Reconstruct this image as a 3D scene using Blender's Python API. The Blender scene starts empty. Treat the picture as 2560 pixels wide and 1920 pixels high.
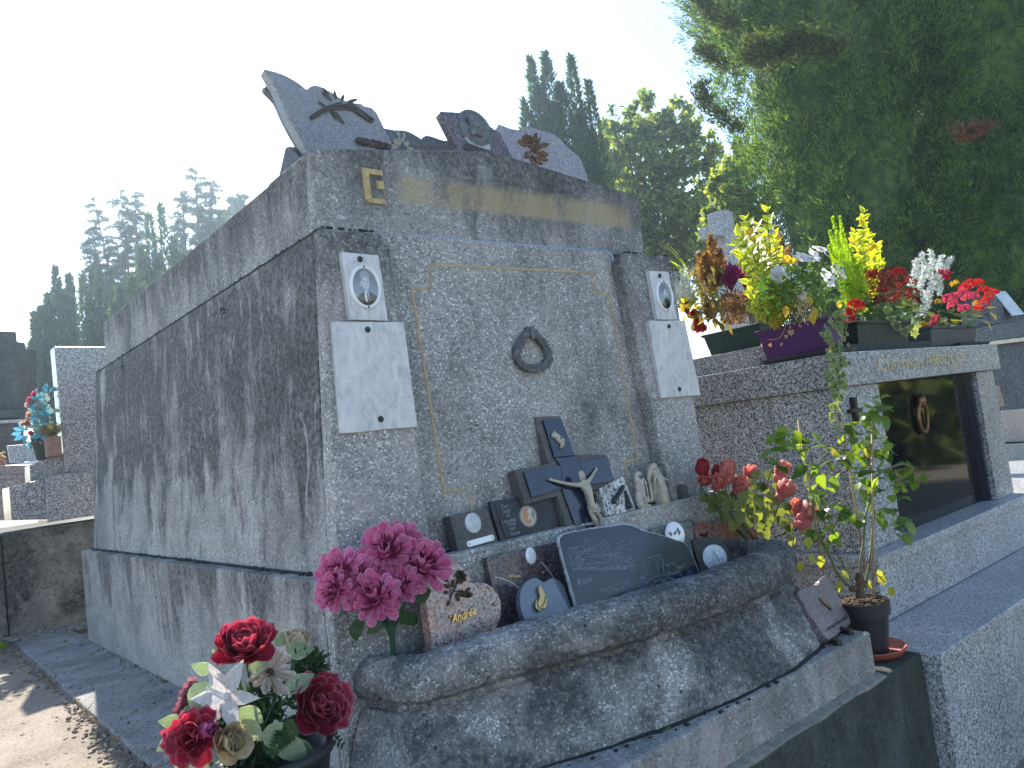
import bpy, bmesh, math, random
import numpy as np
from mathutils import Vector, Matrix

random.seed(7)
RNG = np.random.default_rng(11)
SC = bpy.context.scene
COL = SC.collection
R_ = math.radians

# ---------------------------------------------------------------- camera, sky, sun, exposure
F_PX = 1950.0                                   # focal length in pixels of a 2560 wide picture
CAM = Vector((0.0, 0.0, 0.74))
RIGHT = Vector((0.76382, -0.63265, -0.12778))
DOWN = Vector((-0.05363, 0.13509, -0.98938))
FWD = Vector((0.64320, 0.76256, 0.06925))
cam = bpy.data.objects.new('camera', bpy.data.cameras.new('camera'))
COL.objects.link(cam)
m = Matrix.Identity(4)
for i in range(3):
    m[i][0] = RIGHT[i]; m[i][1] = -DOWN[i]; m[i][2] = -FWD[i]; m[i][3] = CAM[i]
cam.matrix_world = m
cam.data.sensor_width = 36.0
cam.data.lens = F_PX / 2560 * 36
cam.data.clip_start = 0.05
cam.data.clip_end = 3000
SC.camera = cam

SUN_EL, SUN_AZ = R_(39.0), R_(15.2)             # azimuth from +Y towards +X
world = bpy.data.worlds.new('World')
SC.world = world
world.use_nodes = True
wn = world.node_tree.nodes
wn.clear()
sky = wn.new('ShaderNodeTexSky')
sky.sky_type = 'NISHITA'
sky.sun_disc = False
sky.sun_elevation = SUN_EL
sky.sun_rotation = SUN_AZ
sky.air_density = 1.0
sky.dust_density = 0.35
sky.ozone_density = 1.0
bg = wn.new('ShaderNodeBackground')
bg.inputs['Strength'].default_value = 0.12
wo = wn.new('ShaderNodeOutputWorld')
world.node_tree.links.new(sky.outputs[0], bg.inputs[0])
world.node_tree.links.new(bg.outputs[0], wo.inputs[0])

sun = bpy.data.objects.new('sun', bpy.data.lights.new('sun', 'SUN'))
COL.objects.link(sun)
sun.data.energy = 4.0
sun.data.angle = R_(0.5)
sun.data.color = (1.0, 0.93, 0.82)
sdir = Vector((math.sin(SUN_AZ) * math.cos(SUN_EL), math.cos(SUN_AZ) * math.cos(SUN_EL), math.sin(SUN_EL)))
sun.rotation_euler = sdir.to_track_quat('Z', 'Y').to_euler()
sun.location = (0, 0, 30)

SC.view_settings.view_transform = 'Standard'
SC.view_settings.look = 'None'
SC.view_settings.exposure = 1.6
SC.view_settings.gamma = 1.0
SC.view_settings.use_curve_mapping = False

# ---------------------------------------------------------------- geometry helpers
def V(*a):
    return Vector(a)

def at(u, v, ax, val):
    """point of the world seen at picture position (u, v) on the plane axis = val"""
    d = RIGHT * (u - 1280) + DOWN * (v - 960) + FWD * F_PX
    t = (val - CAM[ax]) / d[ax]
    return CAM + d * t

def at_plane(u, v, p0, n):
    d = RIGHT * (u - 1280) + DOWN * (v - 960) + FWD * F_PX
    t = (p0 - CAM).dot(n) / d.dot(n)
    return CAM + d * t

WM = {}
def thing(name, label, cat, loc, group=None):
    o = bpy.data.objects.new(name, None)
    COL.objects.link(o)
    o.empty_display_size = 0.05
    o.location = loc
    WM[o] = Matrix.Translation(Vector(loc))
    o['label'] = label; o['category'] = cat
    if group: o['group'] = group
    return o

def tag(o, label=None, cat=None, group=None, kind=None):
    if label: o['label'] = label
    if cat: o['category'] = cat
    if group: o['group'] = group
    if kind: o['kind'] = kind
    return o

def link(name, me, parent=None, M=None):
    """one object showing mesh me with world matrix M"""
    o = bpy.data.objects.new(name, me)
    COL.objects.link(o)
    M = M if M is not None else (WM[parent] if parent is not None else Matrix.Identity(4))
    WM[o] = M
    if parent is not None:
        o.parent = parent
        o.matrix_basis = WM[parent].inverted() @ M
    else:
        o.matrix_basis = M
    return o

class MB:
    """collects shapes in world coordinates into one mesh"""
    def __init__(s):
        s.v = []; s.f = []
    def add(s, vs, fs):
        n = len(s.v)
        s.v += [tuple(p) for p in vs]
        s.f += [tuple(i + n for i in f) for f in fs]
        return s
    def box(s, a, b, rz=0, piv=None):
        (x0, y0, z0), (x1, y1, z1) = a, b
        vs = [V(x, y, z) for z in (z0, z1) for (x, y) in ((x0, y0), (x1, y0), (x1, y1), (x0, y1))]
        if rz:
            piv = Vector(piv) if piv is not None else (Vector(a) + Vector(b)) / 2
            Mr = Matrix.Rotation(rz, 3, 'Z')
            vs = [Mr @ (p - piv) + piv for p in vs]
        return s.add(vs, [(3, 2, 1, 0), (4, 5, 6, 7), (0, 1, 5, 4), (1, 2, 6, 5), (2, 3, 7, 6), (3, 0, 4, 7)])
    def hexa(s, vs):
        """8 corners: bottom four then top four, both counter-clockwise"""
        return s.add(vs, [(3, 2, 1, 0), (4, 5, 6, 7), (0, 1, 5, 4), (1, 2, 6, 5), (2, 3, 7, 6), (3, 0, 4, 7)])
    def prism(s, pts, off):
        """closed outline pts (front) extruded by off"""
        pts = [Vector(p) for p in pts]; off = Vector(off); n = len(pts)
        vs = pts + [p + off for p in pts]
        fs = [tuple(range(n)), tuple(range(2 * n - 1, n - 1, -1))]
        fs += [(i, i + n, (i + 1) % n + n, (i + 1) % n) for i in range(n)]
        return s.add(vs, fs)
    def tube(s, pts, rad, n=6, caps=True):
        pts = [Vector(p) for p in pts]
        if not hasattr(rad, '__len__'): rad = [rad] * len(pts)
        vs = []; fs = []
        up = V(0, 0, 1)
        for i, p in enumerate(pts):
            d = (pts[min(i + 1, len(pts) - 1)] - pts[max(i - 1, 0)]).normalized()
            a = d.cross(up)
            if a.length < 1e-3: a = d.cross(V(1, 0, 0))
            a.normalize(); b = d.cross(a)
            for k in range(n):
                t = 2 * math.pi * k / n
                vs.append(p + (a * math.cos(t) + b * math.sin(t)) * rad[i])
        for i in range(len(pts) - 1):
            for k in range(n):
                fs.append((i * n + k, i * n + (k + 1) % n, (i + 1) * n + (k + 1) % n, (i + 1) * n + k))
        if caps:
            fs.append(tuple(range(n - 1, -1, -1)))
            fs.append(tuple(range((len(pts) - 1) * n, len(pts) * n)))
        return s.add(vs, fs)
    def lathe(s, prof, c, n=24, M=None):
        """prof: (radius, height) pairs, round the z axis at c"""
        c = Vector(c); vs = []; fs = []
        for r, h in prof:
            for k in range(n):
                t = 2 * math.pi * k / n
                p = V(r * math.cos(t), r * math.sin(t), h)
                vs.append((M @ p if M is not None else p) + c)
        for i in range(len(prof) - 1):
            for k in range(n):
                fs.append((i * n + k, i * n + (k + 1) % n, (i + 1) * n + (k + 1) % n, (i + 1) * n + k))
        fs.append(tuple(range(n - 1, -1, -1)))
        fs.append(tuple(range((len(prof) - 1) * n, len(prof) * n)))
        return s.add(vs, fs)
    def ball(s, c, r, M=None, nu=12, nv=8):
        c = Vector(c)
        if not hasattr(r, '__len__'): r = (r, r, r)
        vs = [V(0, 0, -r[2])]; fs = []
        for i in range(1, nv):
            t = math.pi * i / nv
            for k in range(nu):
                a = 2 * math.pi * k / nu
                vs.append(V(r[0] * math.sin(t) * math.cos(a), r[1] * math.sin(t) * math.sin(a), -r[2] * math.cos(t)))
        vs.append(V(0, 0, r[2]))
        for k in range(nu):
            fs.append((0, 1 + (k + 1) % nu, 1 + k))
            for i in range(nv - 2):
                a = 1 + i * nu; b = a + nu
                fs.append((a + k, a + (k + 1) % nu, b + (k + 1) % nu, b + k))
            a = 1 + (nv - 2) * nu
            fs.append((a + k, a + (k + 1) % nu, len(vs) - 1))
        vs = [(M @ p if M is not None else p) + c for p in vs]
        return s.add(vs, fs)
    def grid(s, rows, close_u=False):
        """rows of equally many points"""
        n = len(rows[0]); vs = [p for r in rows for p in r]; fs = []
        for i in range(len(rows) - 1):
            for k in range(n - (0 if close_u else 1)):
                fs.append((i * n + k, i * n + (k + 1) % n, (i + 1) * n + (k + 1) % n, (i + 1) * n + k))
        return s.add(vs, fs)
    def mesh(s, name, mat, org=None, smooth=False):
        me = bpy.data.meshes.new(name)
        org = org if org is not None else V(0, 0, 0)
        me.from_pydata([(p[0] - org[0], p[1] - org[1], p[2] - org[2]) for p in s.v], [], s.f)
        if mat is not None: me.materials.append(mat)
        if smooth: me.polygons.foreach_set('use_smooth', [True] * len(me.polygons))
        me.update()
        return me
    def build(s, name, mat, parent=None, smooth=False, bevel=0, seg=2, fix=True, org=None, angle=40):
        if parent is not None: M = WM[parent]
        else: M = Matrix.Translation(Vector(org)) if org is not None else Matrix.Identity(4)
        me = s.mesh(name, mat, M.translation, smooth)
        if fix:
            bm = bmesh.new(); bm.from_mesh(me)
            bmesh.ops.recalc_face_normals(bm, faces=bm.faces)
            bm.to_mesh(me); bm.free()
        o = link(name, me, parent, M)
        if bevel:
            b = o.modifiers.new('bevel', 'BEVEL')
            b.width = bevel; b.segments = seg; b.limit_method = 'ANGLE'; b.angle_limit = R_(angle)
        return o

def smooth_by_angle(o, deg=35):
    me = o.data
    me.polygons.foreach_set('use_smooth', [True] * len(me.polygons))
    bm = bmesh.new(); bm.from_mesh(me)
    for e in bm.edges:
        if len(e.link_faces) == 2 and e.calc_face_angle(0) > R_(deg): e.smooth = False
    bm.to_mesh(me); bm.free()

def spline(pts, n=8, closed=False):
    """Catmull-Rom through the points"""
    P = [Vector(p) for p in pts]; out = []
    N = len(P)
    rng = range(N if closed else N - 1)
    for i in rng:
        g = (lambda k: P[k % N]) if closed else (lambda k: P[min(max(k, 0), N - 1)])
        p0, p1, p2, p3 = g(i - 1), g(i), g(i + 1), g(i + 2)
        for k in range(n):
            t = k / n
            out.append(0.5 * ((2 * p1) + (p2 - p0) * t + (2 * p0 - 5 * p1 + 4 * p2 - p3) * t * t + (3 * p1 - p0 - 3 * p2 + p3) * t ** 3))
    if not closed: out.append(P[-1])
    return out

def aim(pos, d, up, scale=1.0):
    """matrix with local +Y along d and local +Z near up"""
    d = Vector(d).normalized(); up = Vector(up)
    x = d.cross(up)
    if x.length < 1e-4: x = d.cross(V(1, 0.3, 0.2))
    x.normalize(); z = x.cross(d)
    s = scale if hasattr(scale, '__len__') else (scale,) * 3
    M = Matrix.Identity(4)
    for i in range(3):
        M[i][0] = x[i] * s[0]; M[i][1] = d[i] * s[1]; M[i][2] = z[i] * s[2]; M[i][3] = pos[i]
    return M

def rdir():
    while True:
        p = V(random.uniform(-1, 1), random.uniform(-1, 1), random.uniform(-1, 1))
        if 0.05 < p.length < 1: return p.normalized()

# picture regions studied, as converters to picture positions
def conv(ox, oy, s):
    return lambda x, y: (ox + x / s, oy + y / s)
k2 = conv(600, 100, 2.212); k3 = conv(1500, 0, 2.0736); k5 = conv(780, 1100, 2.766); k6 = conv(1200, 950, 2.458)
k7 = conv(1650, 450, 2.431); k8 = conv(1660, 950, 2.37); kb = conv(0, 1300, 2.212); kc = conv(860, 1450, 1.536)
kp = conv(780, 600, 3.317); kq = conv(1580, 650, 4.15); kx = conv(1200, 950, 3.686); ks = conv(1350, 1250, 3.687)
kz = conv(2300, 650, 2.553); kl = conv(0, 800, 2.766); kg = conv(1900, 1500, 3.352); kh = conv(750, 1500, 3.687)
km = conv(400, 1540, 4.366); kn = conv(1680, 500, 4.148); k1 = conv(0, 0, 2.37); k4 = conv(0, 700, 2.0733)
kr = conv(1500, 0, 2.0736)

# ---------------------------------------------------------------- materials
class NT:
    def __init__(s, name):
        s.mat = bpy.data.materials.new(name); s.mat.use_nodes = True
        s.t = s.mat.node_tree; s.t.nodes.clear()
        s.out = s.t.nodes.new('ShaderNodeOutputMaterial')
    def n(s, typ, ins=None, **props):
        nd = s.t.nodes.new('ShaderNode' + typ)
        for k, v in props.items(): setattr(nd, k, v)
        for k, v in (ins or {}).items(): s.set(nd.inputs[k], v)
        return nd
    def set(s, sock, v):
        if isinstance(v, bpy.types.NodeSocket): s.t.links.new(v, sock)
        elif isinstance(v, bpy.types.Node): s.t.links.new(v.outputs[0], sock)
        else:
            if sock.type == 'RGBA' and len(v) == 3: v = (*v, 1)
            sock.default_value = v
    def coord(s, scale=(1, 1, 1), loc=(0, 0, 0), rand=False):
        c = s.n('TexCoord').outputs['Object']
        mp = s.n('Mapping', {'Vector': c, 'Scale': scale, 'Location': loc})
        return mp.outputs[0]
    def noise(s, vec, scale, detail=4, rough=0.55, dist=0):
        return s.n('TexNoise', {'Vector': vec, 'Scale': scale, 'Detail': detail, 'Roughness': rough, 'Distortion': dist}).outputs['Fac']
    def voro(s, vec, scale, feature='F1', rnd=1.0):
        return s.n('TexVoronoi', {'Vector': vec, 'Scale': scale, 'Randomness': rnd}, feature=feature)
    def ramp(s, fac, stops, interp='LINEAR'):
        r = s.n('ValToRGB', {'Fac': fac}); cr = r.color_ramp; cr.interpolation = interp
        while len(cr.elements) > 1: cr.elements.remove(cr.elements[-1])
        for i, (p, c) in enumerate(stops):
            e = cr.elements[0] if i == 0 else cr.elements.new(p)
            e.position = p
            e.color = (*c, 1) if hasattr(c, '__len__') else (c, c, c, 1)
        return r.outputs[0]
    def mix(s, f, a, b, mode='MIX'):
        nd = s.n('Mix', data_type='RGBA', blend_type=mode)
        s.set(nd.inputs[0], f); s.set(nd.inputs[6], a); s.set(nd.inputs[7], b)
        return nd.outputs[2]
    def math(s, op, a, b=0.0, clamp=False):
        nd = s.n('Math', operation=op, use_clamp=clamp); s.set(nd.inputs[0], a); s.set(nd.inputs[1], b)
        return nd.outputs[0]
    def bump(s, h, strength=0.3, dist=0.01, prev=None):
        ins = {'Height': h, 'Strength': strength, 'Distance': dist}
        if prev is not None: ins['Normal'] = prev
        return s.n('Bump', ins).outputs[0]
    def done(s, col, rough=0.6, normal=None, metal=0.0, spec=0.5, trans=None, coat=0.0, sss=None):
        b = s.n('BsdfPrincipled', {'Base Color': col, 'Roughness': rough, 'Metallic': metal, 'Specular IOR Level': spec, 'Coat Weight': coat})
        if normal is not None: s.set(b.inputs['Normal'], normal)
        sh = b.outputs[0]
        if trans is not None:
            tcol, amt = trans
            tr = s.n('BsdfTranslucent', {'Color': tcol})
            if normal is not None: s.set(tr.inputs['Normal'], normal)
            sh = s.n('MixShader', {0: amt, 1: sh, 2: tr.outputs[0]}).outputs[0]
        s.t.links.new(sh, s.out.inputs[0])
        return s.mat

def srgb(r, g, b):
    f = lambda c: (c / 255) / 12.92 if c / 255 <= 0.04045 else ((c / 255 + 0.055) / 1.055) ** 2.4
    return (f(r), f(g), f(b))

def m_terrazzo(name, lo=0.10, hi=0.42, tint=(1.0, 1.0, 0.955), stain=0.5, stain_col=(0.034, 0.035, 0.035), streak=True, chip=105, moss=0.0,
               zfade=None, thr=(0.42, 0.62), big=1.3, pits=0.3, warm=0.25, drip=0.0, gild=False):
    """washed-aggregate cement stone: pale chips in grey paste, dark lichen and rain streaks"""
    t = NT(name); c0 = t.coord(); c = t.n('VectorMath', {0: c0, 1: t.n('VectorMath', {0: t.n('TexNoise', {'Vector': c0, 'Scale': chip * 0.9, 'Detail': 2}).outputs['Color'], 'Scale': 0.9 / chip}, operation='SCALE').outputs[0]}, operation='ADD').outputs[0]
    vo = t.voro(c, chip * 1.45); cellr = t.n('SeparateColor', {'Color': vo.outputs['Color']}).outputs[0]
    inside = t.ramp(vo.outputs['Distance'], [(0.3, 1.0), (0.6, 0.0)])
    big_chip = t.voro(c, chip * 0.8); bcr = t.n('SeparateColor', {'Color': big_chip.outputs['Color']}).outputs[1]
    paste = t.noise(c, 300, 3, 0.7)
    g = lambda k: tuple(k * q for q in tint)
    base = t.ramp(paste, [(0.25, g(lo * 0.6)), (0.75, g(lo * 1.9))])
    chipc = t.ramp(cellr, [(0.0, g(lo * 0.38)), (0.3, g(lo * 1.1)), (0.6, g((lo + hi) * 0.42)), (0.85, g(hi * 0.75)), (1.0, (hi * 1.1, hi * 1.06, hi * 1.03))])
    col = t.mix(inside, base, chipc)
    bmask = t.math('MULTIPLY', t.ramp(big_chip.outputs['Distance'], [(0.22, 1.0), (0.36, 0.0)]), t.ramp(bcr, [(0.80, 0.0), (0.84, 1.0)]))
    col = t.mix(t.math('MULTIPLY', bmask, 0.6), col, g(hi * 1.0))
    # broad tone, warmish patches
    tone = t.noise(c, big * 1.7, 5, 0.6)
    col = t.mix(t.math('MULTIPLY', t.ramp(tone, [(0.45, 0.0), (0.7, 1.0)]), warm), col, (lo * 2.2, lo * 1.85, lo * 1.75))
    col = t.mix(1.0, col, t.ramp(t.noise(c0, 2.7, 8, 0.66, 0.4), [(0.36, 0.66), (0.5, 0.95), (0.66, 1.14)]), 'MULTIPLY')
    # stains
    if stain > 0:
        wob = t.n('VectorMath', {0: t.n('TexNoise', {'Vector': c0, 'Scale': 4.0, 'Detail': 4}).outputs['Color'], 'Scale': 0.16}, operation='SCALE').outputs[0]
        cw_ = t.n('VectorMath', {0: c0, 1: wob}, operation='ADD').outputs[0]
        sv = t.n('Mapping', {'Vector': cw_, 'Scale': (10, 10, 1.5)}).outputs[0] if streak else t.coord((2.2, 2.2, 2.2))
        s1 = t.noise(sv, 1.0, 9, 0.68, 0.35)
        s2 = t.noise(c, big, 7, 0.62, 0.3)
        sp = t.math('ADD', t.math('MULTIPLY', s1, 0.55), t.math('MULTIPLY', s2, 0.45))
        if zfade:
            z = t.n('SeparateXYZ', {'Vector': t.n('NewGeometry').outputs['Position']}).outputs[2]
            zz = t.n('MapRange', {'Value': z, 'From Min': zfade[0], 'From Max': zfade[1], 'To Min': zfade[2], 'To Max': zfade[3]}).outputs[0]
            sp = t.math('ADD', sp, zz)
        mask = t.ramp(sp, [(thr[0], 0.0), (thr[1], 1.0)])
        fine = t.noise(c, 60, 5, 0.7)
        mask = t.math('MULTIPLY', mask, t.ramp(fine, [(0.3, 0.45), (0.6, 1.0)]))
        col = t.mix(t.math('MULTIPLY', mask, stain), col, stain_col)
        if drip:
            d1 = t.noise(t.n('Mapping', {'Vector': cw_, 'Scale': (24, 24, 2.2), 'Location': (3, 5, 1)}).outputs[0], 1.0, 6, 0.62, 0.6)
            d2 = t.noise(c0, 3.0, 3)
            dm = t.math('MULTIPLY', t.ramp(d1, [(0.60, 0.0), (0.70, 1.0)]), t.ramp(d2, [(0.45, 0.0), (0.6, 1.0)]))
            col = t.mix(t.math('MULTIPLY', dm, drip), col, (hi * 0.95, hi * 0.95, hi * 0.92))
    if gild:                                  # letters worn down to faint gilding along the frieze
        P3 = t.n('SeparateXYZ', {'Vector': t.n('NewGeometry').outputs['Position']}); px_, py_, pz_ = P3.outputs[0], P3.outputs[1], P3.outputs[2]
        rng_ = lambda v, a, b: t.n('MapRange', {'Value': v, 'From Min': a, 'From Max': b}, interpolation_type='SMOOTHSTEP').outputs[0]
        band = t.math('MULTIPLY', t.math('MULTIPLY', rng_(pz_, 1.452, 1.478), rng_(pz_, 1.568, 1.528)), t.math('MULTIPLY', rng_(px_, 1.215, 1.26), t.math('MULTIPLY', rng_(px_, 2.29, 2.24), t.math('LESS_THAN', py_, 1.885))))
        kk = t.math('ADD', t.math('ADD', t.math('MULTIPLY', t.noise(t.coord((13, 13, 2.5), (2, 0, 0)), 1.0, 3, 0.5), 0.45), t.math('MULTIPLY', t.noise(t.coord((3, 3, 5)), 1.0, 4, 0.6), 0.35)), t.math('MULTIPLY', t.noise(c0, 80, 4, .7), .2))
        gf = t.math('MULTIPLY', t.ramp(kk, [(0.36, 0.0), (0.50, 1.0)]), band)
        col = t.mix(t.math('MULTIPLY', gf, 0.72), col, (0.37, 0.30, 0.17))
    if moss > 0:
        mm = t.ramp(t.noise(c, 5, 7, 0.7), [(0.5, 0.0), (0.68, 1.0)])
        col = t.mix(t.math('MULTIPLY', mm, moss), col, (0.045, 0.055, 0.025))
    pit = t.voro(t.coord(), 33); pr = t.n('SeparateColor', {'Color': pit.outputs['Color']}).outputs[2]
    pm = t.math('MULTIPLY', t.ramp(pit.outputs['Distance'], [(0.08, 1.0), (0.2, 0.0)]), t.ramp(pr, [(0.8, 0.0), (0.82, 1.0)]))
    col = t.mix(t.math('MULTIPLY', pm, pits), col, (0.015, 0.015, 0.015))
    h = t.math('SUBTRACT', t.math('ADD', t.math('MULTIPLY', inside, 0.35), t.math('MULTIPLY', t.noise(c, 18, 6, 0.6), 0.9)), t.math('MULTIPLY', pm, 0.8))
    return t.done(col, 0.9, t.bump(h, 0.45, 0.006), spec=0.25)

def m_granite(name, dark, mid, light, scale=220, rough=0.25, warm=None, cov=0.5, bump=0.0, spec=0.5):
    """crystalline granite: dark mica, grey feldspar, pale quartz"""
    t = NT(name); c = t.coord()
    v1 = t.voro(c, scale); r1 = t.n('SeparateColor', {'Color': v1.outputs['Color']}).outputs[0]
    n1 = t.noise(c, scale * 0.42, 3, 0.6)
    k = t.math('ADD', t.math('MULTIPLY', r1, 0.45), t.math('MULTIPLY', n1, 0.55))
    col = t.ramp(k, [(0.30 * cov / 0.5, dark), (0.40 * cov / 0.5, mid), (0.55, mid), (0.66, light)])
    if warm:
        w = t.ramp(t.noise(t.coord((1, 1, 2)), 9, 5, 0.65, 0.8), [(0.42, 0.0), (0.62, 1.0)])
        col = t.mix(t.math('MULTIPLY', w, 0.7), col, t.mix(0.6, col, warm))
    tone = t.ramp(t.noise(c, 2.1, 4, 0.6), [(0.3, 0.8), (0.7, 1.1)])
    col = t.mix(1.0, col, tone, 'MULTIPLY')
    dirt = t.ramp(t.noise(c, 7, 6, 0.7), [(0.35, rough + 0.12), (0.7, rough)])
    nrm = t.bump(t.noise(c, 40, 4, 0.6), bump, 0.004) if bump else None
    return t.done(col, dirt, nrm, spec=spec)

def m_plain(name, col, rough=0.5, metal=0.0, var=0.25, scale=30, bump=0.0, spec=0.5, coat=0.0, dirt=None):
    """paint, plastic, metal or ceramic with slight uneven tone and grime"""
    t = NT(name); c = t.coord()
    n = t.noise(c, scale, 5, 0.6)
    d = tuple(max(0, k * (1 - var)) for k in col); l = tuple(min(1, k * (1 + var * 0.6)) for k in col)
    cc = t.ramp(n, [(0.3, d), (0.7, l)])
    if dirt:
        dm = t.ramp(t.noise(c, scale * 0.35, 6, 0.7), [(0.5, 0.0), (0.72, 1.0)])
        cc = t.mix(t.math('MULTIPLY', dm, dirt[1]), cc, dirt[0])
    rr = t.ramp(t.noise(c, scale * 2, 4), [(0.3, min(1, rough * 1.25 + 0.03)), (0.7, rough)])
    return t.done(cc, rr, t.bump(t.noise(c, scale * 3, 4), bump, 0.003) if bump else None, metal, spec, coat=coat)

def m_leaf(name, cols, trans=0.35, tcol=None, rough=0.45, edge=None, vein=True, spec=0.4):
    """leaf or petal; tone differs from leaf to leaf, paler along the rim or the rib where asked; light shines through"""
    t = NT(name)
    r = t.n('ObjectInfo').outputs['Random']
    g = t.n('NewGeometry').outputs['Random Per Island']
    rr = t.math('FRACT', t.math('ADD', t.math('MULTIPLY', r, 7.3), g))
    k = len(cols)
    col = t.ramp(rr, [((i + 0.0) / max(1, k - 1), c) for i, c in enumerate(cols)])
    c = t.coord()
    if edge is not None:          # attribute e runs from 0 on the rib to 1 on the rim
        a = t.n('Attribute', attribute_name='e').outputs['Fac']
        em = t.ramp(t.math('ADD', a, t.math('MULTIPLY', t.math('SUBTRACT', t.noise(c, 6, 3), 0.5), 0.5)), [(edge[1], 0.0), (edge[1] + 0.25, 1.0)])
        col = t.mix(em, col, edge[0])
    fl = t.ramp(t.noise(c, 5, 4, 0.6), [(0.3, 0.72), (0.7, 1.12)])
    col = t.mix(1.0, col, fl, 'MULTIPLY')
    tc = t.mix(1.0, col, tcol if tcol else (1.6, 1.7, 0.6), 'MULTIPLY')
    return t.done(col, rough, None, spec=spec, trans=(tc, trans))
# ---------------------------------------------------------------- material library
M_SIDE = m_terrazzo('weathered_cement_side', 0.25, 0.62, stain=0.92, thr=(0.455, 0.55), zfade=(0.40, 0.95, -0.085, 0.06), big=3.0, drip=0.75)
M_TOP = m_terrazzo('weathered_cement_frieze', 0.22, 0.60, stain=0.88, thr=(0.44, 0.58), big=2.0, zfade=(1.36, 1.66, -0.075, 0.11), drip=0.5)
M_FRIEZE = m_terrazzo('gilded_frieze_cement', 0.22, 0.60, stain=0.88, thr=(0.44, 0.58), big=2.0, zfade=(1.36, 1.66, -0.075, 0.11), drip=0.3, gild=True)
M_FRONT = m_terrazzo('washed_aggregate_front', 0.235, 0.82, stain=0.66, thr=(0.485, 0.66), big=2.4, streak=True, warm=0.25)
M_PLINTH = m_terrazzo('weathered_cement_plinth', 0.25, 0.58, stain=0.85, thr=(0.49, 0.60), big=2.6, zfade=(0.05, 0.45, -0.06, 0.07), warm=0.5, drip=0.35)
M_PLANTER = m_terrazzo('lichened_planter', 0.195, 0.74, stain=0.9, thr=(0.42, 0.53), streak=False, big=6.5, pits=0.9, warm=0.45)
M_STEP = m_terrazzo('step_cement', 0.21, 0.55, stain=0.7, thr=(0.47, 0.63), big=2.6, moss=0.4, warm=0.4)
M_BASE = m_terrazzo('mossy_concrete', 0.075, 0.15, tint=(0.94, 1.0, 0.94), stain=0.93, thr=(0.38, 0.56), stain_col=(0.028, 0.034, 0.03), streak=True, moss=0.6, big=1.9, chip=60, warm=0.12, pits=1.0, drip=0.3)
M_WALLC = m_terrazzo('stained_old_concrete', 0.17, 0.26, tint=(1.08, 1.0, 0.86), stain=0.95, thr=(0.44, 0.51), stain_col=(0.016, 0.018, 0.017), streak=False, moss=0.45, big=1.5, chip=45, warm=0.6)
M_PATH = m_terrazzo('path_concrete', 0.22, 0.33, tint=(1.03, 1.0, 0.96), stain=0.7, thr=(0.46, 0.62), streak=False, big=3.6, chip=70, pits=0.9, warm=0.4)
M_GREY = m_granite('grey_granite', (0.035, 0.036, 0.038), (0.22, 0.225, 0.23), (0.55, 0.55, 0.55), 200, 0.28)
M_GREYLIGHT = m_granite('pale_grey_granite', (0.08, 0.082, 0.085), (0.30, 0.305, 0.315), (0.60, 0.60, 0.60), 210, 0.3)
M_SALT = m_granite('salt_pepper_granite', (0.035, 0.037, 0.04), (0.25, 0.26, 0.27), (0.62, 0.63, 0.63), 190, 0.35)
M_STELE = m_granite('stele_granite', (0.07, 0.068, 0.07), (0.24, 0.235, 0.24), (0.5, 0.49, 0.49), 200, 0.13)
M_DGREY = m_granite('dark_blue_grey_granite', (0.02, 0.021, 0.024), (0.10, 0.105, 0.115), (0.28, 0.285, 0.295), 130, 0.6, spec=0.2)
M_PINKG = m_granite('pink_granite', (0.09, 0.07, 0.065), (0.33, 0.24, 0.215), (0.5, 0.42, 0.39), 190, 0.16, warm=(0.55, 0.20, 0.14))
M_REDG = m_granite('red_granite', (0.06, 0.03, 0.03), (0.22, 0.09, 0.075), (0.34, 0.2, 0.18), 230, 0.22, warm=(0.25, 0.06, 0.05))
M_ROSEG = m_granite('old_rose_granite', (0.10, 0.07, 0.065), (0.28, 0.19, 0.17), (0.42, 0.33, 0.3), 160, 0.35)
M_MAUVE = m_granite('mauve_granite', (0.05, 0.04, 0.045), (0.15, 0.115, 0.125), (0.26, 0.22, 0.23), 240, 0.4, warm=(0.2, 0.1, 0.1))
M_PLUMG = m_granite('dark_plum_granite', (0.02, 0.018, 0.022), (0.085, 0.068, 0.078), (0.2, 0.17, 0.18), 230, 0.2, warm=(0.13, 0.07, 0.07))
M_BOOKG = m_granite('blue_grey_granite', (0.10, 0.105, 0.115), (0.20, 0.205, 0.22), (0.29, 0.29, 0.30), 330, 0.22)
M_BOOKD = m_granite('dark_grey_granite', (0.035, 0.037, 0.042), (0.075, 0.078, 0.088), (0.14, 0.14, 0.15), 330, 0.25)
M_LILACG = m_granite('lilac_granite', (0.14, 0.125, 0.135), (0.26, 0.235, 0.25), (0.38, 0.35, 0.36), 240, 0.3)
M_BLACK = m_plain('polished_black_granite', (0.008, 0.008, 0.010), 0.03, var=0.3, scale=60, spec=0.6)
M_HEARTB = m_plain('polished_dark_granite', (0.12, 0.14, 0.17), 0.04, var=0.15, scale=60, spec=1.0)  # bluish grey base, lightened to stand in for reflected sky
M_BLUEBLACK = m_plain('honed_black_stone', (0.018, 0.025, 0.046), 0.10, var=0.3, scale=25, spec=0.7)
M_SLATE = m_plain('grey_slate', (0.020, 0.028, 0.050), 0.07, var=0.25, scale=14, bump=0.0, spec=0.45)
M_SLATEEDGE = m_plain('chipped_slate_edge', (0.34, 0.37, 0.38), 0.6, var=0.4, scale=60, bump=0.5)
M_DARKSLATE = m_plain('dark_riven_slate', (0.028, 0.031, 0.038), 0.5, var=0.4, scale=18, bump=0.35)
M_STONE = m_terrazzo('grey_plaque_stone', 0.10, 0.17, stain=0.5, streak=False, chip=130, big=5, pits=0.0, warm=0.3)
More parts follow.
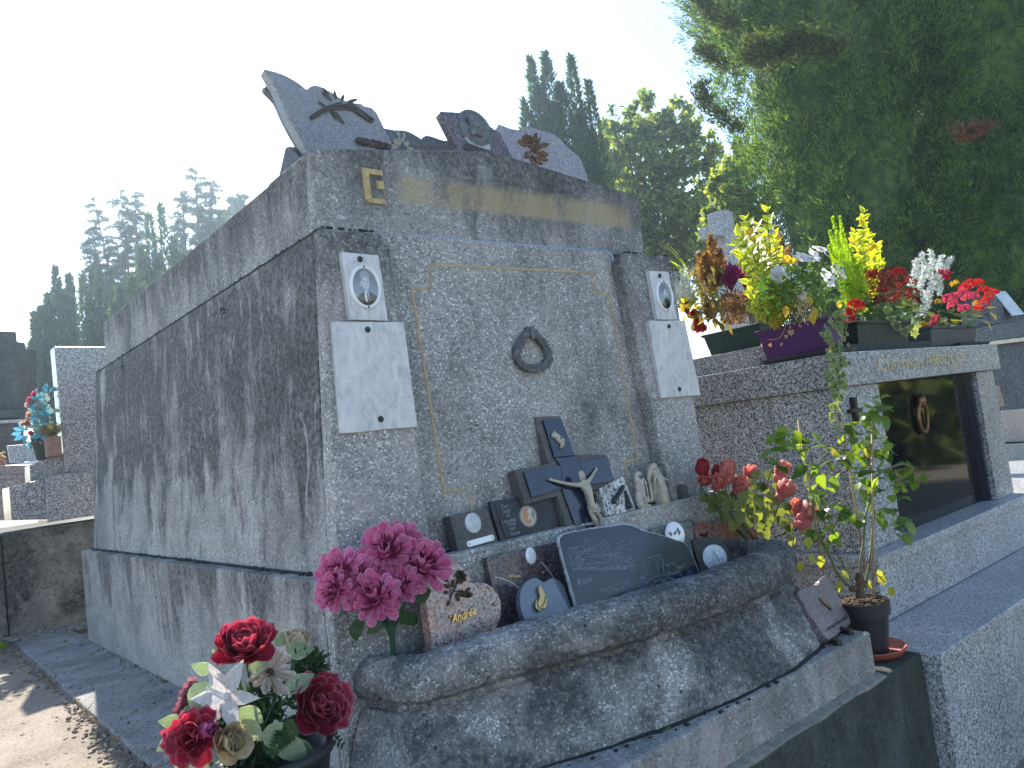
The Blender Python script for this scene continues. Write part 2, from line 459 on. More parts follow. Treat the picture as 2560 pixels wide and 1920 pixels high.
M_CROSSST = m_terrazzo('cross_stone', 0.11, 0.19, stain=0.55, streak=False, chip=140, big=5, pits=0.1, warm=0.5)
M_WHITESP = m_granite('white_speckled_stone', (0.05, 0.05, 0.05), (0.42, 0.42, 0.41), (0.68, 0.68, 0.66), 120, 0.4)
M_ENGRAVE = m_plain('engraved_line', (0.30, 0.33, 0.37), 0.7, var=0.3, scale=90)
M_BRONZE = m_plain('dark_bronze', (0.075, 0.06, 0.045), 0.42, 0.85, var=0.5, scale=60, bump=0.2)
M_BRONZEG = m_plain('grey_patina_bronze', (0.15, 0.155, 0.16), 0.55, 0.5, var=0.5, scale=60, bump=0.3)
M_COPPER = m_plain('aged_copper_bronze', (0.20, 0.11, 0.06), 0.38, 0.9, var=0.45, scale=50, bump=0.15)
M_GOLD = m_plain('gilded_metal', (0.62, 0.42, 0.17), 0.28, 1.0, var=0.2, scale=40)
M_GOLDP = m_plain('faded_gold_paint', (0.44, 0.33, 0.14), 0.6, 0.0, var=0.35, scale=40, dirt=((0.16, 0.15, 0.13), 0.5))
M_OCHRE = m_plain('ochre_line_paint', (0.40, 0.33, 0.19), 0.8, var=0.3, scale=40, dirt=((0.2, 0.2, 0.19), 0.6))
M_SEAL = m_plain('blue_grey_sealant', (0.24, 0.31, 0.40), 0.55, var=0.15, scale=30)
M_IVORY = m_plain('ivory_cast_resin', (0.44, 0.40, 0.32), 0.5, var=0.3, scale=40, bump=0.15, dirt=((0.16, 0.13, 0.09), 0.6))
M_SILVERW = m_plain('white_relief_metal', (0.55, 0.57, 0.58), 0.4, 0.15, var=0.3, scale=50, bump=0.4)
M_PORC = m_plain('white_porcelain', (0.74, 0.75, 0.76), 0.12, var=0.06, scale=20, coat=0.4)
M_SCREW = m_plain('dark_screw_cap', (0.045, 0.045, 0.042), 0.4, 0.5, var=0.3, scale=80)
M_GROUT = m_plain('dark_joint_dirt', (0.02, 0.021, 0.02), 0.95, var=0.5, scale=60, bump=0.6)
M_MORTAR = m_plain('pale_mortar', (0.21, 0.20, 0.17), 0.9, var=0.4, scale=40, bump=0.7)
M_SOILC = m_plain('bark_soil', (0.16, 0.10, 0.055), 0.95, var=0.7, scale=120, bump=1.0)
M_SOIL = m_plain('dark_soil', (0.035, 0.026, 0.018), 0.95, var=0.6, scale=90, bump=1.0)

def m_marble():
    t = NT('veined_white_marble'); c = t.coord((1, 1, 0.6))
    n = t.noise(c, 28, 7, 0.65, 1.2)
    col = t.ramp(n, [(0.3, (0.36, 0.365, 0.375)), (0.47, (0.53, 0.53, 0.535)), (0.62, (0.62, 0.62, 0.615))])
    st = t.ramp(t.noise(t.coord((3, 3, 1)), 3, 6, 0.7), [(0.55, 0.0), (0.75, 1.0)])
    col = t.mix(t.math('MULTIPLY', st, 0.35), col, (0.42, 0.36, 0.28))
    return t.done(col, 0.4, None, spec=0.4)
M_MARBLE = m_marble()

def m_gravel():
    t = NT('gravelly_ground'); c = t.coord()
    n1 = t.noise(c, 1.2, 6, 0.65); n2 = t.noise(c, 60, 6, 0.75)
    v = t.voro(c, 75); rc = t.n('SeparateColor', {'Color': v.outputs['Color']}).outputs[0]
    col = t.ramp(rc, [(0, (0.22, 0.19, 0.155)), (0.5, (0.38, 0.33, 0.27)), (1, (0.52, 0.47, 0.40))])
    col = t.mix(t.ramp(n1, [(0.4, 0.0), (0.65, 0.7)]), col, (0.34, 0.27, 0.205))
    col = t.mix(t.math('MULTIPLY', t.ramp(n2, [(0.35, 1.0), (0.6, 0.0)]), 0.6), col, (0.10, 0.075, 0.05))
    h = t.math('ADD', t.math('MULTIPLY', v.outputs['Distance'], -0.5), t.math('ADD', n2, t.math('MULTIPLY', t.noise(c, 7, 6, 0.7), 1.2)))
    return t.done(col, 0.95, t.bump(h, 0.9, 0.02), spec=0.2)
M_GROUND = m_gravel()
M_SANDY = m_terrazzo('sandy_worn_paving', 0.19, 0.28, tint=(1.2, 0.97, 0.74), stain=0.35, thr=(0.5, 0.7), stain_col=(0.16, 0.12, 0.085), streak=False, big=2.2, chip=80, pits=0.6, warm=0.3)

# ---------------------------------------------------------------- ground
S_ = 70
tag(MB().add([V(-S_, -S_, -0.66), V(S_, -S_, -0.66), V(S_, S_, -0.66), V(-S_, S_, -0.66)], [(0, 1, 2, 3)]).build('ground', M_GROUND, fix=False), kind='structure')
mb = MB(); rows = []          # the upper terrace the tombs stand on, gently uneven
xs = [-60, -20, -8, -4, -2, -1, -0.5, 0, 0.2, 0.35, 0.48, 0.6, 0.8, 2, 4, 8, 20, 60]; ys = [1.30, 1.4, 1.7, 2, 2.3, 2.6, 3, 3.5, 4, 5, 6, 9, 14, 25, 50, 90]
for y in ys:
    rows.append([V(x, y, (-0.02 + (0.012 * math.sin(7 * x + 3 * y) if x < 0.6 else 0)) if x < 1.5 else -0.18) for x in xs])
mb.grid(rows)
mb.grid([[V(x, 1.30, -0.7) for x in xs], rows[0]])
tag(mb.build('ground_terrace', M_SANDY, smooth=True), kind='structure')

# slab path along the side of the tomb: separate slabs with joints
ys = [1.225, 2.32, 3.62, 4.45, 5.28]
path = thing('path', 'grey pitted concrete slab path running along the side of the big tomb', 'path', (0.7, 3.2, 0))
del path['category'], path['label']
path['kind'] = 'structure'
for i in range(4):
    a, b = ys[i] + 0.004, ys[i + 1] - 0.004
    w = (0.545, 0.55, 0.565, 0.575)[i]
    MB().hexa([V(w, a, -0.1), V(0.85, a, -0.1), V(0.85, b, -0.1), V(w + 0.01, b, -0.1), V(w, a, -0.001 * i), V(0.85, a, 0), V(0.85, b, 0), V(w + 0.01, b, -0.003)]).build('slab', M_PATH, path, bevel=0.008)

# ---------------------------------------------------------------- the big tomb
tomb = thing('family_tomb', 'large weathered grey tomb of washed aggregate with dark rain streaks and a gabled frieze', 'tomb', (1.65, 3.1, 0))
XL0, XL1, XR0, XR1, YF0, YF1, YB0, YB1, ZB, ZT = 0.888, 0.954, 2.400, 2.400, 1.800, 1.822, 4.52, 4.44, 0.45, 1.352
YP = 1.87           # recessed front panel
def lerp(a, b, t): return a + (b - a) * t
def hz(z): return (z - ZB) / (ZT - ZB)
# body core: tapered block whose front is the recessed panel
MB().hexa([V(XL0, YP, ZB), V(XR0, YP, ZB), V(XR0, YB0, ZB), V(XL0, YB0, ZB), V(XL1, YP, ZT), V(XR1, YP, ZT), V(XR1, YB1, ZT), V(XL1, YB1, ZT)]).build('body', M_SIDE, tomb, bevel=0.006)
# front panel slab, slightly proud of the core
MB().hexa([V(1.10, YP - 0.006, ZB), V(2.222, YP - 0.006, ZB), V(2.222, YP + 0.01, ZB), V(1.10, YP + 0.01, ZB),
           V(1.13, YP - 0.006, 1.362), V(2.112, YP - 0.006, 1.362), V(2.112, YP + 0.01, 1.362), V(1.13, YP + 0.01, 1.362)]).build('front_panel', M_FRONT, tomb)
# pilasters; their tops have a rounded inner shoulder
def pilaster(x0b, x1b, x0t, x1t, inner):
    pts = [V(x0b, YF0, ZB), V(x1b, YF0, ZB)]
    n = 6; r = 0.05
    if inner > 0:
        pts += [V(x1t, YF1 - 0.002, ZT - r)]
        pts += [V(x1t - r + r * math.cos(k / n * math.pi / 2), YF1, ZT - r + r * math.sin(k / n * math.pi / 2)) for k in range(1, n + 1)]
        pts += [V(x0t, YF1, ZT)]
    else:
        pts += [V(x1t, YF1, ZT)]
        pts += [V(x0t + r - r * math.sin(k / n * math.pi / 2), YF1, ZT - r + r * math.cos(k / n * math.pi / 2)) for k in range(0, n + 1)]
    mb = MB(); nn = len(pts)
    back = [V(p.x, YP - 0.004 if True else 0, p.z) for p in pts]
    mb.add(pts + back, [tuple(range(nn)), tuple(range(2 * nn - 1, nn - 1, -1))] + [(i, i + nn, (i + 1) % nn + nn, (i + 1) % nn) for i in range(nn)])
    return mb.build('pilaster', M_FRONT2, tomb, bevel=0.007)
M_FRONT2 = m_terrazzo('stained_pilaster_aggregate', 0.235, 0.80, stain=0.86, thr=(0.50, 0.66), big=2.2, zfade=(0.6, 1.3, -0.14, 0.13), warm=0.4)
pilaster(XL0 - 0.002, 1.165, XL1 - 0.002, 1.158, 1)
pilaster(2.19, XR0 + 0.002, 2.107, XR1 + 0.002, -1)
# ledge under the panel and the plinth slabs: side slab and front slab with an open joint
YL = 1.765
MB().box((0.8432, YL + 0.055, -0.02), (0.93, 4.60, 0.452)).build('side_plinth', M_PLINTH, tomb, bevel=0.006)
MB().box((0.8432, YL, -0.02), (2.445, YL + 0.052, 0.452)).build('front_plinth', M_FRONT, tomb, bevel=0.006)
MB().box((0.92, YL + 0.04, -0.02), (2.44, 4.58, 0.445)).build('plinth_core', M_PLINTH, tomb)
# dark dirt line where the body meets the ledge, and under the frieze
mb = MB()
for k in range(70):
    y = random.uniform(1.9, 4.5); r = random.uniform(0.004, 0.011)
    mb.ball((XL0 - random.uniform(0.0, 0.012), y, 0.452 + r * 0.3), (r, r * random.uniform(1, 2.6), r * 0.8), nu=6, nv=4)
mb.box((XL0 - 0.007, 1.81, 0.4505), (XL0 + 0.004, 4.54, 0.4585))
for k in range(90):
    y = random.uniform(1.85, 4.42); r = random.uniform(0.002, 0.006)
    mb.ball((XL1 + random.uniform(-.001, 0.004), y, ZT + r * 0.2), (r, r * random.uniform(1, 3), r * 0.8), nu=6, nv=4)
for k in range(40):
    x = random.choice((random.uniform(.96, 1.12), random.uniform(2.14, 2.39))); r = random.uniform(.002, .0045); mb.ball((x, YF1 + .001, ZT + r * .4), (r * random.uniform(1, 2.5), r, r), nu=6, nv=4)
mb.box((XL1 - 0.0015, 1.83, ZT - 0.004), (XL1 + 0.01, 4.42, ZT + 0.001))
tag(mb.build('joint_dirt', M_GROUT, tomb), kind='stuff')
# frieze with low gable
FX0, FX1, FYF, FYB, FZ0, FZ1, FPK = 0.981, 2.335, 1.876, 4.32, 1.358, 1.592, 1.676
pk = 1.63
front = [V(FX0 + 0.0, FYF, FZ0), V(2.318, FYF, FZ0), V(FX1, FYF, FZ1 + 0.004), V(pk + 0.03, FYF, FPK - 0.004), V(pk, FYF, FPK), V(pk - 0.03, FYF, FPK - 0.004), V(FX0, FYF, FZ1)]
fr = MB().prism(front, (0, 0.30, 0)).build('frieze', M_FRIEZE, tomb, bevel=0.006)
MB().box((FX0 + 0.001, FYF + 0.299, FZ0), (2.318, FYB, FZ1 - 0.004)).build('roof_block', M_TOP, tomb, bevel=0.006)
MB().box((FX0 + 0.012, FYF + 0.006, FZ0 - 0.012), (2.30, FYB - 0.01, FZ0 + 0.002)).build('bed_joint', M_GROUT, tomb)
# sealant bead round the panel
MB().tube([V(1.135, FYF - 0.003, 1.3605), V(1.6, FYF - 0.004, 1.3625), V(2.105, FYF - 0.003, 1.364)], 0.0072, 8).build('sealant_bead', M_SEAL, tomb, smooth=True)
MB().tube(spline([V(2.105, FYF - 0.006, 1.362), V(2.118, YP - 0.010, 1.33), V(2.135, YP - 0.010, 1.14), V(2.17, YP - 0.010, 0.8), V(2.205, YP - 0.010, 0.53), V(2.212, YP - 0.01, 0.456)], 6), 0.0062, 8).build('sealant_bead', M_SEAL, tomb, smooth=True)
# ochre inlay line on the panel
pl = [(1.321, 1.279), (2.0, 1.283), (1.996, 1.209), (2.071, 1.208), (2.106, 0.611), (2.032, 0.610), (2.036, 0.50), (1.362, 0.50), (1.352, 0.610), (1.268, 0.613), (1.243, 1.204), (1.308, 1.208)]
mb = MB()
for i in range(len(pl)):
    a = V(pl[i][0], YP - 0.0075, pl[i][1]); b = V(pl[(i + 1) % len(pl)][0], YP - 0.0075, pl[(i + 1) % len(pl)][1])
    d = (b - a).normalized(); nn = V(-d.z, 0, d.x) * 0.0042
    a2, b2 = a - d * 0.004, b + d * 0.004
    yo = -0.0004 * (i % 2)
    mb.prism([a2 - nn + V(0, yo, 0), b2 - nn + V(0, yo, 0), b2 + nn + V(0, yo, 0), a2 + nn + V(0, yo, 0)], (0, 0.004, 0))
mb.build('ochre_line', M_OCHRE, tomb)
# gilded inset letters on the frieze: the first one legible, the others worn to faint gilding
def slab_xz(mb, x0, x1, z0, z1, y, d=0.006):
    mb.box((x0, y - d, z0), (x1, y + 0.002, z1))
mb = MB(); y0 = FYF
slab_xz(mb, 1.128, 1.150, 1.462, 1.555, y0); slab_xz(mb, 1.1505, 1.196, 1.538, 1.5545, y0 + .0008); slab_xz(mb, 1.1505, 1.196, 1.4525, 1.468, y0 + .0008)
slab_xz(mb, 1.172, 1.196, 1.497, 1.522, y0 + .0004)
mb.prism([V(1.1285, y0 - .0055, 1.4615), V(1.1495, y0 - .0055, 1.4615), V(1.1495, y0 - .0055, 1.4535), V(1.138, y0 - .0055, 1.4535)], (0, .007, 0))
mb.build('gilded_letter', M_GOLDP, tomb, bevel=0.0015)
# small iron hooks left in the side wall
for (u, v) in (k4(1165, 170), k4(645, 460)):
    h = hz(at(u, v, 0, 0.93).z); xw = lerp(XL0, XL1, h); p = at(u, v, 0, xw)
    MB().tube([p + V(0.01, 0, 0.012), p + V(-0.012, 0, 0.012), p + V(-0.014, 0, -0.004), p + V(-0.014, -0.03, -0.006)], 0.004, 6).build('iron_hook', M_SCREW, tomb)

# curved planter in front: profile swept along its plan line
plan = [(0.900, 1.765), (0.918, 1.70), (0.920, 1.640), (0.938, 1.580), (0.985, 1.540), (1.051, 1.518), (1.209, 1.468), (1.379, 1.417), (1.582, 1.376), (1.782, 1.357), (1.98, 1.360), (2.15, 1.388), (2.27, 1.432), (2.335, 1.478), (2.362, 1.54), (2.372, 1.63), (2.375, 1.765)]
sp = spline([V(x, y, 0) for x, y in plan], 6)
prof = [(-0.105, 0.02), (-0.105, 0.235), (-0.098, 0.272), (-0.080, 0.293), (-0.052, 0.300), (-0.022, 0.298), (0.002, 0.290), (0.018, 0.275), (0.026, 0.255), (0.028, 0.225), (0.022, 0.203), (0.006, 0.192), (-0.012, 0.186), (-0.012, 0.174), (0.000, 0.166), (0.012, 0.145), (0.030, 0.118), (0.048, 0.085), (0.066, 0.045), (0.078, 0.018), (0.080, 0.003)]
rows = []
for o_, z_ in prof:
    r = []
    for i, p in enumerate(sp):
        d = sp[min(i + 1, len(sp) - 1)] - sp[max(i - 1, 0)]
        nrm = V(d.y, -d.x, 0).normalized()
        f = i / (len(sp) - 1); lf = max(0, 1 - f / .42); rf = max(0, (f - .62) / .38)
        o2 = o_ * (1 - .55 * max(lf if f < .3 else 0, rf if f > .75 else 0)) if o_ < 0 else o_ * (1 - .35 * (rf if f > .75 else 0))
        q = p + nrm * o2
        if f < .06 or f > .95: q.y = min(q.y, 1.7655)
        zz_ = z_ * (1 - .145 * lf ** .85 - .05 * rf) if z_ > .15 else z_
        q.z = zz_ + 0.003 * math.sin(i * 0.9) * math.sin(i * 0.37) * (1 if z_ > .2 else 0)
        r.append(q)
    rows.append(r)
rows_bottom = []
for i, p in enumerate(sp):
    d = sp[min(i + 1, len(sp) - 1)] - sp[max(i - 1, 0)]
    rows_bottom.append((V(rows[-1][i].x, rows[-1][i].y, 0), V(d.y, -d.x, 0).normalized()))
pb = MB().grid(rows)
planter = pb.build('planter', M_PLANTER, tomb, smooth=True)
tx = bpy.data.textures.new('stone_relief', 'CLOUDS'); tx.noise_scale = 0.014; tx.noise_depth = 3
sub = planter.modifiers.new('sub', 'SUBSURF'); sub.levels = 2; sub.render_levels = 2; sub.subdivision_type = 'SIMPLE'
dm = planter.modifiers.new('disp', 'DISPLACE'); dm.texture = tx; dm.strength = 0.009; dm.mid_level = 0.5
# soil inside
MB().prism([V(p.x, p.y, 0.175) for p in [q + V(0, 0.05, 0) for q in sp[18:-18]]] + [V(2.34, YL - .001, 0.175), V(0.95, YL - .001, 0.175)], (0, 0, -0.1)).build('planter_soil', M_SOIL, tomb)
# step and mortar line under the planter
MB().box((0.80, 1.256, -0.132), (2.384, YL - 0.002, 0.0)).build('front_step', M_STEP, tomb, bevel=0.008)
wv = lambda i, k: 0.5 + 0.25 * math.sin(i * .9 + k) + 0.25 * math.sin(i * .37 + 2 * k) 
mb = MB(); rows = []
for i in range(90):
    x = 0.80 + i * (2.392 - 0.80) / 89
    a, b_ = wv(i, 1.0), wv(i, 4.0)
    rows.append([V(x, 1.2562, -0.129 + .006 * a), V(x, 1.250 - .003 * b_, -0.131 + .003 * a), V(x, 1.238, -0.1332), V(x, 1.2312, -0.1345), V(x, 1.2308, -0.137 - .012 * b_ * a), V(x, 1.2322, -0.139 - .012 * b_ * a)])
mb.grid(rows)
mb.build('mortar_line', M_MORTAR, tomb, smooth=True)
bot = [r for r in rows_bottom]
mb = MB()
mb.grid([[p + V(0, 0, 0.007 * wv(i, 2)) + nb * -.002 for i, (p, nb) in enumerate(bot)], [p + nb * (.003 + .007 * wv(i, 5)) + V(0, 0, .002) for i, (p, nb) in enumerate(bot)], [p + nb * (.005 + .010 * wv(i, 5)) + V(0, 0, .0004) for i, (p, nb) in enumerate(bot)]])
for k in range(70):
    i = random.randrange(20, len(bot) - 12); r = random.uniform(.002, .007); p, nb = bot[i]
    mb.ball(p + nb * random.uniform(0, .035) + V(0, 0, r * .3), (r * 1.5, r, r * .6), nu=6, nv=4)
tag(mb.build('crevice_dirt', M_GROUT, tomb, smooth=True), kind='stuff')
# rough concrete base carrying the step
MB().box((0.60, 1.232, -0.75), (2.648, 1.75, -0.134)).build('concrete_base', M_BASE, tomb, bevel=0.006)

# ---------------------------------------------------------------- the granite tomb on the right
gt = thing('granite_tomb', 'grey granite tomb with a black polished door, bronze ring and planters on top', 'tomb', (3.9, 1.9, -0.135))
ZS = -0.135
MB().box((2.652, 1.172, ZS - 0.035), (6.6, 1.53, ZS)).build('slab', M_GREYLIGHT, gt, bevel=0.004)
MB().box((2.662, 1.182, -0.75), (6.6, 1.9, ZS - 0.0365)).build('slab_front', M_GREYLIGHT, gt, bevel=0.003)
MB().box((2.94, 1.482, ZS + 0.002), (6.4, 3.2, 0.072)).build('step_block', M_GREYLIGHT, gt, bevel=0.004)
MB().box((2.925, 1.466, 0.0735), (6.4, 3.2, 0.115)).build('step_top', M_GREYLIGHT, gt, bevel=0.004)
MB().box((2.985, 1.545, 0.1155), (3.325, 3.1, 0.775)).build('pier', M_SALT, gt, bevel=0.003)
MB().box((4.42, 1.545, 0.1155), (4.655, 3.1, 0.775)).build('pier', M_GREY, gt, bevel=0.003)
MB().box((3.3255, 1.605, 0.1155), (4.4195, 1.64, 0.7745)).build('door', M_BLACK, gt, bevel=0.002)
MB().box((4.392, 1.57, 0.1160), (4.4192, 1.6045, 0.7740)).build('door_edge', M_BLUEBLACK, gt)
MB().box((3.33, 1.66, 0.1155), (4.41, 3.1, 0.77)).build('core', M_SALT, gt)
# joints of the side panels
MB().box((2.981, 1.86, 0.1175), (2.9855, 1.864, 0.773)).build('panel_joint', M_MORTAR, gt)
# lintel and roof slab
MB().box((2.955, 1.515, 0.776), (4.685, 3.15, 0.912)).build('lintel', M_GREY, gt, bevel=0.004)
MB().box((3.06, 1.72, 0.9125), (4.60, 3.1, 1.005)).build('roof_slab', M_SALT, gt, bevel=0.004)
# gold lettering on the lintel
def text_mesh(name, body, size, mat, parent, M, ext=0.0012, font=None, space=1.0, shear=0.0, bev=0.0, align='CENTER', offset=0.0):
    cu = bpy.data.curves.new(name, 'FONT'); cu.body = body; cu.size = size; cu.extrude = ext
    cu.align_x = align; cu.align_y = 'CENTER'; cu.space_character = space; cu.shear = shear; cu.offset = offset
    cu.resolution_u = 3
    tmp = bpy.data.objects.new('tmp', cu); COL.objects.link(tmp)
    dg = bpy.context.evaluated_depsgraph_get()
    me = bpy.data.meshes.new_from_object(tmp.evaluated_get(dg))
    bpy.data.objects.remove(tmp)
    me.name = name; me.materials.clear(); me.materials.append(mat)
    return link(name, me, parent, M)
def face_M(p, right, up):
    """matrix whose local x is right and local y is up, for text lying on a face"""
    r = Vector(right).normalized(); u = Vector(up); u = (u - r * u.dot(r)).normalized(); n = r.cross(u)
    M = Matrix.Identity(4)
    for i in range(3):
        M[i][0] = r[i]; M[i][1] = u[i]; M[i][2] = n[i]; M[i][3] = p[i]
    return M
pa = at(*k7(1310, 1128), 1, 1.515); pb_ = at(*k7(1855, 1080), 1, 1.515)
text_mesh('gold_lettering', 'Christian AIROLDI', 0.075, m_plain('gold_lettering_paint', (0.58, 0.46, 0.2), 0.5, 0.0, var=.2, scale=40), gt, face_M((pa + pb_) / 2 + V(0, -0.0015, 0.0), (1, 0, 0), (0, 0, 1)) @ Matrix.Diagonal((((pb_ - pa).length / 0.60), 1.0, 1, 1)), offset=-0.0012)
# ring handle
pr = at(*k7(1568, 1345), 1, 1.60)
MB().ball(pr + V(0, -0.012, 0), (0.026, 0.024, 0.032)).build('ring_boss', M_COPPER, gt, smooth=True)
rc = at(*k7(1592, 1440), 1, 1.594)
rp = []
for k in range(28):
    t = 2 * math.pi * k / 28
    rp.append(rc + V(0.050 * math.cos(t), -0.004 - 0.004 * math.sin(t), 0.072 * math.sin(t)))
rows = []
for k in range(28):
    d = (rp[(k + 1) % 28] - rp[k - 1]).normalized(); a = d.cross(V(0, 1, 0)).normalized(); b = d.cross(a)
    rows.append([rp[k] + (a * math.cos(q * math.pi / 4) + b * math.sin(q * math.pi / 4)) * (0.011 + 0.002 * math.sin(k / 28 * 2 * math.pi + 4.7)) for q in range(8)])
rows.append(rows[0])
MB().grid(rows, True).build('ring_handle', M_COPPER, gt, smooth=True)
# little bronze cross on the pier
pc = at(*k7(1168, 1320), 1, 1.54); pd = at(*k8(1128, 262), 1, 1.54)
x = (pc.x + pd.x) / 2
MB().box((x - 0.011, 1.522, pd.z), (x + 0.011, 1.546, pc.z)).box((x - 0.042, 1.5225, pc.z - 0.062), (x + 0.042, 1.5455, pc.z - 0.046)).build('bronze_cross', M_BRONZE, gt, bevel=0.002)
# ---------------------------------------------------------------- plaques and ornaments
def lean(tilt, rz=0.0):
    """outward normal of a face that looks towards -Y, leaning back by tilt"""
    n = V(0, -math.cos(R_(tilt)), math.sin(R_(tilt)))
    return Matrix.Rotation(R_(rz), 3, 'Z') @ n

class Plate:
    """a slab whose front face lies on the plane through p0 with normal n"""
    def __init__(s, p0, tilt=10, rz=0):
        s.p0 = Vector(p0); s.n = lean(tilt, rz)
        s.r = V(math.cos(R_(rz)), math.sin(R_(rz)), 0)
        s.u = s.n.cross(s.r).normalized() * -1 if s.n.cross(s.r).z < 0 else s.n.cross(s.r).normalized()
    def pt(s, uv, out=0.0):
        return at_plane(uv[0], uv[1], s.p0, s.n) + s.n * out
    def pts(s, k, xy, out=0.0):
        return [s.pt(k(*p), out) for p in xy]
    def M(s, uv, out=0.001, rot=0.0):
        r = s.r * math.cos(rot) + s.u * math.sin(rot)
        return face_M(s.pt(uv, out), r, s.u * math.cos(rot) - s.r * math.sin(rot))
    def loc(s, a, b, out=0.0, org=None):
        return (org if org is not None else s.p0) + s.r * a + s.u * b + s.n * out

def jag(pts, amp, step=0.012):
    """chipped outline"""
    out = []
    n = len(pts)
    for i in range(n):
        a, b = pts[i], pts[(i + 1) % n]
        k = max(1, int((b - a).length / step))
        for j in range(k):
            p = a.lerp(b, j / k)
            out.append(p + (rdir() * amp if (j or amp > 0.001) else V(0, 0, 0)))
    return out

def flatten(pts, p0, n, out=0):
    return [p - n * ((p - p0).dot(n)) + n * out for p in pts]

def slab(name, pts, n, th, mat, parent, bevel=0.003, seg=2):
    c0 = sum(pts, V(0, 0, 0)) / len(pts)
    pts = [p - n * (p - c0).dot(n) for p in pts]
    return MB().prism(pts, -Vector(n) * th).build(name, mat, parent, bevel=bevel, seg=seg, angle=50)

def disc(mb, P, c, rx, ry, out0, out1, n=28, rot=0):
    """flat elliptical disc on plate P at point c with a slightly domed front"""
    rows = []
    for f, o in ((1.0, out0), (1.0, (out0 + out1) / 2), (0.93, out1), (0.5, out1 + 0.0012), (0.02, out1 + 0.0016)):
        rows.append([c + P.r * (math.cos(2 * math.pi * k / n + rot) * rx * f) + P.u * (math.sin(2 * math.pi * k / n + rot) * ry * f) + P.n * o for k in range(n)])
    return mb.grid(rows, True)

def ring(mb, P, c, rx, ry, w, out0, out1, n=36):
    rows = []
    for f, o in ((w, out0), (w * 0.8, out1 * 0.7), (w * 0.3, out1), (-w * 0.3, out1), (-w * 0.8, out1 * 0.7), (-w, out0)):
        rows.append([c + P.r * (math.cos(2 * math.pi * k / n) * (rx + f)) + P.u * (math.sin(2 * math.pi * k / n) * (ry + f)) + P.n * o for k in range(n)])
    return mb.grid(rows, True)

def poly2(P, c, xy, s=1.0, out=0.0):
    return [c + P.r * (x * s) + P.u * (y * s) + P.n * out for x, y in xy]

def relief_leaf(mb, P, c, ang, L, w, h=0.003):
    """small raised leaf on a plate"""
    d = P.r * math.cos(ang) + P.u * math.sin(ang); q = P.u * math.cos(ang) - P.r * math.sin(ang)
    rows = []
    for t, k in ((0, .15), (.25, .8), (.5, 1), (.75, .7), (1, .04)):
        rows.append([c + d * (L * t) - q * (w * k) + P.n * 0.0005, c + d * (L * t) - q * (w * k * .5) + P.n * h, c + d * (L * t) + P.n * (h * .45), c + d * (L * t) + q * (w * k * .5) + P.n * h, c + d * (L * t) + q * (w * k) + P.n * 0.0005])
    return mb.grid(rows)

def stem(mb, P, c, xy, s, r, h):
    mb.tube(spline([c + P.r * (x * s) + P.u * (y * s) + P.n * h for x, y in xy], 4), r, 5)

def relief_rose(mb, P, c, R, h=0.006):
    for ring_, (k, rr, hh) in enumerate(((7, 1.0, .3), (6, .68, .6), (4, .38, .9))):
        for i in range(k):
            a = 2 * math.pi * (i + ring_ * .4) / k
            p = c + P.r * (math.cos(a) * R * rr * .45) + P.u * (math.sin(a) * R * rr * .45)
            relief_leaf(mb, P, p, a, R * rr * .6, R * rr * .36, h * (0.5 + hh))
    mb.ball(c + P.n * h * .7, (R * .2, R * .2, R * .2), nu=8, nv=5)

# ---- marble name plates bolted to the pilasters
def screw(P, uv, parent, r=0.0085, mat=None, out=0.0):
    c = P.pt(uv, out)
    mb = MB(); mb.ball(c, (r, r * .55, r), nu=10, nv=6)
    return mb.build('screw', mat or M_SCREW, parent, smooth=True)

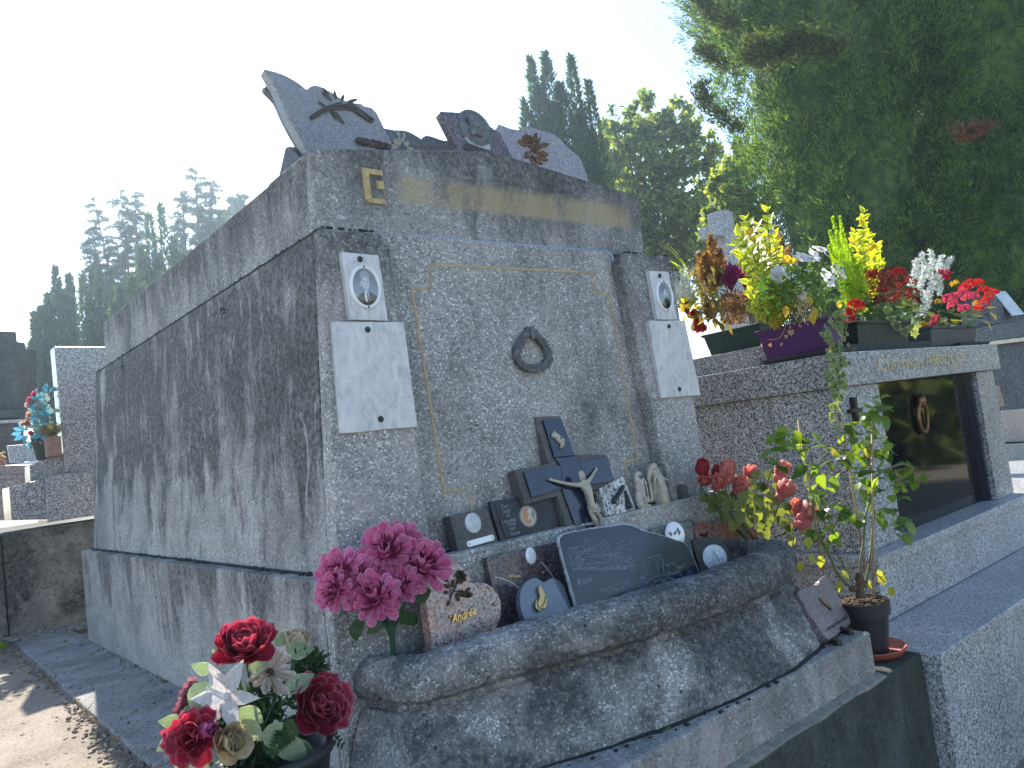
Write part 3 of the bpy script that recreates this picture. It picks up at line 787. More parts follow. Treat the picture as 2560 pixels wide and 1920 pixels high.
def m_portrait(name, woman):
    """oval black and white portrait print"""
    t = NT(name); c = t.coord()
    sx = t.n('SeparateXYZ', {'Vector': c}); X, Z = sx.outputs[0], sx.outputs[2]
    def ell(cx, cz, rx, rz, soft=0.15):
        a = t.math('DIVIDE', t.math('SUBTRACT', X, cx), rx); b = t.math('DIVIDE', t.math('SUBTRACT', Z, cz), rz)
        d = t.math('SQRT', t.math('ADD', t.math('MULTIPLY', a, a), t.math('MULTIPLY', b, b)))
        return t.ramp(d, [(1 - soft, 1.0), (min(1.0, 1 + 0.0), ), ] if False else [(max(0, 1 - soft), 1.0), (1.0, 0.0)])
    col = t.ramp(t.math('ADD', Z, 0.5), [(0.44, (0.30, 0.32, 0.35)), (0.53, (0.16, 0.175, 0.2))])
    ink = (0.012, 0.014, 0.018)
    if woman:
        col = t.mix(ell(0.004, -0.046, 0.029, 0.040), col, ink)
        col = t.mix(ell(-0.002, 0.022, 0.016, 0.019), col, (0.10, 0.105, 0.11))
        col = t.mix(ell(0.001, 0.010, 0.0105, 0.0165, .3), col, (0.42, 0.43, 0.44))
        fx, fz = 0.001, 0.012
    else:
        col = t.mix(ell(0.002, -0.052, 0.042, 0.042), col, ink)
        col = t.mix(ell(0.000, -0.024, 0.0075, 0.018), col, (0.52, 0.53, 0.54))
        col = t.mix(ell(0.003, -0.030, 0.0025, 0.018), col, (0.04, 0.042, 0.05))
        col = t.mix(ell(0.000, 0.030, 0.0155, 0.0155), col, (0.30, 0.31, 0.33))
        col = t.mix(ell(-0.014, 0.008, 0.004, 0.008), col, (0.36, 0.37, 0.38))
        col = t.mix(ell(0.000, 0.010, 0.0135, 0.0205, .3), col, (0.46, 0.47, 0.48))
        fx, fz = 0.0, 0.012
    for q in (-1, 1):
        col = t.mix(t.math('MULTIPLY', ell(fx + q * 0.0052, fz + 0.003, 0.0035, 0.0019, .6), 0.8), col, (0.05, 0.05, 0.055))
    col = t.mix(t.math('MULTIPLY', ell(fx + 0.001, fz - 0.003, 0.002, 0.005, .7), 0.45), col, (0.13, 0.13, 0.14))
    col = t.mix(t.math('MULTIPLY', ell(fx, fz - 0.0105, 0.005, 0.0016, .6), 0.7), col, (0.08, 0.08, 0.085))
    return t.done(col, 0.12, None, spec=0.5, coat=0.5)

def name_plates(side):
    yb = 1.818; th = 0.02
    P = Plate((1.0, yb - th, 1.0), -0.5)
    if side == 'l':
        up = [(0.997, 1.101), (1.110, 1.098), (1.106, 1.279), (0.994, 1.283)]; lo = [(0.931, 0.808), (1.163, 0.805), (1.160, 1.0945), (0.947, 1.0965)]
        cov = V(1.052, 0, 1.189)
        a = 'white marble plate with an oval portrait of a man in suit and tie'; b = 'blank looking white marble plate bolted below the portrait of the man'
    else:
        up = [(2.245, 1.101), (2.357, 1.101), (2.347, 1.283), (2.235, 1.282)]; lo = [(2.204, 0.815), (2.433, 0.811), (2.404, 1.0975), (2.192, 1.0975)]
        cov = V(2.302, 0, 1.190)
        a = 'white marble plate with an oval portrait of a woman in dark dress'; b = 'blank looking white marble plate bolted below the portrait of the woman'
    for pts, lab in ((up, a), (lo, b)):
        cx = sum(p[0] for p in pts) / 4; cz = sum(p[1] for p in pts) / 4
        t = thing('marble_plaque', lab, 'plaque', (cx, yb, min(p[1] for p in pts)), 'white marble plates on the pilasters')
        pp = [V(x + random.uniform(-1, 1) * .0006, yb - th, z) for x, z in pts]
        MB().prism(jag(pp, 0.0007, 0.03), (0, th, 0)).build('plate', M_MARBLE, t, bevel=0.0015)
        zt = max(p[1] for p in pts); zb = min(p[1] for p in pts)
        for z in ((zt - 0.018,) if pts is up else (zt - 0.022, zb + 0.030)):
            MB().ball((cx - 0.002 + (0.004 if z < cz else -0.004), yb - th - 0.001, z), (0.0085, 0.006, 0.0085), nu=12, nv=8).build('screw', M_SCREW, t, smooth=True)
        if pts is up:
            c = V(cov.x, yb - th, cov.z); Q = Plate(c, 0)
            fr = ring(MB(), Q, c, 0.0425, 0.0545, 0.0055, 0.0, 0.007).build('oval_frame', M_PORC, t, smooth=True)
            me = disc(MB(), Q, c, 0.0385, 0.0505, 0.001, 0.003).mesh('portrait', m_portrait('portrait_print_' + ('woman' if side == 'r' else 'man'), side == 'r'), c, True)
            link('portrait', me, t, Matrix.Translation(c))
            for dz in (0.0545, -0.0545):
                MB().ball(c + V(0, -0.007, dz), 0.003, nu=8, nv=5).build('pin', M_SCREW, t, smooth=True)
name_plates('l'); name_plates('r')

# ---- wreath on the panel
cw = V(1.663, YP - 0.012, 1.0)
wr = thing('wreath', 'small dark metal laurel wreath hung in the middle of the panel', 'wreath', cw)
Pw = Plate(cw, 0)
rows = []
N = 40
for k in range(N):
    t = 2 * math.pi * k / N
    x = 0.068 * math.sin(t); z = 0.052 * math.cos(t) - 0.002
    if math.cos(t) > 0: x *= 1 - 0.62 * math.cos(t) ** 2; z *= 1.45
    else: z *= .86
    c = cw + V(x, 0, z); a = V(x, 0, z).normalized()
    r = 0.0125 + 0.003 * math.sin(k * 2.4)
    rows.append([c + a * (r * math.cos(q * math.pi / 4)) + V(0, -1, 0) * (r * 0.9 * math.sin(q * math.pi / 4)) for q in range(8)])
rows.append(rows[0])
MB().grid(rows, True).build('ring', M_BRONZEG, wr, smooth=True)
mb = MB()
for k in range(46):
    t = 2 * math.pi * k / 46
    x = 0.068 * math.sin(t); z = 0.052 * math.cos(t) - 0.002
    if math.cos(t) > 0: x *= 1 - 0.62 * math.cos(t) ** 2; z *= 1.45
    else: z *= .86
    for q in (-1, 1):
        sgn = -1 if math.sin(t) > 0 else 1
        relief_leaf(mb, Pw, cw + V(x, -0.0135, z), math.pi / 2 - t + sgn * 1.57 + q * 0.55 + random.uniform(-.2, .2), 0.021, 0.0065, 0.004)
tag(mb.build('laurel_leaves', M_BRONZEG, wr, smooth=True), kind='stuff')
MB().box((cw.x - 0.013, YP - 0.030, 1.058), (cw.x + 0.013, YP - 0.007, 1.088)).box((cw.x - 0.008, YP - 0.034, 1.045), (cw.x + 0.008, YP - 0.031, 1.078)).build('hanger', M_BRONZEG, wr, bevel=0.003)

# ---- things standing on the ledge
ZL = 0.452
# 1 grey block with a round medal and a name strip
P = Plate((1.30, 1.795, ZL), 9, 2)
o = thing('memorial_plaque', 'grey stone block plaque with a round white medal above a white strip', 'plaque', (1.32, 1.80, ZL))
MB().prism(P.pts(k5, [(952, 524), (1213, 470), (1293, 714), (1022, 792)]), -P.n * 0.038).build('block', M_STONE, o, bevel=0.003)
c = P.pt(k5(1113, 574)); disc(MB(), P, c, 0.0285, 0.029, 0, 0.003).build('medal', M_SILVERW, o, smooth=True)
mb = MB(); mb.tube(spline([c + P.r * x * .001 + P.u * y * .001 + P.n * .004 for x, y in ((6, -14), (9, -2), (7, 8), (10, 14))], 4), [.004] * 12 + [.003], 6).ball(c + P.r * .010 + P.u * .017 + P.n * .005, .0035, nu=8, nv=5).ball(c + P.n * .0045 - P.r * .003, .003, nu=8, nv=5)
for k in range(9): mb.ball(c + P.r * random.uniform(-.018, .0) + P.u * random.uniform(-.018, .016) + P.n * .003, (.003, .003, .002), nu=6, nv=4)
mb.build('medal_relief', M_SILVERW, o, smooth=True)
a, b = P.pt(k5(1083, 720)), P.pt(k5(1240, 676)); d = (b - a).normalized(); q = P.n.cross(d)
pill = [b + (d * math.cos(t) + q * math.sin(t)) * 0.0085 for t in np.linspace(-math.pi / 2, math.pi / 2, 9)] + [a + (d * math.cos(t) + q * math.sin(t)) * 0.0085 for t in np.linspace(math.pi / 2, 1.5 * math.pi, 9)]
MB().prism([p + P.n * 0.0035 for p in pill], -P.n * 0.0034).build('name_strip', M_PORC, o, bevel=0.0008)
for p in (a, b): MB().ball(p + P.n * .0035, (.0035, .0025, .0035), nu=8, nv=6).build('screw', M_SILVERW, o, smooth=True)

# 2 dark slate with raised blackletter and a coloured picture
P = Plate((1.45, 1.80, ZL), 11, 1)
o = thing('slate_plaque', 'dark riven slate with raised gothic lettering and a small coloured oval picture', 'plaque', (1.5, 1.80, ZL))
pts = jag(P.pts(k5, [(1226, 428), (1700, 352), (1768, 628), (1310, 710)]), 0.0016, 0.010)
slab('slate', pts, P.n, 0.010, M_DARKSLATE, o, 0.002)
inner = jag(P.pts(k5, [(1262, 445), (1690, 376), (1742, 610), (1335, 680)], 0.003), 0.001, 0.012)
slab('slate_face', flatten(inner, P.p0, P.n, 0.0028), P.n, 0.0027, M_DARKSLATE, o, 0.0015)
M_LETTER = m_plain('raised_slate_letter', (0.12, 0.135, 0.16), 0.35, var=0.3, scale=60)
for txt, (x, y) in zip(('Our', 'Lady', 'of', 'Lourdes', 'bless', 'our', 'home'), ((1322, 462), (1335, 492), (1345, 522), (1352, 560), (1372, 582), (1378, 612), (1395, 646))):
    text_mesh('raised_lettering', txt, 0.0165, M_LETTER, o, P.M(k5(x, y), 0.0035), ext=0.0016, shear=0.12, offset=0.0006)
def m_picture():
    t = NT('grotto_picture'); c = t.coord()
    sx = t.n('SeparateXYZ', {'Vector': c}); X, Z = sx.outputs[0], sx.outputs[2]
    r = t.math('SQRT', t.math('ADD', t.math('MULTIPLY', X, X), t.math('MULTIPLY', Z, Z)))
    n = t.noise(t.coord((1, 1, 0.7)), 95, 4, 0.6)
    k = t.math('ADD', t.math('MULTIPLY', n, 0.7), t.math('MULTIPLY', t.math('ADD', X, 0.03), 6))
    pic = t.ramp(k, [(0.25, (0.12, 0.05, 0.02)), (0.40, (0.42, 0.22, 0.05)), (0.5, (0.5, 0.1, 0.06)), (0.56, (0.55, 0.5, 0.38)), (0.66, (0.16, 0.2, 0.12)), (0.78, (0.1, 0.16, 0.2))])
    low = t.ramp(t.math('ADD', Z, 0.5), [(0.475, 1.0), (0.488, 0.0)])
    pic = t.mix(t.math('MULTIPLY', low, 0.6), pic, t.mix(n, (0.05, 0.13, 0.14), (0.5, 0.5, 0.4)))
    halo = t.ramp(r, [(0.024, (0.42, 0.40, 0.34)), (0.036, (0.05, 0.055, 0.065))])
    return t.done(t.mix(t.ramp(r, [(0.023, 1.0), (0.027, 0.0)]), halo, pic), 0.3)
c = P.pt(k5(1492, 528), 0.0032)
link('picture', disc(MB(), P, c, 0.036, 0.034, -0.0004, 0.0004).mesh('picture', m_picture(), c, True), o, Matrix.Translation(c))

# 3 stone cross with black plates and a corpus
P = Plate((1.62, 1.775, ZL), 14, 1)
o = thing('crucifix', 'grey stone cross faced with polished black plates and a cast ivory coloured corpus', 'cross', (1.66, 1.77, ZL))
A = P.pts(kx, [(495, 337), (738, 327), (868, 688), (640, 765)])     # upper arm
pts = P.pts(kx, [(497, 337), (738, 327), (868, 690), (1163, 686), (1256, 978), (992, 1020), (1090, 1375), (812, 1395), (716, 1070), (420, 1150), (318, 826), (638, 768)])
slab('stone_cross', pts, P.n, 0.036, M_CROSSST, o, 0.003)
plates = [[(566, 378), (733, 362), (858, 702), (672, 722)], [(388, 856), (735, 790), (738, 1008), (466, 1090)], [(905, 752), (1160, 716), (1216, 936), (935, 985)], [(742, 1012), (935, 985), (1050, 1380), (880, 1392)], [(675, 728), (859, 706), (905, 752), (935, 982), (742, 1008), (736, 800)]]
for q in plates:
    slab('black_plate', P.pts(kx, q, 0.009), P.n, 0.0088, M_BLUEBLACK, o, 0.0012)
mb = MB()                                               # crumpled scroll above the figure
c = P.pt(kx(700, 555), 0.012)
def blob(mb, c, P, pieces):
    for (x, y, rx, ry, rz, rot) in pieces:
        M3 = Matrix((P.r, P.u, P.n)).transposed() @ Matrix.Rotation(R_(rot), 3, 'Z')
        mb.ball(c + P.r * x + P.u * y, (rx, ry, rz), M3, nu=10, nv=7)
blob(mb, c, P, [(-.014, .014, .012, .010, .007, 20), (-.004, .010, .016, .012, .008, -40), (.004, -.002, .014, .018, .008, 35), (.010, -.014, .011, .013, .007, 10), (.014, -.003, .006, .014, .006, 60), (-.008, .021, .005, .008, .006, 0), (.006, -.025, .013, .006, .005, 15)])
scroll = mb.build('scroll', M_IVORY, o, smooth=True)
rm = scroll.modifiers.new('remesh', 'REMESH'); rm.mode = 'VOXEL'; rm.voxel_size = 0.0016; rm.use_smooth_shade = True
MB().ball(c + P.n * .010 + P.r * .003, .0028, nu=8, nv=5).build('screw', M_SCREW, o)

def skin_body(name, verts, edges, radii, mat, parent, root=0, sub=2):
    me = bpy.data.meshes.new(name)
    org = WM[parent].translation if parent is not None else V(0, 0, 0)
    me.from_pydata([tuple(Vector(v) - org) for v in verts], edges, [])
    ob = link(name, me, parent)
    sk = ob.modifiers.new('skin', 'SKIN'); sk.use_smooth_shade = True
    for i, r in enumerate(radii):
        sv = me.skin_vertices[0].data[i]
        sv.radius = r if hasattr(r, '__len__') else (r, r); sv.use_root = (i == root)
    ss = ob.modifiers.new('sub', 'SUBSURF'); ss.levels = sub; ss.render_levels = sub
    dg = bpy.context.evaluated_depsgraph_get()
    nm = bpy.data.meshes.new_from_object(ob.evaluated_get(dg))
    ob.modifiers.clear(); ob.data = nm; nm.name = name
    nm.materials.clear(); nm.materials.append(mat)
    nm.polygons.foreach_set('use_smooth', [True] * len(nm.polygons))
    return ob
def kxp(x, y, out): return P.pt(kx(x, y), out)
vs = [kxp(985, 1190, .026), kxp(965, 1120, .027), kxp(940, 1050, .030), kxp(905, 985, .030), kxp(882, 950, .034), kxp(862, 918, .040), kxp(848, 893, .040),
      kxp(850, 990, .026), kxp(760, 975, .022), kxp(690, 955, .019), kxp(640, 938, .016), kxp(607, 925, .014),
      kxp(950, 950, .026), kxp(982, 915, .022), kxp(1010, 878, .019), kxp(1035, 845, .016), kxp(1048, 822, .014),
      kxp(965, 1235, .028), kxp(985, 1300, .034), kxp(1020, 1350, .028), kxp(1050, 1400, .022), kxp(1010, 1235, .028), kxp(1050, 1300, .034), kxp(1062, 1350, .027), kxp(1070, 1400, .022)]
es = [(0, 1), (1, 2), (2, 3), (3, 4), (4, 5), (5, 6), (3, 7), (7, 8), (8, 9), (9, 10), (10, 11), (3, 12), (12, 13), (13, 14), (14, 15), (15, 16), (0, 17), (17, 18), (18, 19), (19, 20), (0, 21), (21, 22), (22, 23), (23, 24)]
rr = [.0125, .0115, .0155, .0125, .0055, .0088, .0078, .0075, .0058, .0052, .0042, .0052, .0075, .0058, .0052, .0042, .0052, .0085, .0088, .0062, .0052, .0085, .0088, .0062, .0052]
skin_body('figure', vs, es, rr, M_IVORY, o, 0)
mb = MB(); hc = kxp(856, 905, .041)
blob(mb, hc, P, [(-.0015, .004, .0098, .0085, .009, 0), (-.008, -.001, .0042, .010, .006, 10), (.008, -.002, .0042, .010, .006, -10), (-.009, -.010, .0036, .008, .005, 0), (.0085, -.011, .0036, .008, .005, 0), (0, -.009, .0045, .006, .006, 0)])
mb.build('hair_and_beard', M_IVORY, o, smooth=True)
mb = MB(); hp = kxp(985, 1200, .028)
for k in range(7):
    yy = -0.004 * k + .008
    mb.tube(spline([hp + P.r * (.017 * math.cos(t)) + P.u * (yy + .003 * math.sin(3 * t + k)) + P.n * (.013 * math.sin(t) + .001 * k % 2) for t in np.linspace(0, 2 * math.pi, 9)], 3), .0032, 6)
mb.tube([hp + P.r * -.015 + P.u * .0, hp + P.r * -.020 + P.u * -.014 + P.n * .004, hp + P.r * -.018 + P.u * -.026 + P.n * .004], [.005, .0055, .002], 7)
mb.build('loincloth', M_IVORY, o, smooth=True)

# 4 white speckled plaque with a dark roll and a small figure on it
P = Plate((1.95, 1.785, ZL), 11, 2)
o = thing('memorial_plaque', 'small white speckled stone plaque with a dark rod and tiny dark figure', 'plaque', (1.97, 1.785, ZL))
slab('block', P.pts(kx, [(1108, 1012), (1330, 880), (1432, 1192), (1168, 1268)][0:0] + [(1098, 1000), (1322, 884), (1436, 1192), (1172, 1266)]), P.n, 0.03, M_WHITESP, o, 0.002)
a, b = P.pt(kx(1308, 978), .007), P.pt(kx(1212, 1140), .007)
mb = MB(); mb.tube([a.lerp(b, t) + rdir() * .0006 for t in np.linspace(0, 1, 14)], [.0045] + [.0072 + .0008 * (k % 2) for k in range(12)] + [.0045], 9)
mb.build('dark_rod', M_SCREW, o, smooth=True)
a, b = P.pt(kx(1330, 1040), .006), P.pt(kx(1378, 1185), .006)
mb = MB(); mb.tube([a, a.lerp(b, .25), a.lerp(b, .55), a.lerp(b, .85), b], [.0035, .006, .0068, .0085, .009], 9).ball(a - (b - a).normalized() * .003, .0045, nu=8, nv=6)
d = P.pt(kx(1340, 1120), .005); mb.tube([d, P.pt(kx(1352, 1190), .005)], [.004, .006], 7)
mb.build('small_figure', M_SCREW, o, smooth=True)

# 5 and 6 two statuettes
def kxz(x, y, yy): return at(*kx(x, y), 1, yy)
o = thing('statuette', 'worn cream statuette with deep folds, left of the robed figure', 'statuette', kxz(1490, 1180, 1.79))
mb = MB(); Pq = Plate((2.1, 1.79, ZL), 5, 0)
for (x, y, rx, ry, rz, rot) in ((1430, 870, .012, .010, .010, 10), (1450, 868, .013, .008, .010, -30), (1425, 930, .012, .020, .012, 8), (1460, 960, .011, .022, .012, 10), (1440, 1010, .013, .020, .013, 5), (1475, 1050, .011, .024, .012, 10), (1440, 1090, .011, .024, .011, 0), (1500, 1110, .010, .022, .011, 10), (1460, 1150, .016, .012, .014, 0), (1530, 1165, .016, .007, .011, 5), (1490, 1172, .024, .008, .014, 8)):
    c = at_plane(*kx(x, y), Pq.p0, Pq.n) + Pq.n * .008; blob(mb, c, Pq, [(0, 0, rx, ry, rz, rot)])
for k in range(7):
    x0 = 1400 + k * 14; c0 = at_plane(*kx(x0 + 20, 900 + 20 * (k % 3)), Pq.p0, Pq.n) + Pq.n * .019; c1 = at_plane(*kx(x0 + 60, 1130), Pq.p0, Pq.n) + Pq.n * .019
    mb.tube(spline([c0, c0.lerp(c1, .5) + Pq.r * .004 * (-1) ** k, c1], 4), .003, 5)
st = mb.build('figure', M_IVORY, o, smooth=True)
rm = st.modifiers.new('remesh', 'REMESH'); rm.mode = 'VOXEL'; rm.voxel_size = 0.0022; rm.use_smooth_shade = True
o = thing('statuette', 'cream statuette of a robed veiled woman with open arms, rightmost on the ledge', 'statuette', kxz(1630, 1155, 1.79))
mb = MB(); Pq = Plate((2.2, 1.79, ZL), 3, 0)
def kq_(x, y, o_=.01): return at_plane(*kx(x, y), Pq.p0, Pq.n) + Pq.n * o_
mb.tube(spline([kq_(1597, 845), kq_(1605, 890), kq_(1622, 960), kq_(1640, 1050), kq_(1650, 1135)], 4), [.010] * 4 + [.014] * 4 + [.017] * 4 + [.020] * 5, 12)
mb.ball(kq_(1582, 800, .012), (.0095, .0095, .0125), nu=10, nv=8)
mb.tube(spline([kq_(1578, 778, .006), kq_(1555, 830, .006), kq_(1550, 900, .004), kq_(1568, 1000, .002), kq_(1580, 1120, .002)], 4), [.006, .008, .009, .010, .009, .009, .009, .009, .008, .008, .008, .008, .008, .008, .008, .007, .006], 8)
mb.tube(spline([kq_(1600, 790, .004), kq_(1640, 860, .002), kq_(1675, 930, .002), kq_(1690, 1010, .0), kq_(1700, 1110, .0)], 4), [.006, .007, .008, .009, .010, .010, .010, .009, .009, .009, .009, .008, .008, .008, .008, .007, .006], 8)
mb.tube([kq_(1620, 880, .016), kq_(1650, 915, .022), kq_(1675, 925, .026)], [.006, .005, .004], 7)
mb.tube([kq_(1580, 880, .018), kq_(1565, 915, .024), kq_(1558, 945, .026)], [.006, .005, .004], 7)
for k in range(6): mb.tube(spline([kq_(1588 + k * 9, 900, .024), kq_(1605 + k * 12, 1010, .028), kq_(1605 + k * 17, 1130, .030)], 4), .0026, 5)
mb.tube([kq_(1640, 1140, .012), kq_(1646, 1160, .012)], [.026, .027], 12)
mb.ball(kq_(1602, 865, .004), (.017, .010, .034), nu=12, nv=9).ball(kq_(1625, 960, .004), (.022, .011, .046), Matrix.Rotation(.0, 3, 'Y'), nu=12, nv=9).ball(kq_(1640, 1060, .0), (.024, .011, .040), nu=12, nv=9)
st = mb.build('figure', M_IVORY, o, smooth=True)
rm = st.modifiers.new('remesh', 'REMESH'); rm.mode = 'VOXEL'; rm.voxel_size = 0.0020; rm.use_smooth_shade = True
o = MB().hexa([V(2.215, 1.77, ZL), V(2.25, 1.77, ZL), V(2.25, 1.80, ZL), V(2.215, 1.80, ZL), V(2.22, 1.775, ZL + .05), V(2.247, 1.775, ZL + .046), V(2.247, 1.80, ZL + .046), V(2.22, 1.80, ZL + .05)]).build('stone_chip', M_STONE, bevel=0.004, org=(2.23, 1.785, ZL))
tag(o, 'small dark stone chip beside the foot of the right pilaster', 'stone')

# ---- things standing in the planter
ZP = 0.176
# 7 pink heart
P = Plate((1.05, 1.63, ZP), 10, 4)
o = thing('heart_plaque', 'pink granite heart shaped plaque with a bronze rose and gilt script', 'plaque', P.pt(k5(1000, 1470)))
out = [(850, 1500), (832, 1400), (812, 1290), (798, 1180), (788, 1050), (800, 930), (840, 850), (900, 822), (960, 826), (1020, 858), (1065, 905), (1095, 950), (1110, 988), (1150, 982), (1200, 990), (1250, 1018), (1290, 1070), (1310, 1130), (1308, 1210), (1285, 1290), (1240, 1370), (1190, 1430), (1120, 1520)]
slab('stone', spline(P.pts(k5, out), 3, True), P.n, 0.032, M_PINKG, o, 0.003)
mb = MB(); c = P.pt(k5(985, 1030))
relief_rose(mb, P, P.pt(k5(1025, 945), .003), 0.017, .006)
stem(mb, P, c, [(-.030, -.030), (-.015, -.012), (.002, .004), (.016, .022)], 1, .0018, .004)
stem(mb, P, c, [(-.020, -.018), (-.016, .005), (-.018, .03)], 1, .0014, .004)
stem(mb, P, c, [(-.010, -.006), (.015, -.008), (.034, -.016)], 1, .0014, .004)
for (x, y, ang, L) in ((-.019, .022, 1.9, .020), (-.017, .008, 2.6, .018), (-.022, -.004, 2.9, .016), (-.006, .004, 1.2, .02), (.010, -.006, -1.2, .02), (.002, -.01, -1.6, .022), (.020, -.010, -1.0, .022), (.030, -.016, -.5, .02), (.034, -.014, .4, .016), (-.026, -.024, -2.2, .014), (.012, .012, .3, .016)):
    relief_leaf(mb, P, c + P.r * x + P.u * y + P.n * .002, ang, L, L * .3, .005)
mb.ball(P.pt(k5(1078, 1075), .006), (.008, .010, .006), nu=8, nv=6)
mb.build('bronze_rose', M_BRONZE, o, smooth=True)
for uv in ((1258, 1136), (1237, 1305), (915, 1400), (950, 1222)):
    MB().ball(P.pt(k5(*uv), .004), (.0045, .0055, .0045), nu=10, nv=6).tube([P.pt(k5(*uv), 0), P.pt(k5(*uv), .004)], .003, 8).build('gilt_screw', M_GOLD, o, smooth=True)
text_mesh('gilt_script', 'Andrée', 0.027, M_GOLD, o, P.M(k5(1040, 1214), 0.004, 0.03), ext=0.0015, shear=0.35, offset=0.0004)

# 8 dark plum plaque behind the hearts
P = Plate((1.36, 1.712, ZP), 7, 2)
o = thing('memorial_plaque', 'dark plum granite plaque with a thin pale curved line, behind the two hearts', 'plaque', P.pt(k5(1450, 1380)))
slab('stone', P.pts(k5, [(1205, 815), (1690, 705), (1830, 1240), (1345, 1440)]), P.n, 0.02, M_PLUMG, o, 0.002)
mb = MB(); mb.tube(spline(P.pts(k5, [(1262, 945), (1330, 965), (1400, 1000), (1450, 1040)], .001), 4), .0011, 5).tube(spline(P.pts(k5, [(1580, 840), (1640, 910), (1670, 955)], .001), 4), .0011, 5)
mb.build('pale_line', M_PORC, o)
mb = MB()
for x0, y0_ in ((1355, 942), (1400, 946), (1590, 918)):
    for k in range(3 if x0 < 1500 else 1):
        mb.tube(spline(P.pts(k5, [(x0 + 14 * k, y0_ + 8 - k), (x0 + 6 + 14 * k, y0_ - 12), (x0 + 8 + 14 * k, y0_ + 6), (x0 + 14 + 14 * k, y0_)], .001), 4), .0010, 5)
mb.build('gilt_script', M_GOLD, o)
disc(MB(), P, P.pt(k5(1512, 800)), .020, .024, 0, .003).build('porcelain_oval', M_PORC, o, smooth=True)
mb = MB(); c = P.pt(k5(1380, 1125)); mb.tube(spline([c + P.r * x * .001 + P.u * y * .001 + P.n * .004 for x, y in ((-14, 0), (-6, 10), (6, 11), (10, 4), (2, -2), (-8, -8), (4, -12), (12, -10))], 4), .0018, 5)
mb.build('gilt_ornament', M_BRONZE, o)

# 9 black heart with gilt bird
P = Plate((1.36, 1.58, ZP), 24, 3)
o = thing('heart_plaque', 'polished black heart shaped plaque with a gilt swan, tinted bluish for the sky it reflects', 'plaque', P.pt(k5(1600, 1300)))
out = [(1520, 1345), (1505, 1300), (1492, 1270), (1462, 1220), (1440, 1150), (1438, 1070), (1462, 1000), (1510, 960), (1560, 955), (1605, 982), (1650, 955), (1690, 958), (1735, 1000), (1765, 1070), (1790, 1140), (1835, 1240), (1850, 1310)]
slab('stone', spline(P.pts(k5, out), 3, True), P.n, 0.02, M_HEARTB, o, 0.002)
bird = [(1562, 1008), (1578, 1030), (1600, 1075), (1610, 1105), (1612, 1140), (1600, 1175), (1585, 1170), (1572, 1192), (1545, 1180), (1530, 1150), (1536, 1120), (1556, 1100), (1562, 1080), (1552, 1045)]
slab('gilt_swan', spline(P.pts(k5, bird, 0.010), 3, True), P.n, 0.004, M_GOLD, o, 0.0018, 3)
mb = MB(); mb.tube(spline(P.pts(k5, [(1560, 1100), (1545, 1130), (1552, 1165), (1575, 1180)], .0105), 4), .0012, 5).tube(spline(P.pts(k5, [(1600, 1090), (1592, 1130), (1570, 1165)], .0105), 4), .0012, 5)
mb.build('swan_outline', M_BRONZE, o)

# 10 large engraved slate
P = Plate((1.62, 1.590, ZP), 15, 2)
o = thing('engraved_slate', 'large dark slate with chipped pale rim, engraved machines, a name and years', 'plaque', P.pt(ks(800, 1000)))
out = [(385, 1090), (330, 985), (282, 820), (232, 640), (190, 480), (168, 395), (168, 345), (200, 312), (280, 290), (450, 258), (620, 232), (760, 208), (850, 224), (960, 274), (1100, 310), (1220, 352), (1330, 388), (1382, 440), (1422, 540), (1462, 640), (1498, 730), (1540, 850), (1000, 1100), (700, 1200), (450, 1230)]
rim = jag(P.pts(ks, out), 0.0016, 0.007)
slab('slate', rim, P.n, 0.010, M_SLATEEDGE, o, 0.003)
cen = sum((p for p in rim), V(0, 0, 0)) / len(rim)
face = []
for p in jag(P.pts(ks, out), 0.0006, 0.007):
    d = cen - p; face.append(p + d.normalized() * 0.0062 + P.n * 0.0012)
slab('polished_face', flatten(face, P.p0, P.n, 0.0012), P.n, 0.0011, M_SLATE, o, 0)
def engrave(lines, r=0.00055, mb=None):
    mb = mb or MB()
    for L in lines:
        mb.tube(P.pts(ks, L, 0.0014), r, 4, False)
    return mb
def circ(x, y, rx, ry, n=18): return [(x + rx * math.cos(2 * math.pi * k / n), y + ry * math.sin(2 * math.pi * k / n)) for k in range(n + 1)]
def hatch(x0, y0, x1, y1, n, sl=-0.12, wob=6):
    L = []
    for i in range(n):
        a, b = random.uniform(x0, x1), random.uniform(y0, y1)
        l = random.uniform(10, 46)
        L.append([(a, b), (a + l * .5, b + sl * l * .5 + random.uniform(-wob, wob)), (a + l, b + sl * l + random.uniform(-wob, wob))])
    return L
lines = [circ(362, 570, 38, 48), circ(362, 570, 26, 33), circ(362, 570, 12, 15), circ(700, 555, 62, 76), circ(700, 555, 48, 60), circ(700, 555, 32, 40), circ(700, 555, 14, 18),
         [(268, 450), (330, 435), (350, 520), (300, 560), (272, 500), (268, 450)], [(330, 440), (365, 430), (400, 430), (425, 362), (470, 380), (505, 440), (555, 410), (570, 380), (600, 370), (615, 400), (650, 430), (660, 480)], [(425, 362), (440, 420), (505, 440), (520, 520), (640, 505)],
         [(400, 430), (420, 520), (520, 525), (530, 590), (420, 600)], [(530, 590), (640, 570), (645, 500)], [(660, 470), (720, 460), (790, 510), (845, 545), (850, 575), (810, 600), (760, 560)], [(560, 440), (640, 425), (650, 500), (570, 515), (560, 440)], [(280, 590), (330, 600)], [(272, 500), (285, 590)],
         circ(835, 562, 16, 26, 12), [(290, 635), (400, 625), (550, 640), (700, 610), (890, 600)], [(300, 645), (450, 640), (600, 648), (760, 625), (880, 608)], circ(590, 395, 22, 24, 12)]
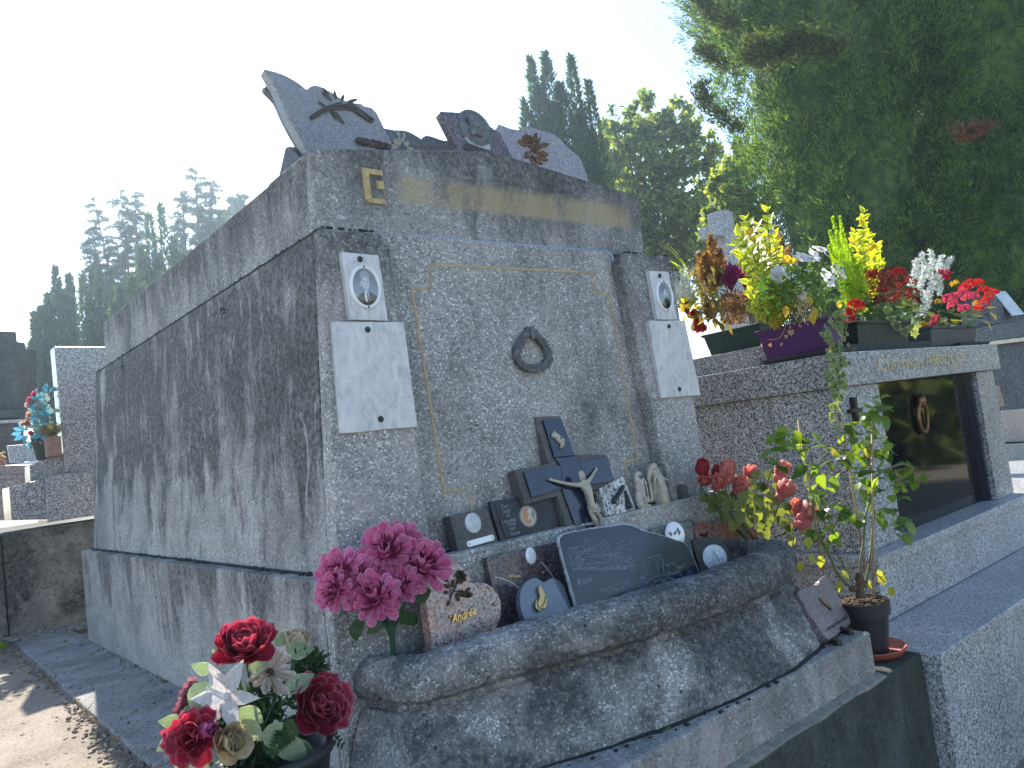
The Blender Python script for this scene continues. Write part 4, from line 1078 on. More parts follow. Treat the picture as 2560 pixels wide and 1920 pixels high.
lines += hatch(280, 440, 420, 560, 26) + hatch(420, 440, 640, 590, 44) + hatch(650, 480, 800, 600, 18) + hatch(300, 615, 860, 645, 46, -.06, 3) + hatch(690, 365, 830, 460, 16, -.1, 2)
loader = [[(968, 560), (985, 535), (1110, 506), (1130, 560), (1140, 690), (1010, 720), (985, 690), (968, 560)], [(1000, 560), (1065, 545), (1080, 690), (1020, 700), (1000, 560)], [(1085, 540), (1120, 530), (1135, 680), (1095, 690), (1085, 540)], [(1140, 600), (1240, 580), (1275, 640), (1180, 700), (1140, 680)], [(1262, 650), (1330, 590), (1390, 650), (1340, 760), (1262, 650)], [(1280, 655), (1325, 610), (1370, 655), (1335, 735), (1280, 655)], [(1140, 690), (1260, 745), (1340, 775)], [(1390, 650), (1410, 690), (1390, 760), (1350, 780)],
          [(920, 750), (960, 720), (1080, 745), (1210, 720), (1290, 780), (1250, 830), (1080, 870), (950, 880), (920, 840), (920, 750)], circ(1000, 810, 40, 46), circ(1000, 810, 26, 30), circ(1150, 790, 42, 46), circ(1150, 790, 28, 30), circ(1075, 805, 20, 24), [(905, 780), (940, 880), (1000, 900), (1290, 800)]]
lines2 = loader + hatch(920, 720, 1270, 870, 80) + hatch(1150, 600, 1270, 700, 18) + hatch(900, 700, 980, 860, 20) + hatch(1000, 860, 1280, 800, 20)
tag(engrave(lines).build('engraved_grader', M_ENGRAVE, o), kind='stuff')
tag(engrave(lines2).build('engraved_loader', M_ENGRAVE, o), kind='stuff')
text_mesh('engraved_text', 'René', 0.030, M_ENGRAVE, o, P.M(ks(412, 745), 0.0013, 0.02), ext=0.0003, offset=-0.0006)
text_mesh('engraved_text', 'TIRINZONI', 0.028, M_ENGRAVE, o, P.M(ks(690, 812), 0.0013, 0.02) @ Matrix.Diagonal((.95, 1, 1, 1)), ext=0.0003, offset=-0.0006)
text_mesh('engraved_text', '1925 -- 2018', 0.024, M_ENGRAVE, o, P.M(ks(628, 955), 0.0013, 0.02), ext=0.0003, offset=-0.0006)

# 11 porcelain oval, 12 grey-green slab, 13 square plaque with a medal, 14 red cloud shaped plaque
P = Plate((2.02, 1.712, ZP), 6, 2)
o = thing('memorial_plaque', 'plain grey green granite slab standing behind the slate and the white oval', 'plaque', P.pt(ks(1300, 420)))
slab('stone', P.pts(ks, [(1030, 272), (1412, 170), (1480, 470), (1120, 600)]), P.n, 0.02, m_granite('grey_green_granite', (0.05, 0.055, 0.055), (0.15, 0.165, 0.165), (0.3, 0.31, 0.31), 180, 0.25), o, 0.002)
P = Plate(at(*ks(1238, 318), 1, 1.700), 8, -30)
c = P.pt(ks(1238, 318), 0.004)
o = thing('porcelain_oval', 'white porcelain oval with a dark flower print, peeping over the slate', 'medallion', c)
disc(MB(), P, c, .034, .042, 0, .005).build('oval', M_PORC, o, smooth=True)
mb = MB()
for (x, y, a) in ((1205, 335, 1.9), (1225, 325, .9), (1262, 300, 1.5), (1270, 325, 1.2)): relief_leaf(mb, P, P.pt(ks(x, y), .0105), a, .017, .0045, .0008)
mb.build('flower_print', m_plain('brown_print', (0.12, 0.10, 0.07), .3), o)
P = Plate(at(*ks(1609, 532), 1, 1.615), 14, -30)
o = thing('memorial_plaque', 'square dark stone plaque with a large round white relief medal', 'plaque', P.pt(ks(1620, 640)))
slab('stone', P.pts(ks, [(1395, 365), (1668, 326), (1800, 590), (1760, 640), (1500, 720)]), P.n, 0.014, m_terrazzo('dark_plaque_stone', 0.06, 0.10, stain=0.4, streak=False, chip=160, big=5, pits=0, warm=0.2), o, 0.002)
c = P.pt(ks(1609, 532), .001); disc(MB(), P, c, .042, .043, 0, .004).build('medal', M_SILVERW, o, smooth=True)
mb = MB()
mb.tube(spline([c + P.r * x * .001 + P.u * y * .001 + P.n * .007 for x, y in ((-8, -24), (-7, -10), (-4, 2), (-2, 10))], 4), [.005] * 8 + [.004] * 5, 7).tube(spline([c + P.r * x * .001 + P.u * y * .001 + P.n * .007 for x, y in ((2, 16), (8, 6), (14, -8), (15, -22))], 4), [.004] * 6 + [.006] * 7, 7)
mb.ball(c + P.r * -.001 + P.u * .014 + P.n * .008, .004, nu=8, nv=6).ball(c + P.r * .002 + P.u * .021 + P.n * .007, .0038, nu=8, nv=6)
for k in range(16):
    a = random.uniform(0, 6.28); q = random.uniform(.016, .032)
    mb.ball(c + P.r * math.cos(a) * q + P.u * math.sin(a) * q + P.n * .0045, (.0038, .0022, .0038), nu=6, nv=4)
mb.build('medal_relief', M_SILVERW, o, smooth=True)
P = Plate((2.33, 1.700, ZP), 9, 2)
o = thing('memorial_plaque', 'red granite cloud shaped plaque with a gilt script, under the salmon roses', 'plaque', P.pt(ks(1780, 560)))
out = [(1438, 230), (1470, 195), (1540, 192), (1610, 224), (1640, 185), (1690, 160), (1750, 162), (1800, 195), (1850, 205), (1920, 220), (1985, 270), (2014, 340), (2012, 420), (1985, 490), (1900, 560), (1700, 620), (1520, 600), (1460, 420)]
slab('stone', spline(P.pts(ks, out), 3, True), P.n, 0.026, M_REDG, o, 0.004)
text_mesh('gilt_script', 'Notre Ami', 0.030, m_plain('pale_engraved_gold', (0.42, 0.36, 0.27), .5), o, P.M(ks(1850, 490), .001, 0.02), ext=0.0005, shear=0.35, offset=-0.0003)
mb = MB()
for (x, y) in ((1500, 325), (1530, 308), (1520, 330), (1480, 318)): mb.ball(P.pt(ks(x, y), .005), (.0055, .004, .0055), nu=8, nv=6)
mb.build('gilt_flower', M_BRONZE, o, smooth=True)

# ---- plaques on top of the tomb
ZR = 1.588
def top_plate(name, label, out, k, y, tilt, th, mat, rz=0, smooth=2, bev=0.004, foot=None):
    P = Plate((1.2, y, ZR), tilt, rz)
    if isinstance(out[0], list):              # curves that meet in sharp corners
        pts = []
        for seg_ in out: pts += spline(P.pts(k, seg_), 4)[:-1]
        smooth = 1
    else: pts = P.pts(k, out)
    c = sum(pts, V(0, 0, 0)) / len(pts)
    o = thing(name, label, 'plaque', (c.x, c.y, ZR))
    slab('stone', spline(pts, smooth, True) if smooth > 1 else pts, P.n, th, mat, o, bev)
    return o, P
o, P = top_plate('memorial_plaque', 'tall blue grey granite plaque with a pointed wing and bronze wheat, on the roof', [[(133, 160), (185, 172), (240, 190), (310, 228), (367, 271)], [(367, 271), (385, 258), (410, 250), (440, 254), (500, 284), (570, 328), (630, 347), (668, 349)], [(668, 349), (690, 365), (724, 371)], [(724, 371), (745, 390), (762, 412), (800, 490), (835, 560), (880, 655)], [(880, 655), (389, 655)], [(389, 655), (320, 520), (262, 410), (205, 285), (160, 205), (133, 160)]], k2, 2.02, 12, 0.034, M_BOOKG, smooth=3)
P2 = Plate((1.2, 2.06, ZR), 12)
slab('second_leaf', spline([p - V(0.012, 0, 0.004) for p in P2.pts(k2, [(150, 255), (215, 330), (260, 430), (320, 540), (400, 655), (520, 655), (420, 400), (240, 262)])], 3, True), P2.n, 0.022, M_BOOKD, o, 0.003)
mb = MB(); c = P.pt(k2(545, 380)); q = lambda x, y, h=.004: P.pt(k2(x, y), h)
for L in ([(388, 442), (440, 395), (510, 368), (600, 360)], [(395, 440), (450, 400), (530, 375), (620, 375)], [(405, 436), (470, 400), (560, 385), (640, 395)], [(385, 430), (450, 385), (520, 360), (560, 350)]): mb.tube(spline([q(*p) for p in L], 5), .003, 6)
for (x, y, a, L, w) in ((505, 340, 2.4, .05, .012), (490, 320, 2.0, .045, .010), (530, 330, 1.6, .04, .010), (520, 400, -1.0, .06, .012), (500, 390, -1.3, .045, .010), (560, 340, 1.1, .04, .009), (470, 370, 2.7, .035, .008), (590, 345, .4, .06, .010), (560, 365, -.25, .09, .011), (600, 375, -.45, .08, .012)):
    relief_leaf(mb, P, q(x, y, .002), a, L * .75, w * .62, .005)
for (x0, y0_, x1, y1) in ((600, 355, 640, 390), (640, 395, 725, 450), (620, 372, 690, 425)):
    for t in np.linspace(0, 1, 9):
        for s_ in (-1, 1): mb.ball(q(lerp(x0, x1, t) + s_ * 4, lerp(y0_, y1, t) - s_ * 6, .006), (.007, .005, .005), nu=6, nv=5)
mb.build('bronze_wheat', M_BRONZE, o, smooth=True)
mb = MB()
for t in np.linspace(0, 1, 16):
    for s_ in (-1, 0, 1): mb.ball(q(lerp(650, 820, t), lerp(562, 598, t) + s_ * 9, .006) + rdir() * .003, .006 + .002 * random.random(), nu=6, nv=5)
mb.build('bronze_garland', M_BRONZE, o, smooth=True)
o, P = top_plate('memorial_plaque', 'low dark grey open book plaque with a pale bronze lily, half hidden on the roof', [(740, 490), (800, 488), (850, 498), (912, 500), (960, 520), (1000, 546), (1003, 546), (1030, 527), (1080, 540), (1130, 556), (1220, 560), (1240, 660), (1100, 662), (800, 662), (740, 660)], k2, 2.16, 8, 0.03, M_BOOKD)
mb = MB(); q = lambda x, y, h=.003: P.pt(k2(x, y), h)
for (x, y, a, L, w) in ((880, 590, 2.2, .035, .011), (880, 590, 1.4, .04, .010), (900, 585, .5, .03, .010), (870, 600, 2.9, .03, .010), (915, 600, 0.0, .03, .009), (890, 570, 1.0, .035, .007), (905, 545, 1.4, .022, .007), (880, 540, 1.8, .025, .007)): relief_leaf(mb, P, q(x, y), a, L, w, .006)
mb.build('bronze_lily', m_plain('pale_bronze', (.34, .31, .25), .45, .4, var=.4, scale=60), o, smooth=True)
o, P = top_plate('memorial_plaque', 'mottled dark granite slant topped plaque with an oval bronze head in relief', [(1100, 400), (1112, 393), (1268, 402), (1350, 452), (1440, 515), (1470, 575), (1530, 690), (1250, 690), (1210, 612)], k2, 2.02, 10, 0.028, M_PLUMG, smooth=1)
c = P.pt(k2(1298, 488)); disc(MB(), P, c, .062, .062, 0, .008).build('bronze_oval', M_BRONZEG, o, smooth=True)
mb = MB(); blob(mb, c + P.n * .012, P, [(-.005, .008, .026, .034, .016, 15), (.016, .004, .010, .014, .012, 0), (.020, -.010, .006, .008, .008, 0), (-.018, .022, .026, .022, .014, 10), (-.022, -.020, .018, .026, .012, -20), (.006, -.030, .016, .014, .010, 0)])
h = mb.build('bronze_head', M_BRONZEG, o, smooth=True); rm = h.modifiers.new('remesh', 'REMESH'); rm.mode = 'VOXEL'; rm.voxel_size = .004; rm.use_smooth_shade = True
ring(MB(), P, c, .066, .066, .007, 0, .007).build('oval_rim', M_BRONZEG, o, smooth=True)
slab('pale_drape', spline(P.pts(k2, [(1232, 480), (1250, 525), (1290, 555), (1345, 560), (1375, 525), (1372, 560), (1382, 612), (1330, 605), (1262, 572), (1240, 530)], .004), 3, True), P.n, .0035, m_plain('weathered_pale_metal', (.36, .36, .35), .5, .2, var=.4), o, .0015)
slab('bronze_branch', spline(P.pts(k2, [(1235, 585), (1270, 575), (1340, 600), (1378, 614), (1330, 625), (1250, 612)], .004), 3, True), P.n, .0035, M_BRONZE, o, .001)
o, P = top_plate('memorial_plaque', 'lilac granite scroll edged plaque with a bronze rose, at the right end of the roof', [(1422, 482), (1436, 468), (1490, 488), (1550, 497), (1590, 475), (1650, 498), (1720, 518), (1770, 548), (1822, 605), (1870, 640), (1902, 700), (1930, 790), (1930, 792), (1550, 792), (1549, 790), (1470, 600)], k2, 2.05, 14, 0.028, M_LILACG, rz=0, smooth=2)
mb = MB(); c = P.pt(k2(1622, 610), .003)
relief_rose(mb, P, P.pt(k2(1590, 560), .004), .028, .010); relief_rose(mb, P, P.pt(k2(1625, 605), .004), .022, .009)
for (x, y, a, L, w) in ((1640, 600, .5, .06, .010), (1660, 585, .2, .05, .009), (1650, 620, -.2, .045, .011), (1640, 635, -.5, .05, .012), (1600, 620, -2.4, .05, .012), (1610, 640, -1.8, .045, .010), (1580, 590, 2.6, .04, .010), (1630, 570, 1.2, .05, .009), (1640, 580, .9, .045, .008), (1605, 650, -1.3, .04, .009), (1625, 650, -.9, .04, .009)): relief_leaf(mb, P, P.pt(k2(x, y), .002), a, L, w, .009)
mb.build('bronze_rose', M_COPPER, o, smooth=True)
P = Plate((1.2, 2.5, ZR), 0)
pts = [at(*k2(x, y), 0, 1.03) for x, y in ((250, 592), (268, 588), (335, 650), (330, 760), (205, 790))]
o = MB().prism(pts, (0.07, 0, 0)).build('wedge_plaque', M_DARKSLATE, org=pts[0], bevel=0.003)
tag(o, 'small dark wedge shaped plaque on the roof edge, left of the tall one', 'plaque')
# ---------------------------------------------------------------- trees and far tombs
def np_mesh(name, verts, faces, mat, attr=None, org=None):
    """mesh from arrays: verts (n,3), faces (m,k)"""
    verts = np.asarray(verts, dtype=np.float32)
    if org is not None: verts = verts - np.asarray(org, dtype=np.float32)
    faces = np.asarray(faces, dtype=np.int32)
    me = bpy.data.meshes.new(name)
    me.vertices.add(len(verts)); me.vertices.foreach_set('co', verts.ravel())
    k = faces.shape[1]
    me.loops.add(faces.size); me.loops.foreach_set('vertex_index', faces.ravel())
    me.polygons.add(len(faces))
    me.polygons.foreach_set('loop_start', np.arange(0, faces.size, k, dtype=np.int32))
    me.polygons.foreach_set('loop_total', np.full(len(faces), k, dtype=np.int32))
    me.materials.append(mat)
    me.update(calc_edges=True)
    return me

def unit(a): return a / np.maximum(np.linalg.norm(a, axis=-1, keepdims=True), 1e-9)

def leaf_cloud(pos, dirs, L, W, curl=0.2):
    """one pointed four-corner leaf per row: pos (n,3), dirs (n,3)"""
    n = len(pos)
    rnd = RNG.normal(size=(n, 3))
    side = unit(np.cross(dirs, rnd)); nrm = np.cross(side, dirs)
    L = np.broadcast_to(np.asarray(L, dtype=float).reshape(-1, 1) if np.ndim(L) else np.full((n, 1), L), (n, 1))
    W = np.broadcast_to(np.asarray(W, dtype=float).reshape(-1, 1) if np.ndim(W) else np.full((n, 1), W), (n, 1))
    a = pos; b = pos + dirs * L * 0.45 + side * W; d = pos + dirs * L * 0.45 - side * W; c = pos + dirs * L + nrm * L * curl
    vs = np.stack([a, b, c, d], 1).reshape(-1, 3)
    fs = np.arange(4 * n).reshape(n, 4)
    return vs, fs

def m_conifer(name, cols, trans=0.12, tcol=(1.5, 1.7, 0.5)):
    t = NT(name); c = t.coord()
    r = t.n('NewGeometry').outputs['Random Per Island']
    n = t.noise(c, 4.5, 5, 0.65)
    k = t.math('ADD', t.math('MULTIPLY', r, 0.35), t.math('MULTIPLY', n, 0.65))
    k = t.math('ADD', t.math('MULTIPLY', t.math('SUBTRACT', k, 0.5), 1.9), 0.5, True)
    col = t.ramp(k, [(0.2 + 0.6 * i / (len(cols) - 1), q) for i, q in enumerate(cols)])
    return t.done(col, 0.6, None, spec=0.25, trans=(t.mix(1.0, col, tcol, 'MULTIPLY'), trans))
M_CYP = m_conifer('cypress_foliage', [(0.016, 0.046, 0.022), (0.055, 0.115, 0.045), (0.13, 0.21, 0.07), (0.25, 0.33, 0.11)], 0.45)
M_CYPF = m_conifer('far_cypress_foliage', [(0.035, 0.075, 0.045), (0.06, 0.12, 0.06), (0.10, 0.165, 0.07)], 0.35)
M_CEDAR = m_conifer('cedar_needles', [(0.03, 0.05, 0.035), (0.06, 0.09, 0.06), (0.09, 0.12, 0.08)], 0.3)
M_PLANE = m_conifer('plane_leaves', [(0.07, 0.115, 0.035), (0.14, 0.19, 0.05), (0.25, 0.28, 0.085), (0.38, 0.36, 0.13)], 0.58)
M_BARK = m_plain('grey_brown_bark', (0.10, 0.075, 0.055), 0.95, var=0.5, scale=6, bump=0.8)
M_CONE = m_plain('cypress_cone', (0.16, 0.17, 0.09), 0.7, var=0.4, scale=30)

def trunk_obj(tree, pts, rad):
    return MB().tube(pts, rad, 9).build('trunk', M_BARK, tree, smooth=True)

def cypress(name, label, x, y, z0, plumes, mat, sprays, L, W, cat='tree', group=None, cones=0, core=None, fan=0):
    """plumes: list of (base xyz, top xyz, radius) flame-shaped shoots set with small scale sprays"""
    t = thing(name, label, cat, (x, y, z0), group)
    P_, D_, LL = [], [], []
    tot = sum((Vector(b) - Vector(a)).length * r for a, b, r in plumes)
    for a, b, r in plumes:
        a = np.array(a, float); b = np.array(b, float); ln = np.linalg.norm(b - a)
        n = max(12, int(sprays * ln * r / tot))
        tt = RNG.random(n) ** 0.85
        ang = RNG.random(n) * 6.283
        prof = np.sin(np.pi * np.clip(tt * 0.93 + 0.07, 0, 1) ** 0.62) ** 0.75
        axis = unit((b - a)[None])[0]
        e1 = unit(np.cross(axis, [0.3, 0.9, 0.1])[None])[0]; e2 = np.cross(axis, e1)
        out = np.cos(ang)[:, None] * e1 + np.sin(ang)[:, None] * e2
        lump = 0.8 + 0.25 * np.sin(ang * 3 + tt * 11 + a[0] * 5) + 0.15 * RNG.normal(size=n)
        rad = r * prof * lump * (0.45 + 0.55 * RNG.random(n) ** 0.4)
        P_.append(a + (b - a) * tt[:, None] + out * rad[:, None])
        D_.append(unit(axis * 1.0 + out * 0.75 + RNG.normal(size=(n, 3)) * 0.32))
        LL.append(L * (0.6 + 0.8 * RNG.random(n)))
    P_ = np.concatenate(P_); D_ = np.concatenate(D_); LL = np.concatenate(LL)
    if fan:                                   # each shoot becomes a small fan of scale sprays
        nf = len(P_); P0, D0 = np.repeat(P_, fan, 0), np.repeat(D_, fan, 0)
        tt = RNG.random((nf * fan, 1)); sd = unit(RNG.normal(size=P0.shape)); sd = unit(sd - D0 * np.sum(sd * D0, 1, keepdims=True))
        P_ = P0 + D0 * tt * L * 2.0 + sd * (L * .42 * (1 - tt * .8)) * RNG.random((nf * fan, 1))
        D_ = unit(D0 + sd * .55); LL = L * (.5 + .5 * RNG.random(nf * fan))
    vs, fs = leaf_cloud(P_, D_, LL, LL * W, 0.15)
    link('crown', np_mesh('crown', vs, fs, mat, org=(x, y, z0)), t)
    if cones:
        idx = RNG.choice(len(P_), cones, replace=False)
        mb = MB()
        for i in idx:
            q = P_[i]; mb.ball((q[0], q[1], q[2]), random.uniform(.012, .02), nu=6, nv=4)
        tag(mb.build('cones', M_CONE, t, smooth=True), kind='stuff')
    return t

def spire(x, y, z0, H, R, n=9, lean=0.0, wid=0.42):
    """plumes of one narrow cypress"""
    pl = [((x, y, z0 + H * 0.05), (x + lean, y, z0 + H), R * 0.75)]
    for k in range(n):
        a = 6.283 * k / n + random.uniform(-.3, .3); f = random.uniform(.0, .62)
        pl.append(((x + math.cos(a) * R * .45, y + math.sin(a) * R * .45, z0 + H * f * .8), (x + math.cos(a) * R * .62 + lean * f, y + math.sin(a) * R * .62, z0 + H * min(.99, f * .8 + random.uniform(.28, .45))), R * wid))
    return pl

def px_at(u, v, dist):
    """point at horizontal distance dist along the line of sight of picture position (u, v)"""
    d = RIGHT * (u - 1280) + DOWN * (v - 960) + FWD * F_PX
    return CAM + d * (dist / math.hypot(d.x, d.y))

# the huge dark cypress on the right
def big_cypress(name, label, edge, dist, depth, seed, n_pl, sprays, right_u, cones=0):
    rs = random.Random(seed); pl = []
    c0 = px_at((edge[2][0] + right_u) / 2, 900, dist + depth)
    # rim radius per height from the left silhouette
    hs = []
    for (u, v) in edge:
        p = px_at(u, v, dist + depth); q = px_at(right_u, v, dist + depth)
        hs.append((p.z, max(.3, (p - q).length / 2), (p + q) / 2))
    hs.sort(key=lambda h: h[0])
    def at_z(z):
        for i in range(len(hs) - 1):
            if z <= hs[i + 1][0]:
                t = max(0, (z - hs[i][0]) / (hs[i + 1][0] - hs[i][0])); return lerp(hs[i][1], hs[i + 1][1], t), hs[i][2].lerp(hs[i + 1][2], t)
        return hs[-1][1], hs[-1][2]
    zlo, zhi = hs[0][0] - 0.8, hs[-1][0] + 1.5
    for k in range(n_pl):
        z = rs.uniform(zlo, zhi); a = rs.uniform(0, 6.283)
        r, c = at_z(z); f = rs.uniform(.72, 1.03)
        h = rs.uniform(.5, 1.5); pr = rs.uniform(.13, .27)
        b = (c.x + math.cos(a) * r * f * .93, c.y + math.sin(a) * r * f * .93, z)
        r2, c2 = at_z(z + h)
        tt = (c2.x + math.cos(a) * (r2 * f + rs.uniform(-.1, .12)), c2.y + math.sin(a) * (r2 * f + rs.uniform(-.1, .12)), z + h)
        pl.append((b, tt, pr))
    t = cypress(name, label, c0.x, c0.y, -0.2, pl, M_CYP, sprays, 0.105, 0.075, cones=cones, fan=15)
    rows = []
    for z in np.linspace(-0.4, zhi + 1.0, 14):
        r, c = at_z(z); r *= .62
        rows.append([V(c.x + math.cos(q / 18 * 6.283) * r * (1 + .05 * math.sin(q * 2.1 + z * 3)), c.y + math.sin(q / 18 * 6.283) * r * (1 + .05 * math.sin(q * 2.1 + z * 3)), z) for q in range(18)])
    MB().grid(rows, True).build('inner_shade', M_CYP, t, smooth=True)  # solid core added to stop light passing through the crown
    r, c = at_z(0.0)
    trunk_obj(t, [V(c.x, c.y, -0.25), V(c.x, c.y, 3.0), V(c.x, c.y, zhi)], [.34, .28, .1])
    return t
E1 = [(1690, -260), (1728, 0), (1768, 110), (1800, 270), (1838, 420), (1872, 570), (1935, 700), (1990, 860), (2010, 1000)]
big_cypress('cypress_tree', 'huge dark green cypress filling the upper right behind the flower troughs', E1, 9.5, 1.7, 3, 560, 17000, 2420, cones=260)
E2 = [(2150, -200), (2190, 60), (2180, 300), (2170, 600), (2190, 1000)]
big_cypress('cypress_tree', 'second dark cypress at the right edge, beside the huge one', E2, 11.5, 1.4, 5, 330, 9500, 2760, cones=60)
# stray sunlit branches that stick out of it
def branch(pts, n, L, r):
    t = np.array([list(p) for p in spline(pts, 8)]); k = RNG.integers(0, len(t), n)
    pos = t[k] + RNG.normal(size=(n, 3)) * r
    ax = unit(np.gradient(t, axis=0))[k]
    return pos, unit(ax + RNG.normal(size=(n, 3)) * 0.6 + np.array([0, 0, .35]))
tr = [o for o in COL.objects if o.name == 'cypress_tree'][0]
pp, dd = [], []
for pts, n in (([(2100, 120, 9.0), (2000, 105, 8.7), (1920, 130, 8.5), (1875, 130, 8.4)], 1500), ([(1840, 60, 9.6), (1790, 40, 9.5), (1745, 0, 9.4), (1728, -30, 9.4)], 500), ([(1850, 320, 9.7), (1800, 290, 9.6), (1760, 250, 9.5), (1752, 215, 9.5)], 420), ([(1820, 165, 9.7), (1775, 140, 9.6), (1752, 120, 9.6)], 260)):
    p_, d_ = branch([px_at(*q) for q in pts], n, 0.08, 0.075 if n > 1000 else 0.05); pp.append(p_); dd.append(d_)
vs, fs = leaf_cloud(np.repeat(np.concatenate(pp), 3, 0) + RNG.normal(size=(3 * sum(map(len, pp)), 3)) * .015, unit(np.repeat(np.concatenate(dd), 3, 0) + RNG.normal(size=(3 * sum(map(len, pp)), 3)) * .3), 0.075, 0.009, .1)
link('side_branches', np_mesh('side_branches', vs, fs, m_conifer('sunlit_cypress_spray', [(0.03, 0.05, 0.02), (0.08, 0.11, 0.04), (0.14, 0.16, 0.07)], .35), org=WM[tr].translation), tr)
pos = px_at(2425, 330, 9.15); n = 160
n = 420
vs, fs = leaf_cloud(np.array(pos) + RNG.normal(size=(n, 3)) * np.array([.085, .085, .028]), unit(RNG.normal(size=(n, 3)) + np.array([.8, -.6, .5])), .08, .010)
link('dead_spray', np_mesh('dead_spray', vs, fs, m_conifer('brown_dead_spray', [(0.12, .055, .028), (.22, .10, .05)], .2), org=WM[tr].translation), tr)

# three-spired cypress behind the tomb
def far_spires(name, label, tips, dist, zb, R, mat, sprays, L, group=None):
    pl = []
    c = px_at(tips[0][0], 1000, dist)
    for (u, v, w) in tips:
        p = px_at(u, v, dist); H = p.z - zb
        # vertical lines lean in the tilted picture, so the base is found from the tip in the world
        pl += spire(p.x, p.y, zb, H, w * 1.55 * dist / F_PX, 8)
    return cypress(name, label, c.x, c.y, zb, pl, mat, sprays, L, 0.13, group=group)
far_spires('cypress_tree', 'dark cypress with several pointed tips right behind the big tomb', [(1325, 150, 42), (1362, 138, 55), (1425, 142, 38), (1470, 205, 38), (1400, 215, 60), (1310, 255, 40), (1450, 280, 55), (1345, 220, 50), (1380, 260, 60)], 15.0, -0.3, 1, M_CYPF, 120000, 0.12)
# broad leaf trees
def broadleaf(name, label, blobs, dist, mat, n, L, trunk=None, hole=0.0, group=None):
    c = px_at(blobs[0][0], 1000, dist)
    t = thing(name, label, 'tree', (c.x, c.y, -0.3), group)
    P_, D_ = [], []
    tot = sum(b[2] ** 2 for b in blobs)
    for (u, v, r) in blobs:
        ctr = np.array(px_at(u, v, dist + random.uniform(-.6, .6))); R = r * dist / F_PX
        nc = max(6, int(n * r * r / tot / 34))
        q = unit(RNG.normal(size=(nc, 3))) * (R * (0.45 + 0.55 * RNG.random((nc, 1)) ** .6)) + ctr
        for cc in q:
            k = 34
            P_.append(cc + RNG.normal(size=(k, 3)) * R * 0.085); D_.append(unit(RNG.normal(size=(k, 3)) + np.array([0, 0, -.25])))
    P_ = np.concatenate(P_); D_ = np.concatenate(D_)
    vs, fs = leaf_cloud(P_, D_, L * (0.6 + .8 * RNG.random(len(P_))), L * .34, .15)
    link('crown', np_mesh('crown', vs, fs, mat, org=(c.x, c.y, -0.3)), t)
    top = px_at(blobs[0][0], blobs[0][1], dist)
    mb = MB().tube(spline([V(top.x + .2, top.y, -0.35), V(top.x + .1, top.y, top.z * .4), V(top.x, top.y, top.z)], 4), [.28] * 4 + [.2] * 4 + [.08], 8)
    mb.build('trunk', M_BARK, t, smooth=True)
    mb = MB()
    for (u, v, r) in blobs[1:]:
        e = px_at(u, v, dist); b = V(top.x, top.y, top.z * random.uniform(.35, .6))
        mb.tube(spline([b, b.lerp(e, .5) + V(0, 0, .3), e], 4), [.08, .07, .06, .06, .05, .04, .035, .03, .02], 6)
    tag(mb.build('limbs', M_BARK, t, smooth=True), kind='stuff')
    return t
broadleaf('plane_tree', 'sunlit yellow green plane tree between the spired cypress and the huge cypress', [(1600, 430, 95), (1660, 370, 85), (1560, 330, 70), (1530, 480, 80), (1730, 470, 90), (1640, 560, 100), (1560, 610, 90), (1760, 590, 95), (1500, 400, 60), (1690, 300, 60), (1620, 290, 60), (1700, 660, 100), (1600, 700, 110), (1740, 380, 60)], 21.0, M_PLANE, 26000, 0.15)
broadleaf('plane_tree', 'smaller yellowing plane tree squeezed against the huge cypress', [(1830, 470, 55), (1860, 400, 45), (1820, 560, 65), (1880, 520, 50), (1850, 640, 70), (1820, 720, 70), (1900, 640, 50)], 17.0, M_PLANE, 9000, 0.14)
# conifers on the left
def cedar(name, label, trunks, dist, n_br, droop, group=None):
    c = px_at(trunks[0][0], 1000, dist)
    t = thing(name, label, 'tree', (c.x, c.y, -0.3), group)
    P_, D_ = [], []; mb = MB()
    for (ub, vb, ut, vt, Rm) in trunks:
        b, e = np.array(px_at(ub, vb, dist)), np.array(px_at(ut, vt, dist))
        mb.tube([V(*b), V(*e)], [.06, .008], 6)
        for k in range(n_br):
            f = (k + random.random()) / n_br; base = b + (e - b) * f
            ln = (Rm * dist / F_PX) * (1 - f) ** .7 * random.uniform(.6, 1.25) + .15
            a = random.uniform(0, 6.283); dr = np.array([math.cos(a), math.sin(a), random.uniform(.1, .5)])
            m_ = max(6, int(ln * 95)); tt = np.linspace(0.05, 1, m_)[:, None]
            line = base + dr * ln * tt + np.array([0, 0, -1]) * (droop * ln * tt ** 2.2)
            mb.tube([V(*line[0]), V(*line[m_ // 2]), V(*line[-1])], [.018, .012, .005], 4, False)
            for s_ in range(3):
                P_.append(line + RNG.normal(size=(m_, 3)) * .012); D_.append(unit(dr * .6 + RNG.normal(size=(m_, 3)) * .75 + np.array([0, 0, -.25])))
    P_ = np.concatenate(P_); D_ = np.concatenate(D_)
    vs, fs = leaf_cloud(P_, D_, .11, .010, .1)
    link('crown', np_mesh('crown', vs, fs, M_CEDAR, org=(c.x, c.y, -0.3)), t)
    # one trunk down to the ground
    q = px_at(trunks[0][0], trunks[0][1], dist)
    mb.tube([V(q.x, q.y, -.35), V(q.x, q.y, q.z + .3)], [.2, .12], 7)
    mb.build('trunk', M_BARK, t, smooth=True)
    return t
cedar('cedar_tree', 'lacy grey green cedar with drooping branches at the far left', [(345, 900, 300, 480, 115), (350, 880, 338, 480, 60), (330, 950, 235, 500, 70), (310, 900, 222, 600, 60)], 22, 70, .5)
cedar('cedar_tree', 'tall lacy cedar with a pointed top just left of the big tomb roof', [(505, 760, 488, 425, 85), (520, 720, 530, 450, 40), (470, 740, 455, 480, 45), (545, 740, 550, 530, 40)], 22, 60, .35)
